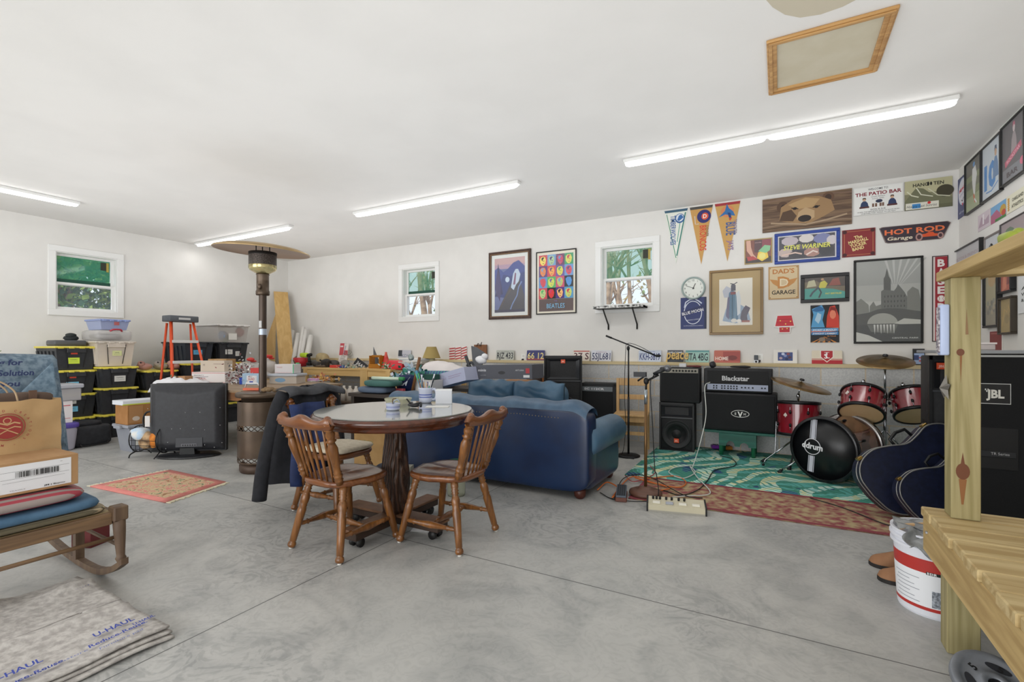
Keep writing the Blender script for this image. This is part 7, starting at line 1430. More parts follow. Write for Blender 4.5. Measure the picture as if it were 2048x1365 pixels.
for k, (x, Y, rr, c_, lb) in enumerate(((634, 5.9, (.10, .06, .05), '#3a332e', 'dark power tool lying left of the tan sack'), (653, 5.85, (.09, .07, .07), '#2c2826', 'dark dusty tool in front of the tan sack'), (668, 5.95, (.09, .06, .06), '#45403c', 'grey-black tool right of the tan sack'), (640, 5.8, (.16, .03, .02), '#5a4a3c', 'long brown handled tool at the front left of the workbench'))):
    o = thing('power_tool', lb, 'power tool', wq(x, Y), rn.uniform(-.4, .4)); mb = MB(); mb.sell((0, 0, rr[2]), rr, mat(c_, .6), .7, .6, wob=.3, ws=14, seed=k); mb.build('body', o); mb = MB(); mb.cyl((-.03, 0, rr[2]*1.2), (-.14, -.02, rr[2]*1.8), .016, BLK2, n=8); mb.cyl((.03, 0, rr[2]), (.12, .01, rr[2]*.6), .012, mat('#77716a', .4, .6), n=8); mb.build('handle', o)
mb = MB(); mb.b2((-.09, -.06, 0), (.09, .06, .045), mat('#cf3f34', .5), bev=.005); mb.build('red_tray', None, wq(672, 5.78), .1, 'red tray at the front edge of the workbench', 'tray')
mb = MB(); mb.b2((-.09, -.05, 0), (.09, .05, .04), mat('#d8d0cc', .5), bev=.005); mb.build('white_tray', None, wq(672, 5.93), .1, 'white and red tray behind the red one', 'tray')
mb = MB(); mb.b2((-.05, -.04, 0), (.05, .04, .035), mat('#2a4aa0', .5), bev=.004); mb.build('blue_tin', None, wq(687, 5.76), 0, 'small blue container right of the red tray', 'tin')
clump('loose_hardware', wq(701, 5.85), 120, (.10, .06, .025), ['#c8ccd0', '#4a5a60', '#8ab0a0', '#d8d0c0'], 'small loose hardware and tubes scattered mid workbench', 'hardware', .02, 6)['kind'] = 'stuff'
# hanging saw blade card + round fan cage
c = at_y(694, 705, D-.05); o = thing('saw_blade_card', 'red and white packaging card leaning on the wall behind the wire disc', 'card', (c.x, D-.17, WZ+.001)); mb = MB(); mb.b2((-.11, 0, 0), (.11, .01, c.z-WZ+.16), mat('#e2dcd8', .6)); A = Art(mb, .22, .3, 0); mb.push(T((-.11, 0, .12))); A.rect(0, .3, .5, 1.05, '#c9505a'); A.rect(.55, .3, 1, .6, '#c9505a'); A.rect(.05, .8, .4, .9, '#ecd8d8'); A.line([(.55, .35), (.7, .9)], .05, '#2a4a8a'); mb.pop(); mb.build('card', o); o.rotation_euler[0] = -R(8)
o = thing('wire_disc', 'round grey wire fan guard with a cloth on the workbench', 'fan guard', wq(693, 6.0)+Vector((0, 0, .15))); mb = MB(); mb.push(RX(R(70)))
for r_ in (.15, .12, .09, .06): mb.tube([(x, y, 0) for x, y in circ(0, 0, r_, r_, 28)], .003, mat('#8a8d8a', .4, .6), 5, closed=True)
for k in range(12): a = PI*k/6; mb.tube([(.06*math.cos(a), .06*math.sin(a), 0), (.15*math.cos(a), .15*math.sin(a), 0)], .003, mat('#8a8d8a', .4, .6), 5)
mb.pop(); mb.build('cage', o); mb = MB(); mb.sell((.02, -.05, -.08), (.1, .05, .065), mat('#8e8a80', .9), wob=.25, ws=10); mb.build('cloth', o)
o = thing('license_plate', 'black license plate with white characters tilted on the workbench', 'license plate', wq(716, 6.15)+Vector((0, 0, .0))); o.rotation_euler = (-R(20), R(28), 0); mb = MB(); mb.b2((-.13, -.003, 0), (.17, 0, .13), mat('#26262a', .5)); A = Art(mb, .3, .13, .003); mb.push(T((-.13, 0, 0))); A.text(.5, .25, '36A5', .6, '#e0e0e0', wid=.7, bold=.02); mb.pop(); mb.build('plate', o)
o = thing('metal_square', 'grey triangular metal square standing in a yellow wooden crate', 'square', wq(747, 6.05)); mb = MB(); mb.push(UP); mb.prism([(0, 0), (.2, 0), (0, .36)], .004, mat('#7d8186', .4, .7)); mb.pop(); mb.build('blade', o)
o = thing('wooden_tote', 'amber wooden carrier with a handle hole on the workbench', 'carrier', wq(752, 5.95)); AM = mat('#b8781f', .4, kind='woodx', hex2='#a0661a', scale=5)
mb = MB(); mb.b2((-.10, -.07, 0), (.15, .07, .03), AM); mb.b2((-.10, -.07, .03), (.15, -.055, .07), AM); mb.b2((-.10, .055, .03), (.15, .07, .07), AM); mb.build('tray', o)
mb = MB()
for s_, x in ((-1, -.09), (1, .13)): mb.b2((x-.008, -.06, .03), (x+.008, .06, .21), AM)
mb.b2((-.09, -.02, .18), (.13, .02, .22), AM, bev=.008); mb.build('handle', o)
o = thing('traffic_cone', 'small orange-red traffic cone standing on the workbench', 'cone', wq(772, 6.0)); mb = MB(); mb.ring([(.08, .015), (.02, .24), (.018, .27), (0, .272)], mat('#c8322c', .5, kind='noise', hex2='#e06a58', scale=9), 24, cap=False); mb.build('cone', o); mb = MB(); mb.b2((-.1, -.1, 0), (.1, .1, .016), mat('#c8443c', .5)); mb.build('base', o)
# second bench section with papers, red box, lamp
o = thing('side_desk', 'low brown desk section against the sill right of the pine workbench', 'desk', (0, 0, 0)); dx0, dx1 = wx1+.02, at_y(892, 745, 5.75).x
mb = MB(); mb.b2((dx0, 5.72, .86), (dx1, 6.36, .89), mat('#8d7a5c', .6, kind='woodx', hex2='#a08c6c', scale=3)); mb.build('desktop', o); 
for x in (dx0+.05, dx1-.06): mb = MB(); mb.b2((x-.03, 5.75, 0), (x+.03, 5.81, .86), PNZ); mb.build('leg', o); mb = MB(); mb.b2((x-.03, 6.27, 0), (x+.03, 6.33, .86), PNZ); mb.build('leg', o)
DZ = .891
def dq(px_, Y): p = at_y(px_, 735, Y); return Vector((p.x, Y, DZ))
mb = MB(); mb.sell((0, 0, .05), (.17, .11, .05), mat('#d8323c', .35), .25, .3, wob=.04, ws=10); mb.sell((0, 0, .11), (.16, .10, .04), mat('#dd3a44', .35), .3, .3, wob=.12, ws=14); mb.build('red_package', None, dq(796, 5.9), 0, 'shiny bright-red wrapped package left of the paper stacks', 'package')
for k in range(5): mb = MB(); mb.b2((-.22, -.13, 0), (.22, .13, .018), mat(('#dcd8d0', '#c9c5bc', '#e4e2dc', '#d0d4d6', '#e8e6e0')[k], .8)); q = dq(829, 5.95)+Vector((.02*math.sin(k*3), 0, .095+.019*k)); mb.build('newspaper', None, q, R(8*math.sin(k*2)), ('bottom', 'second', 'middle', 'fourth', 'topmost')[k]+' folded newspaper in the pile left of the table lamp', 'newspaper', 'newspapers piled left of the table lamp')
mb = MB(); mb.b2((-.12, -.1, 0), (.12, .1, .09), mat('#8a3a30', .6)); mb.build('brown_box', None, dq(828, 6.0), 0, 'small red-brown box under the newspapers', 'box')
mb = MB(); 
for k in range(6): mb.box((.0, 0, .012+.02*k), (.18, .12, .012), mat(('#dadad4', '#b9bdb8')[k % 2], .8), rz=.3*k)
mb.build('magazine_pile', None, dq(822, 5.8), 0, 'untidy pile of magazines in front of the newspapers', 'magazines')
clump('green_ribbon', dq(776, 5.82), 90, (.05, .04, .04), ['#2f9a58', '#d8e8dc', '#1f7a48', '#a8d8c0'], 'green and white crumpled ribbon at the corner of the pine workbench', 'ribbon', .02, 8)
mb = MB(); mb.b2((-.10, -.06, 0), (.10, .06, .09), mat('#4a4444', .6)); A = Art(mb, .2, .09, .06); mb.push(T((-.1, 0, 0))); A.ell(.3, .5, .1, .3, '#8a7aa0', 10); A.ell(.75, .5, .1, .3, '#a8b0c0', 10); mb.pop(); mb.build('label_box', None, dq(856, 5.8), .1, 'dark box with two round pictures in front of the lamp', 'box')
c = at_y(863, 720, 6.1); o = thing('table_lamp', 'table lamp with an olive shade and pale ceramic base beside the white bag', 'lamp', (c.x, 6.1, DZ))
mb = MB(); mb.ring([(0, 0), (.06, 0), (.065, .01), (.035, .03), (.045, .07), (.065, .12), (.06, .17), (.025, .21), (.018, .25)], mat('#cfc8a4', .3), 28); mb.build('base', o)
zs = at_y(863, 717, 6.1).z-DZ; ze = at_y(863, 694, 6.1).z-DZ; mb = MB(); mb.ring([(.145, zs), (.075, ze)], mat('#a8935a', .8), 36, cap=False); mb.ring([(.143, zs), (.073, ze)], mat('#b09c66', .8), 36, cap=False); mb.build('lamp_shade', o)
mb = MB(); mb.cyl((0, 0, .25), (0, 0, ze-.02), .006, CHR, n=8); mb.build('stem', o)
# candy striped letters, plaque, white bag
for k, (x, lb) in enumerate(((906, 'red and white striped letter-shaped sock, leftmost of three on the wall'), (918, 'red and white striped ribbon, middle of three on the wall'), (930, 'red and white striped ribbon, rightmost of three on the wall'))):
    a = at_y(x-6, 694, D); b_ = at_y(x+5, 727, D); mb = MB(); W_, H_ = b_.x-a.x, a.z-b_.z; mb.b2((0, -.02, 0), (W_, -.002, H_), mat('#eadfdb', .8), bev=.006); A = Art(mb, W_, H_, .02)
    for j in range(6): A.poly([(0, .06+.155*j), (1, .10+.155*j+.04*k), (1, .17+.155*j+.04*k), (0, .13+.155*j)], '#b8343c')
    mb.build('striped_ribbon', None, (a.x, D, b_.z), 0, lb, 'decoration', 'striped decorations on the back wall')
a = at_y(950, 690, D-.02); b_ = at_y(975, 727, D-.02); mb = MB(); mb.b2((0, -.02, 0), (b_.x-a.x, 0, a.z-1.051), mat('#8a5a36', .5, kind='woodz', hex2='#75492a', scale=6)); mb.b2((.03, -.10, .0), (.14, -.02, .15), mat('#b87a48', .5)); mb.spline([(.06, -.03, .22), (.1, -.05, .26), (.13, -.04, .22), (.16, -.04, .28)], .006, mat('#3a2f2a', .5), 6); mb.build('wooden_plaque', None, (a.x, D-.03, 1.051), 0, 'brown wooden plaque with a small block in front, standing on the sill', 'plaque')
# ================================================================== STUFF AROUND THE FAR SOFA
o = thing('white_plastic_bag', 'large white plastic bag with red print on the pile left of the keyboard box', 'bag', (-4.05, 5.35, .72)); mb = MB(); mb.sell((0, 0, .16), (.34, .2, .17), mat('#e6dfdd', .5), .9, .9, 30, 16, wob=.25, ws=6); mb.build('sack', o); mb = MB(); mb.push(T((-.27, -.15, .06)) @ RZ(R(-50))); A = Art(mb, .16, .16, .0); A.line([(.2, .1), (.2, .9)], .1, '#b85a60'); A.line([(.5, .1), (.5, .8)], .1, '#b85a60'); A.line([(.8, .2), (.8, .9)], .08, '#b85a60'); mb.pop(); mb.build('print', o)
o = thing('storage_shelf', 'low dark shelf under the white plastic bag between desk and sofa', 'shelf', (-4.1, 5.4, 0)); mb = MB(); mb.b2((-.5, -.22, .66), (.62, .28, .70), mat('#3a3430', .6)); mb.build('board', o)
for x in (-.46, .58): mb = MB(); mb.b2((x-.03, -.2, 0), (x+.03, .26, .66), mat('#3a3430', .6)); mb.build('leg', o)
KB = mat('#55565e', .6)
k0 = at_y(942, 752, 4.66); 
o = thing('keyboard_box', 'long dark-grey keyboard box lying on the light-blue sofa back', 'box', (k0.x+.38, 4.92, .875), R(0)); o.rotation_euler[1] = R(-1.5)
mb = MB(); mb.b2((-.42, -.15, 0), (.36, .15, .16), KB); mb.build('carton', o); mb = MB(); mb.push(T((-.42, 0, 0))); A = Art(mb, .78, .16, .151); A.text(.16, .56, 'minis', .26, '#d8d8da', wid=.14, bold=.02); A.text(.18, .25, 'controller', .1, '#a8a8ac', wid=.1); A.ell(.5, .45, .06, .12, '#2c2c30', 12); A.text(.8, .56, 'ARTURIA', .16, '#c8c8cc', wid=.14); A.rect(.9, .4, .96, .75, '#b8323a'); A.rect(.86, .1, .96, .28, '#dcdcdc'); mb.pop(); mb.build('print', o)
k1 = at_y(905, 765, 4.6)
o = thing('shipping_box', 'pale lavender box tilted against the left end of the dark-grey box', 'box', (k1.x-.02, 4.72, .80), R(-8)); o.rotation_euler[1] = R(-13)
mb = MB(); mb.b2((-.27, -.13, 0), (.27, .13, .155), mat('#b4b8d0', .7)); mb.build('carton', o); mb = MB(); mb.push(T((-.27, 0, 0))); A = Art(mb, .54, .155, .131); A.text(.3, .45, 'FRAGILE', .2, '#a08aa8', wid=.28); A.line([(.5, .6), (.9, .62)], .01, '#a08aa8'); A.line([(.5, .45), (.85, .47)], .01, '#a08aa8'); A.ell(.22, .16, .03, .1, '#1c1d2a', 8); mb.pop(); mb.build('print', o)
# dark chair-like tripod on the pile + white toy
p = at_y(950, 735, 5.2); o = thing('folding_stool', 'dark-grey folded stool frame poking up behind the grey box', 'stool', (p.x, 5.25, .88)); mb = MB(); mb.spline([(-.18, 0, .25), (-.12, 0, .12), (-.02, 0, .0)], .022, mat('#3a3c40', .5), 8); mb.spline([(-.16, .0, .12), (-.08, 0, .16), (0, 0, .02)], .018, mat('#3a3c40', .5), 8); mb.build('frame', o); mb = MB(); mb.push(UP); mb.prism([(-.06, .18), (.04, .02), (.14, .28), (.0, .36), (-.08, .38)][::1], .02, mat('#5a5c60', .6)); mb.pop(); mb.build('seat', o)
mb = MB(); mb.sell((0, 0, .05), (.08, .06, .05), mat('#e0e0e2', .6), wob=.3, ws=14); mb.sell((.05, 0, .09), (.045, .04, .04), mat('#e0e0e2', .6), wob=.2, ws=14); p = at_y(962, 745, 5.0); mb.build('stuffed_toy', None, (p.x, 5.0, 1.036), 0, 'small white toy on top of the dark-grey box', 'toy')
# brown box and chair behind the far sofa
cbox('brown cardboard box open on the floor behind the right end of the light-blue sofa', at_y(1030, 770, 5.6).x, 5.75, .0, .42, .3, .80, '#a87a54', R(8))
o = thing('folding_chair', 'brown wooden folding chair partly visible left of the tallest loudspeaker', 'chair', (at_y(1068, 780, 5.8).x, 5.9, 0), R(-20)); FW = mat('#9a5f30', .4, kind='woodz', hex2='#7d4a24', scale=5)
mb = MB(); mb.sell((-.04, 0, .80), (.13, .02, .10), mat('#3a2a20', .6), .4, .4); mb.build('backrest', o)
for x in (-.17, .13): mb = MB(); mb.b2((x-.02, -.02, 0), (x+.02, .02, .86), FW); mb.build('leg', o)
mb = MB(); mb.b2((-.17, -.3, .42), (.13, .02, .45), FW); mb.build('seat', o)
# end-table pile at the left of the sofas
o = thing('side_table', 'dark low side table piled with books left of the blue sofas', 'table', (-4.05, 4.35, 0), R(0)); mb = MB(); mb.b2((-.42, -.3, .66), (.42, .3, .70), mat('#3b322c', .6)); mb.build('tabletop', o)
for x in (-.38, .38): mb = MB(); mb.b2((x-.025, -.27, 0), (x+.025, .27, .66), mat('#3b322c', .6)); mb.build('leg', o)
o = thing('blue_cooler_bag', 'dark-blue and green fabric basket with white lettering on the side table', 'bag', (-3.95, 4.55, .701)); mb = MB(); mb.ring([(0, 0), (.15, 0), (.19, .16), (.195, .2), (.17, .21)], mat('#1c2a58', .6), 30); mb.push(T((-.1, -.182, .06)) @ RX(R(-12))); A = Art(mb, .22, .12, 0); A.text(.5, .2, 'ITEM', .7, '#dfe6f2', wid=.85, bold=.02, shear=.2); mb.pop(); mb.build('body', o); clump('gift_wrap', (-3.95, 4.55, .86), 110, (.11, .11, .07), ['#1f6a5a', '#dfe6f0', '#2a7a68', '#8fb0c0'], 'teal and silver wrapping heaped in the dark-blue basket', 'wrapping', .04, 12)
mb = MB(); mb.b2((-.14, -.02, 0), (.05, .02, .05), mat('#c0505a', .6)); mb.build('red_case', None, (-3.9, 4.33, .702), 0, 'red and white small case in front of the dark-blue basket', 'case')
mb = MB(); mb.push(RY(R(90))); mb.ring([(.0, -.26), (.05, -.26), (.05, .26), (0, .26)], mat('#3f8f88', .4, kind='stripe', hex2='#3a4a88', scale=8), 20); mb.pop(); mb.build('wrapping_roll', None, (-3.72, 4.78, .90), R(8), 'teal and blue striped roll behind the pen mug', 'roll')
cbox('small dark-green box beside the lavender box', -3.60, 4.52, .86, .16, .12, .06, '#1f4a40', 0, 'green_box')
cbox('grey-white box under the dark-green one', -3.62, 4.50, .70, .26, .2, .155, '#c9c6c4', 0, 'grey_box')
for k, (dx, z, c_, lb) in enumerate(((-.1, .702, '#5a6a80', 'blue-grey cushion at the bottom of the pile on the side table corner'), (.0, .78, '#3f6a64', 'dark-teal folded cloth on the blue-grey cushion'))):
    mb = MB(); mb.sell((0, 0, .04), (.22, .14, .04), mat(c_, .7), .5, .5, wob=.08); mb.build('folded_cloth', None, (-4.05+dx, 4.20, z), R(6), lb, 'cloth')
mb = MB(); mb.cyl((-.2, 0, .02), (.2, .02, .02), .018, mat('#cfe0cc', .5), n=10); mb.cyl((.2, .02, .02), (.26, .025, .02), .022, mat('#2f8a50', .5), n=10); mb.build('caulk_tube', None, (-3.95, 4.12, .862), 0, 'pale tube with a green cap on the folded cloths', 'tube')
mb = MB(); mb.cyl((0, 0, 0), (.10, .02, .42), .018, mat('#7a5230', .5), n=10); mb.sell((-.02, 0, .42), (.04, .03, .04), mat('#8f9a98', .4, .4), wob=.4, ws=20); mb.build('wooden_figure', None, (-3.76, 4.36, .702), 0, 'brown wooden stick with a metal tip leaning behind the mug', 'stick')
cbox('white jugs in a crate under the pine workbench', at_y(698, 800, 5.5).x, 5.5, 0, .3, .25, .0001, '#888888') if 0 else None
for k in range(3):
    mb = MB(); mb.ring([(0, 0), (.05, 0), (.05, .16), (.02, .2), (.02, .23), (0, .23)], mat('#ddd6cc', .5), 16); q = at_z(690+11*k, 806, .25); mb.build('white_jug', None, (at_y(688+12*k, 800, 5.3).x, 5.3, .42), 0, ('leftmost', 'middle', 'rightmost')[k]+' white plastic jug on the stool in front of the workbench', 'jug', 'white jugs under the workbench')
o = thing('stool', 'low stool carrying the white jugs in front of the workbench', 'stool', (at_y(700, 800, 5.3).x, 5.3, 0)); mb = MB(); mb.b2((-.22, -.12, .39), (.22, .12, .42), mat('#5a4a3c', .6)); mb.build('seat', o)
for x in (-.19, .19): mb = MB(); mb.b2((x-.02, -.1, 0), (x+.02, .1, .39), mat('#5a4a3c', .6)); mb.build('leg', o)
o = thing('duffel_bag', 'black duffel bag with a red tag under the pine workbench', 'bag', (at_y(672, 800, 5.85).x, 6.0, 0)); mb = MB(); mb.sell((0, 0, .24), (.42, .2, .24), mat('#17181a', .8), .7, .6, wob=.12, ws=5); mb.build('body', o); mb = MB(); mb.sell((.25, -.19, .3), (.025, .015, .035), mat('#c0503a', .6), nu=8, nv=6); mb.build('tag', o)
# ================================================================== ROCKING CHAIR GROUP (lower left)
RW = mat('#5d4a38', .6, kind='woodx', hex2='#74604a', scale=4); RWD = mat('#5a4636', .6, kind='woodz', hex2='#6e5944', scale=4); RWY = mat('#6b533c', .6, kind='woody', hex2='#8a6c4c', scale=4)
o = thing('rocking_chair', 'old dark wooden rocking chair at the left edge, loaded with cushions and boxes', 'rocking chair', (0, 0, 0))
fxr, bxr = -2.99, -3.46
for s_, Y in ((1, 1.19), (-1, .58)):
    mb = MB(); mb.lathe_to((fxr+.03, Y, .11), (fxr, Y, .40), [(.012, 0), (.017, .04), (.024, .10), (.018, .14), (.019, .2), (.026, .55), (.028, .78), (.02, .80), (.03, .83)], RWD, 14); mb.b2((fxr-.035, Y-.032, .33), (fxr+.035, Y+.032, .405), RWD, bev=.006); mb.build('front_leg', o)
    mb = MB(); mb.b2((bxr-.02, Y-.02, .034), (bxr+.02, Y+.02, .37), RWD); mb.build('rear_leg', o)
    mb = MB(); pts = []; 
    for k in range(15):
        t = -1+2*k/14; pts.append((-3.27+(.62 if t < 0 else .35)*t, (.07 if t < 0 else .115)*t*t))
    V = []; 
    for x, z in pts: V += [(x, Y-.016, z), (x, Y+.016, z), (x, Y+.016, z+.032), (x, Y-.016, z+.032)]
    Fc = []
    for k in range(14):
        for j in range(4): a = k*4+j; b_ = k*4+(j+1) % 4; Fc.append((a, b_, b_+4, a+4))
    Fc += [(0, 3, 2, 1), (56, 57, 58, 59)]
    mb.raw(V, Fc, RWD); mb.build('rocker', o)
    mb = MB(); mb.cyl((fxr, Y, .20), (bxr, Y, .215), .009, RW, n=8); mb.build('stretcher', o)
mb = MB(); mb.b2((fxr-.03, .61, .318), (fxr+.015, 1.16, .378), RWY, bev=.004); mb.b2((bxr-.02, .6, .31), (bxr+.02, 1.17, .37), RWY); mb.b2((bxr+.02, 1.165, .32), (fxr-.03, 1.195, .372), RW); mb.b2((bxr+.02, .575, .32), (fxr-.03, .605, .372), RW); mb.build('seat_rail', o)
mb = MB(); mb.cyl((fxr, .60, .245), (fxr, 1.17, .245), .010, RWY, n=8); mb.build('front_stretcher', o)
mb = MB(); mb.b2((bxr+.02, .61, .368), (fxr-.015, 1.165, .380), mat('#b5a27e', .8, kind='stripe', hex2='#94825f', scale=20)); mb.build('cane_seat', o)
for Y in (.62, 1.13): mb = MB(); mb.cyl((bxr, Y, .36), (bxr-.22, Y, 1.12), .018, RWD, n=10); mb.build('back_post', o)
for k in range(4): z = .52+.18*k; x = bxr-.22*(z-.36)/.76; mb = MB(); mb.b2((x-.008, .62, z-.03), (x+.008, 1.13, z+.03), RWY); mb.build('back_slat', o)
mb = MB(); mb.sell((-3.20, .86, .399), (.21, .30, .017), mat('#b7a689', .9, kind='stripe', hex2='#6a624e', scale=16), .4, .25, 36, 10, wob=.02); mb.build('seat_cushion', None, None, None, 'thin beige striped pad lowest on the rocking chair', 'cushion')
mb = MB(); mb.sell((-3.19, .83, .442), (.22, .30, .027), mat('#4d6e8a', .8, kind='noise', hex2='#3f5f7a', scale=10), .5, .25, 36, 10, wob=.04, ws=6); mb.build('seat_cushion', None, None, None, 'faded blue flat cushion between the beige pad and red pillow', 'cushion')
mb = MB(); mb.sell((-3.20, .78, .502), (.22, .30, .04), mat('#a3404c', .85, kind='stripe', hex2='#9a8d88', scale=7), .8, .35, 36, 12, wob=.03, ws=6); mb.build('pillow', None, None, None, 'red and grey striped pillow under the cardboard box', 'pillow')
def barcode(A):
    A.rect(.0, 0, 1, 1, '#e6e6e8'); A.line([(.03, .76), (.97, .76)], .004, '#333333'); A.line([(.03, .5), (.97, .5)], .004, '#333333'); rn = random.Random(1); x = .22
    while x < .8: w_ = rn.choice((.005, .01, .016)); A.rect(x, .53, x+w_, .74, '#2a2a2a'); x += w_+rn.choice((.005, .01, .014))
    A.line([(.05, .38), (.9, .4)], .004, '#8a8a8a'); A.text(.75, .06, 'JM | Bayou', .07, '#1c1c1c', wid=.3, bold=.02); A.text(.25, .07, 'FRAGILE', .04, '#5a5a5a', wid=.2); A.text(.85, .9, '0001', .04, '#555555')
o = thing('cardboard_box', 'brown shipping box with a white barcode label on the red striped pillow', 'box', (-3.05, .52, .545), 0)
mb = MB(); mb.b2((-.27, 0, 0), (0, .528, .15), mat('#a98258', .8, kind='noise', hex2='#b08a60', scale=12), bev=.002); mb.build('carton', o)
mb = MB(); mb.push(T((.001, .245, .012)) @ RZ(PI/2)); barcode(Art(mb, .255, .125, 0)); mb.pop(); mb.build('shipping_label', o)
# paper shopping bag
PB = mat('#bd9a6c', .8, kind='noise', hex2='#c8a678', scale=5, bump=.3)
o = thing('paper_bag', 'brown paper shopping bag with a round red logo behind the barcode box', 'bag', (-3.40, .84, .50), R(2)); BH = .455
def bagf(s_):
    def f(u, v): 
        y = -.24+.48*u; x = s_*(.06+.02*math.sin(PI*u))+.008*noise.noise(Vector((u*5, v*6, s_*3))); z = BH*v+(.012*noise.noise(Vector((u*6, 0, s_*5))) if v > .95 else 0); return Vector((x, y*(1-.02*v)+.006*noise.noise(Vector((u*4, v*5, 9))), z))
    return f
mb = MB(); mb.grid(bagf(1), 20, 20, PB); mb.grid(bagf(-1), 20, 20, PB); mb.grid(lambda u, v: bagf(1)(1, v).lerp(bagf(-1)(1, v), u)+Vector((0, -.02*math.sin(PI*u)*v, 0)), 6, 20, PB); mb.grid(lambda u, v: bagf(1)(0, v).lerp(bagf(-1)(0, v), u)+Vector((0, .02*math.sin(PI*u)*v, 0)), 6, 20, PB); mb.build('bag_body', o)
mb = MB(); RED = '#9a3a36'; mb.push(T((.092, .02, .33)) @ RZ(PI/2)); mb.push(T((-.065, 0, -.065))); A = Art(mb, .13, .13, 0)
A.ringp(.5, .5, .5, .5, .03, RED); A.ell(.5, .5, .44, .44, RED, 28); A.ell(.5, .74, .12, .12, '#c8a678'); A.ell(.5, .74, .09, .09, RED); A.line([(.14, .6), (.3, .66), (.5, .58), (.7, .66), (.86, .6)], .05, '#c8a678'); A.line([(.12, .45), (.3, .5), (.5, .42), (.7, .5), (.88, .45)], .04, '#c8a678'); A.line([(.2, .2), (.42, .34), (.5, .38), (.58, .34), (.8, .2)], .035, '#c8a678')
import itertools
for k, ch in enumerate('ISLAND CREATIONS * MAUI *'): a = PI*.95-2*PI*k/25; A.text(.5+.62*math.cos(a), .5+.62*math.sin(a)-.03, ch, .11, RED, rot=a-PI/2, bold=.02)
mb.pop(); mb.pop(); mb.push(T((.068, .0, .02)) @ RZ(PI/2)); A = Art(mb, .3, .05, 0); A.text(0.1, .2, 'WAIKIKI * MAUI', .6, RED, wid=.8, bold=.02); mb.pop(); mb.build('logo', o)
for x in (.06, -.04): mb = MB(); mb.spline([(x, -.10, .44), (x+.01, -.09, .51), (x, -.02, .56), (x, .05, .51), (x, .07, .44)], .004, mat('#b9a080', .7), 6); mb.build('handle', o)
mb = MB(); mb.sell((-.03, .03, .44), (.05, .19, .05), mat('#5f4d42', .8), .4, .3, wob=.1); mb.b2((.02, .12, .40), (.03, .15, .50), mat('#6a5040', .7)); mb.build('inner_bag', o)
# moving blanket over the chair back
UH = mat('#5f7384', .95, kind='noise', hex2='#8698a6', scale=38)
o = thing('moving_blanket', 'blue-grey felt moving blanket draped over the rocking chair back', 'blanket', (0, 0, 0))
def blk(u, v):
    y = .50+.64*u+.02*math.sin(v*4); 
    if v < .5: t = v/.5; z = .58+.57*t; x = -3.44-.22*t+.012*math.sin(u*9+t*3)
    elif v < .56: t = (v-.5)/.06; z = 1.15+.03*math.sin(PI*t); x = -3.66-.13*t
    else: t = (v-.56)/.44; z = 1.15-.7*t; x = -3.79-.05*t+.015*math.sin(u*8)
    return Vector((x, y, z+.012*math.sin(u*3)))
mb = MB(); mb.grid(blk, 24, 40, UH, thick=(.008, 0, 0)); mb.build('cloth', o)
mb = MB(); mb.push(T((-3.555, .74, .92)) @ RZ(PI/2) @ RX(R(-21))); A = Art(mb, .3, .3, .032)
for k, t in enumerate(('Looking for', 'different Solution', 'save you')): A.text(.5, .7-.2*k, t, .15, '#1f2f5c', wid=(.75, 1.0, .6)[k], bold=.03, shear=.2)
mb.pop(); mb.build('lettering', o)
mb = MB(); mb.grid(lambda u, v: Vector((-3.60+.175*v+.03*u*v, 1.125-.42*u*v, 1.14-.46*v+.03*u*v)), 10, 10, mat('#7f95a6', .95, kind='noise', hex2='#5f7688', scale=38), thick=(-.008, 0, 0)); mb.build('folded_flap', o)
clump('artichoke_ornament', (-3.74, .845, 1.185), 150, (.035, .035, .028), ['#7a8a4a', '#7a3a34', '#5a4030', '#9aa05a'], 'spiky green and maroon dried flower head on top of the moving blanket', 'ornament', .022, 21)
o = thing('green_sack', 'translucent green plastic sack at the left edge above the moving blanket', 'bag', (-4.0, .70, 0)); mb = MB(); mb.sell((0, .0, 1.06), (.20, .22, .30), mat('#6fb494', .35, alpha=.85), .9, .9, wob=.2, ws=6); mb.build('sack', o)
o = thing('stool', 'small stool behind the rocking chair carrying the green sack', 'stool', (-4.0, .72, 0)); mb = MB(); mb.b2((-.2, -.2, .72), (.2, .2, .76), RWY); mb.build('seat', o)
for x in (-.17, .17):
    for y in (-.17, .17): mb = MB(); mb.cyl((x, y, 0), (x, y, .72), .02, RWD, n=8); mb.build('leg', o)
# red book / small item under chair
cbox('dark-red box with a wooden side under the rocking chair', -3.75, 1.35, .0, .14, .12, .16, '#6a2a2a', R(20), 'red_box')
# moving pad folded on the floor
PAD = mat('#a5a09c', .95, kind='noise', hex2='#c4c0bb', scale=36, bump=.3)
o = thing('floor_blanket', 'folded grey moving pad with blue lettering on the floor in front of the rocking chair', 'blanket', (-2.70, .60, 0))
def layer(z0_, dx, dy, name):
    def f(u, v):
        x = -.46+.93*u+dx*(u > .5); y = -.62+1.1*v; 
        bump_ = .035*math.exp(-((u-.16)/.05)**2-((v-.93)/.10)**2)+.028*math.exp(-((u-.02)/.06)**2-((v-.7)/.06)**2)+.012*math.exp(-((u-.42-.2*v)/.03)**2)
        wv = .004*math.sin(u*9+v*4)+.006*noise.noise(Vector((u*4, v*4, z0_*50)))
        return Vector((x+.01*math.sin(v*5+z0_*90), y+.008*math.sin(u*6), z0_+abs(wv)+(bump_ if z0_ > .03 else 0)+.01*(u > .9)*math.sin(v*9)**2))
    mb = MB(); mb.grid(f, 60, 60, PAD, thick=(0, 0, -.009)); return mb.build(name, o)
layer(.011, .02, 0, 'layer'); layer(.024, -.01, 0, 'layer'); layer(.042, -.03, 0, 'layer')
mb = MB()
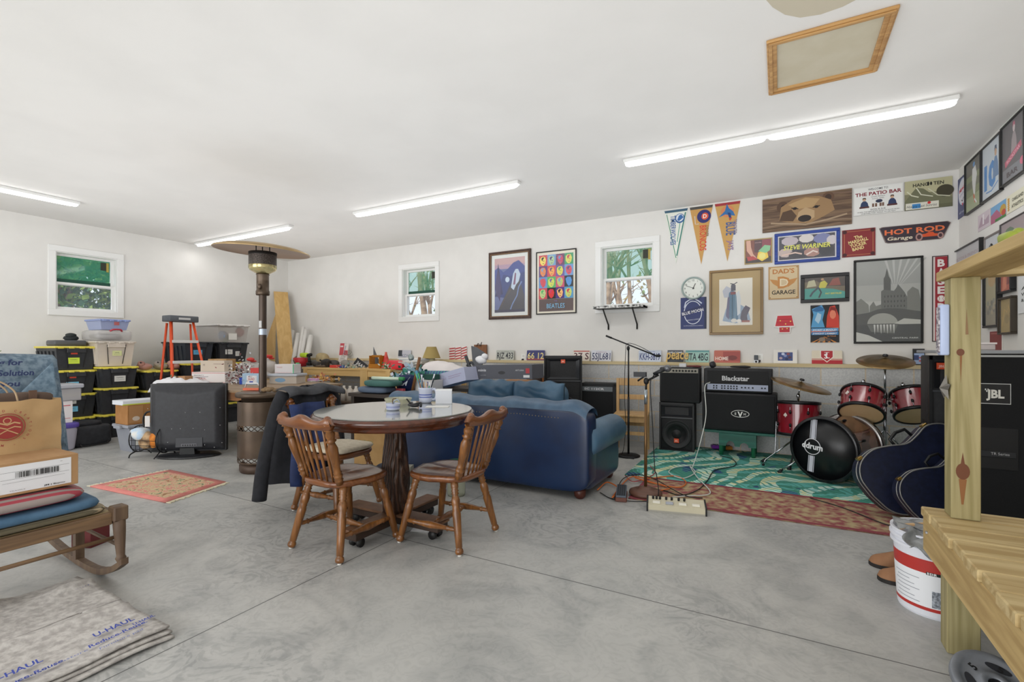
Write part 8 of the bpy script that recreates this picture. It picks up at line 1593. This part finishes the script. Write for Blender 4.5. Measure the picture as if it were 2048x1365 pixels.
def ptxt(t, px_, py_, sz_, wid, rot, c_='#3a4aa0', b_=.02):
    p = at_z(px_, py_, .062); mb.text(t, sz_, mat(c_, .8), T((p.x+2.70, p.y-.60, .0585)) @ RZ(rot), 0, 'CENTER', b_, .2, wid)
ROT = R(93)
ptxt('U-HAUL', 232, 1255, .05, .14, ROT); ptxt('Reduce-Reuse.', 240, 1268, .036, .20, ROT); ptxt('Furniture pad', 246, 1277, .024, .15, ROT, '#6a76b0', 0)
ptxt('U-HAUL', 36, 1343, .05, .14, ROT); ptxt('Reduce-Reuse.', 60, 1352, .034, .20, ROT); ptxt('Return to store', 110, 1330, .024, .2, ROT, '#6a76b0', 0); ptxt('U-HAUL', 290, 1240, .03, .08, ROT)
ptxt('HAUL', 160, 1172, .03, .06, ROT+PI)
mb.build('lettering', o)
# ================================================================== BENCH AT RIGHT
LUM = mat('#cbb585', .6, kind='woodx', hex2='#ad9260', scale=2.6, dist=1.6); LUMY = mat('#c7ab74', .6, kind='woody', hex2='#ab8e5a', scale=2.0, dist=2.6); LUMZ = mat('#aca075', .6, kind='woodz', hex2='#918659', scale=1.5, dist=3); LUME = mat('#dcc99a', .65, kind='noise', hex2='#cbb27c', scale=20)
KN = mat('#6a3c22', .5)
bx0, by1 = .535, 2.66
o = thing('lumber_bench', 'workbench of pale treated lumber with tall post and overhead beam at the right edge', 'workbench', (0, 0, 0))
w_ = .139; y = by1
offs = [0, .004, -.006, .003, -.004, .004, -.006, .0, .005, -.004]
for k in range(10):
    mb = MB(); mb.b2((bx0+offs[k]-.004, y-w_+.003, .502), (1.47, y-.003, .54), LUM, bev=.004)
    if k in (1, 5): mb.push(T((.86+.1*(k == 5), y-.06, .5405))); mb.prism(circ(0, 0, .035, .014, 16), .0006, KN); mb.pop()
    mb.build('plank', o); y -= w_
mb = MB(); mb.b2((bx0+.0, y+.05, .362), (bx0+.038, by1-.02, .502), LUMY, bev=.003); mb.build('side_apron', o)
mb = MB(); mb.b2((bx0+.04, by1-.06, .362), (1.45, by1-.022, .502), LUM, bev=.003); mb.build('rear_apron', o)
mb = MB(); mb.b2((1.42, y+.05, .362), (1.458, by1-.065, .502), LUMY); mb.build('side_apron', o)
px0, py0 = .597, 2.52
mb = MB(); mb.b2((px0, py0, .5405), (px0+.089, py0+.089, 1.497), LUMZ, bev=.003)
mb.push(T((px0+.035, py0-.0006, .73)) @ UP); mb.prism([(x*(1+.1*math.sin(3*x)), y_) for x, y_ in circ(0, 0, .021, .032, 20)], .0008, KN); mb.prism([(-.006, .03), (0, .075), (.006, .03)], .0006, KN); mb.prism([(-.012, -.03), (-.004, -.13), (.002, -.13), (.012, -.03)][::1], .0006, mat('#8a5a30', .55)); mb.pop()
mb.push(T((px0+.028, py0-.0006, 1.20)) @ UP); mb.prism(circ(0, 0, .012, .014, 16), .0008, KN); mb.prism([(-.002, -.012), (.001, -.12), (.005, -.012)], .0006, mat('#8a5a30', .55)); mb.prism([(.015, .07), (.018, .17), (.024, .07)], .0006, mat('#8a6a48', .55)); mb.pop()
mb.build('post', o)
mb = MB(); mb.b2((px0-.012, py0, 0), (px0+.077+.012, py0+.089, .362), LUMZ, bev=.003); mb.build('leg', o)
mb = MB(); mb.b2((1.37, py0, 0), (1.459-.001, py0+.089, .362), LUMZ, bev=.003); mb.build('leg', o)
for x in (px0, 1.35): mb = MB(); mb.b2((x, 1.3, 0), (x+.089, 1.389, .362), LUMZ, bev=.003); mb.build('leg', o)
mb = MB(); mb.b2((px0-.015, .9, 1.4975), (px0+.13, by1+.0, 1.537), LUMY, bev=.003); mb.build('overhead_beam', o)
mb = MB(); mb.b2((px0+.131, py0-.0, 1.4975), (1.45, py0+.089, 1.537), LUM, bev=.003); mb.b2((1.36, py0, .5405), (1.449, py0+.089, 1.497), LUMZ); mb.build('rear_beam', o)
mb = MB(); mb.push(T((bx0-.001, by1-.09, .455)) @ RY(-PI/2)); mb.ring([(0, 0), (.007, 0), (.006, .006), (0, .006)], CHR, 6, False); mb.pop(); mb.build('bolt', o)
# things on the bench frame
o = thing('plastic_clamp', 'lime-green plastic spring clamp with a thin rod lying on the overhead beam', 'clamp', (px0+.03, 2.06, 1.5375), R(-90)); LM = mat('#9aa83a', .45); mb = MB(); mb.sell((0, 0, .02), (.055, .022, .022), LM, .8, .8, wob=.25, ws=30); mb.sell((.02, .01, .03), (.025, .015, .016), LM, wob=.3, ws=30); mb.build('body', o); mb = MB(); mb.cyl((-.04, 0, .02), (-.17, .0, .006), .004, mat('#8a7a3a', .5), n=8); mb.spline([(-.12, 0, .01), (-.14, .0, .02), (-.15, 0, .03)], .003, BLK2, 5); mb.build('rod', o)
zt0, zt1 = at_y(1888, 610, 2.56).z, at_y(1888, 711, 2.56).z
o = thing('power_strip', 'white and pale-blue power strip fixed upright on the side of the post', 'power strip', (px0-.001, 2.55, zt1)); mb = MB(); mb.b2((-.03, -.022, 0), (0, .022, zt0-zt1), mat('#b9c8ea', .4), bev=.006, seg=2); mb.build('body', o); mb = MB(); mb.b2((-.034, -.018, .01), (-.030, .018, zt0-zt1-.01), mat('#d8d4d6', .6, kind='vor', hex2='#77707c', scale=90)); mb.build('face', o)
st = at_y(1876, 776, 2.56)
mb = MB(); P = []; 
for k in range(10): a = PI/2+2*PI*k/10; r_ = .055 if k % 2 == 0 else .024; P.append((r_*math.cos(a), r_*math.sin(a)))
V = [(x, y_, 0) for x, y_ in P]+[(0, 0, .022), (0, 0, -.004)]; mb.push(RZ(-PI/2) @ UP); mb.raw(V, [(k, (k+1) % 10, 10) for k in range(10)]+[((k+1) % 10, k, 11) for k in range(10)], mat('#8d8a84', .35, .8)); mb.pop()
mb.build('star_ornament', None, (px0-.006, 2.555, st.z), 0, 'grey metal star hanging on the left side of the post', 'ornament')
# bucket
o = thing('paint_bucket', 'white five-gallon paint bucket with red band under the bench corner', 'bucket', (.63, 2.925, 0)); WB_ = mat('#e4e6ee', .4)
mb = MB(); mb.ring([(0, 0), (.128, 0), (.132, .01), (.148, .30), (.160, .302), (.160, .312), (.150, .315), (.150, .33), (.163, .333), (.163, .343), (.153, .346), (.153, .36), (.160, .362), (.160, .37), (.148, .37), (.128, .012), (0, .012)], WB_, 56, False); mb.build('body', o)
def cyl_patch(mb, a0, a1, z0_, z1_, r0_, r1_, m, n=24):
    V = []; 
    for k in range(n+1): a = a0+(a1-a0)*k/n; V += [(r0_*math.cos(a), r0_*math.sin(a), z0_), (r1_*math.cos(a), r1_*math.sin(a), z1_)]
    mb.raw(V, [(2*k, 2*k+2, 2*k+3, 2*k+1) for k in range(n)], m, True)
rr_ = lambda z: .1325+(.148-.1325)*(z-.01)/.29
mb = MB()
for z0_, z1_, c_ in ((.205, .265, '#b8322c'), (.035, .05, '#b8322c'), (.05, .205, '#eef0f4')): cyl_patch(mb, R(150), R(330), z0_, z1_, rr_(z0_)+.0008, rr_(z1_)+.0008, mat(c_, .45))
cyl_patch(mb, R(248), R(268), .20, .213, rr_(.2)+.0016, rr_(.213)+.0016, mat('#1c2624', .45)); cyl_patch(mb, R(256), R(285), .055, .13, rr_(.055)+.0014, rr_(.13)+.0014, mat('#b6bcc6', .5, kind='noise', hex2='#6a7078', scale=90))
for k in range(7): cyl_patch(mb, R(190+5*(k % 2)), R(238-8*(k % 3)), .065+.018*k, .068+.018*k, rr_(.065+.018*k)+.0014, rr_(.068+.018*k)+.0014, mat('#9a9ea8', .5))
for k, ch in enumerate('BEHR'):
    a = R(251+3.4*k); r_ = rr_(.206)+.0022; mb.text(ch, .013, mat('#f0f0f0', .5), T((r_*math.cos(a), r_*math.sin(a), .2025)) @ RZ(a+PI/2) @ UP, 0, 'CENTER', .03)
mb.build('label', o)
o = thing('plastic_sheet', 'crumpled grey plastic sheet hanging over the bucket rim', 'plastic sheet', (.60, 2.86, .37)); GP = mat('#77797a', .35, alpha=.9, kind='noise', hex2='#9a9c9c', scale=20); mb = MB(); mb.grid(lambda u, v: Vector((-.10+.2*u+.015*math.sin(v*9), -.07-.06*v+.02*math.sin(u*8), .022-.15*v*(.4+.6*u)+.012*math.sin(u*14+v*6))), 14, 14, GP, thick=(0, .003, 0)); mb.grid(lambda u, v: Vector((-.12+.24*u, -.05+.14*v, .012+.02*math.sin(u*7+v*5)**2)), 12, 10, GP, thick=(0, 0, .002)); mb.build('sheet', o)
mb = MB(); mb.cyl((-.11, -.06, .0), (.08, .05, .012), .012, mat('#c9a478', .6), n=12); mb.build('wooden_stirrer', None, (.60, 2.90, .385), 0, 'wooden stick lying across the bucket top', 'stick')
# boots
BT_ = mat('#8a6040', .8, kind='noise', hex2='#9a7050', scale=10)
for k, (q, lb) in enumerate(((at_z(1750, 1130, 0), 'tan suede boot farther from the camera, toe left, behind the bucket'), (at_z(1768, 1160, 0), 'tan suede boot nearer the camera, toe left, behind the bucket'))):
    o = thing('boot', lb, 'boot', (q.x-.03, q.y, 0), R(-4), 'pair of tan boots behind the bucket'); mb = MB()
    mb.grid(lambda u, v: (lambda t, a: Vector((t*.29, math.cos(a)*(.05-.012*math.sin(min(1, max(0, t-.3)*1.8)*PI))*math.sqrt(max(0, 1-(1-min(1, t/.2))**2)), .018+max(0, math.sin(a))*(.03+.055*min(1, (t/.45))**1.2+(.09*max(0, t-.55)/.45 if t > .55 else 0)) *math.sqrt(max(0, 1-(1-min(1, t/.12))**2)))))(u, PI*v), 26, 16, BT_); mb.build('upper', o)
    mb = MB(); P_ = [(.29*t, (.053-.012*math.sin(min(1, max(0, t-.3)*1.8)*PI))*math.sqrt(max(0, 1-(1-min(1, t/.2))**2))) for t in [(k_/20)**1.4 for k_ in range(21)]]; mb.prism(P_+[(x, -y_) for x, y_ in reversed(P_[1:])], .02, mat('#23201e', .7)); mb.build('sole', o)
    mb = MB(); mb.ring([(.045, .08), (.05, .16), (.052, .24)], BT_, 20, cap=False, M=T((.235, 0, 0)), sx=1.1); mb.build('shaft', o)
# weight plate
o = thing('weight_plate', 'grey 5 pound weight plate leaning under the bench at the bottom edge', 'weight plate', (.645, 2.23, .0)); IR = mat('#8b8f96', .45, .3, kind='noise', hex2='#7b7f86', scale=12)
Mp = T((0, 0, .062)) @ RZ(R(14)) @ RX(R(27)); mb = MB(); mb.push(Mp); mb.ring([(.022, -.012), (.118, -.012), (.122, -.008), (.122, .010), (.118, .014), (.098, .014), (.094, .008), (.046, .008), (.042, .016), (.024, .016), (.022, .01), (.022, -.012)], IR, 56, cap=False); mb.pop(); mb.build('disc', o)
mb = MB(); mb.push(Mp); mb.push(T((0, 0, .0085)))
for a in (R(90), R(-30), R(210)): mb.push(RZ(a)); mb.prism(circ(0, .07, .035, .014, 18), .0006, mat('#2e3036', .5)); mb.pop()
for a in (R(35), R(-35)+0): mb.push(RZ(a)); mb.text('5', .035, mat('#1b1c1f', .5), T((0, .058, .001)), 0, 'CENTER', .03); mb.pop()
mb.pop(); mb.ring([(.021, -.01), (.021, .012)], mat('#1c1c1f', .6), 24, cap=False); mb.pop(); mb.build('recess', o)
cbox('light-blue carton standing under the bench behind the weight plate', 1.02, 2.40, 0, .14, .3, .30, '#86b4cc', R(0), 'blue_carton', 'box', art=lambda A: A.text(.5, .5, 'CHI', .1, '#e8f0f4', wid=.5), side=None)
cbox('black box lying under the bench at the right edge', 1.22, 2.1, 0, .2, .5, .2, '#1c2228', 0, 'black_box')
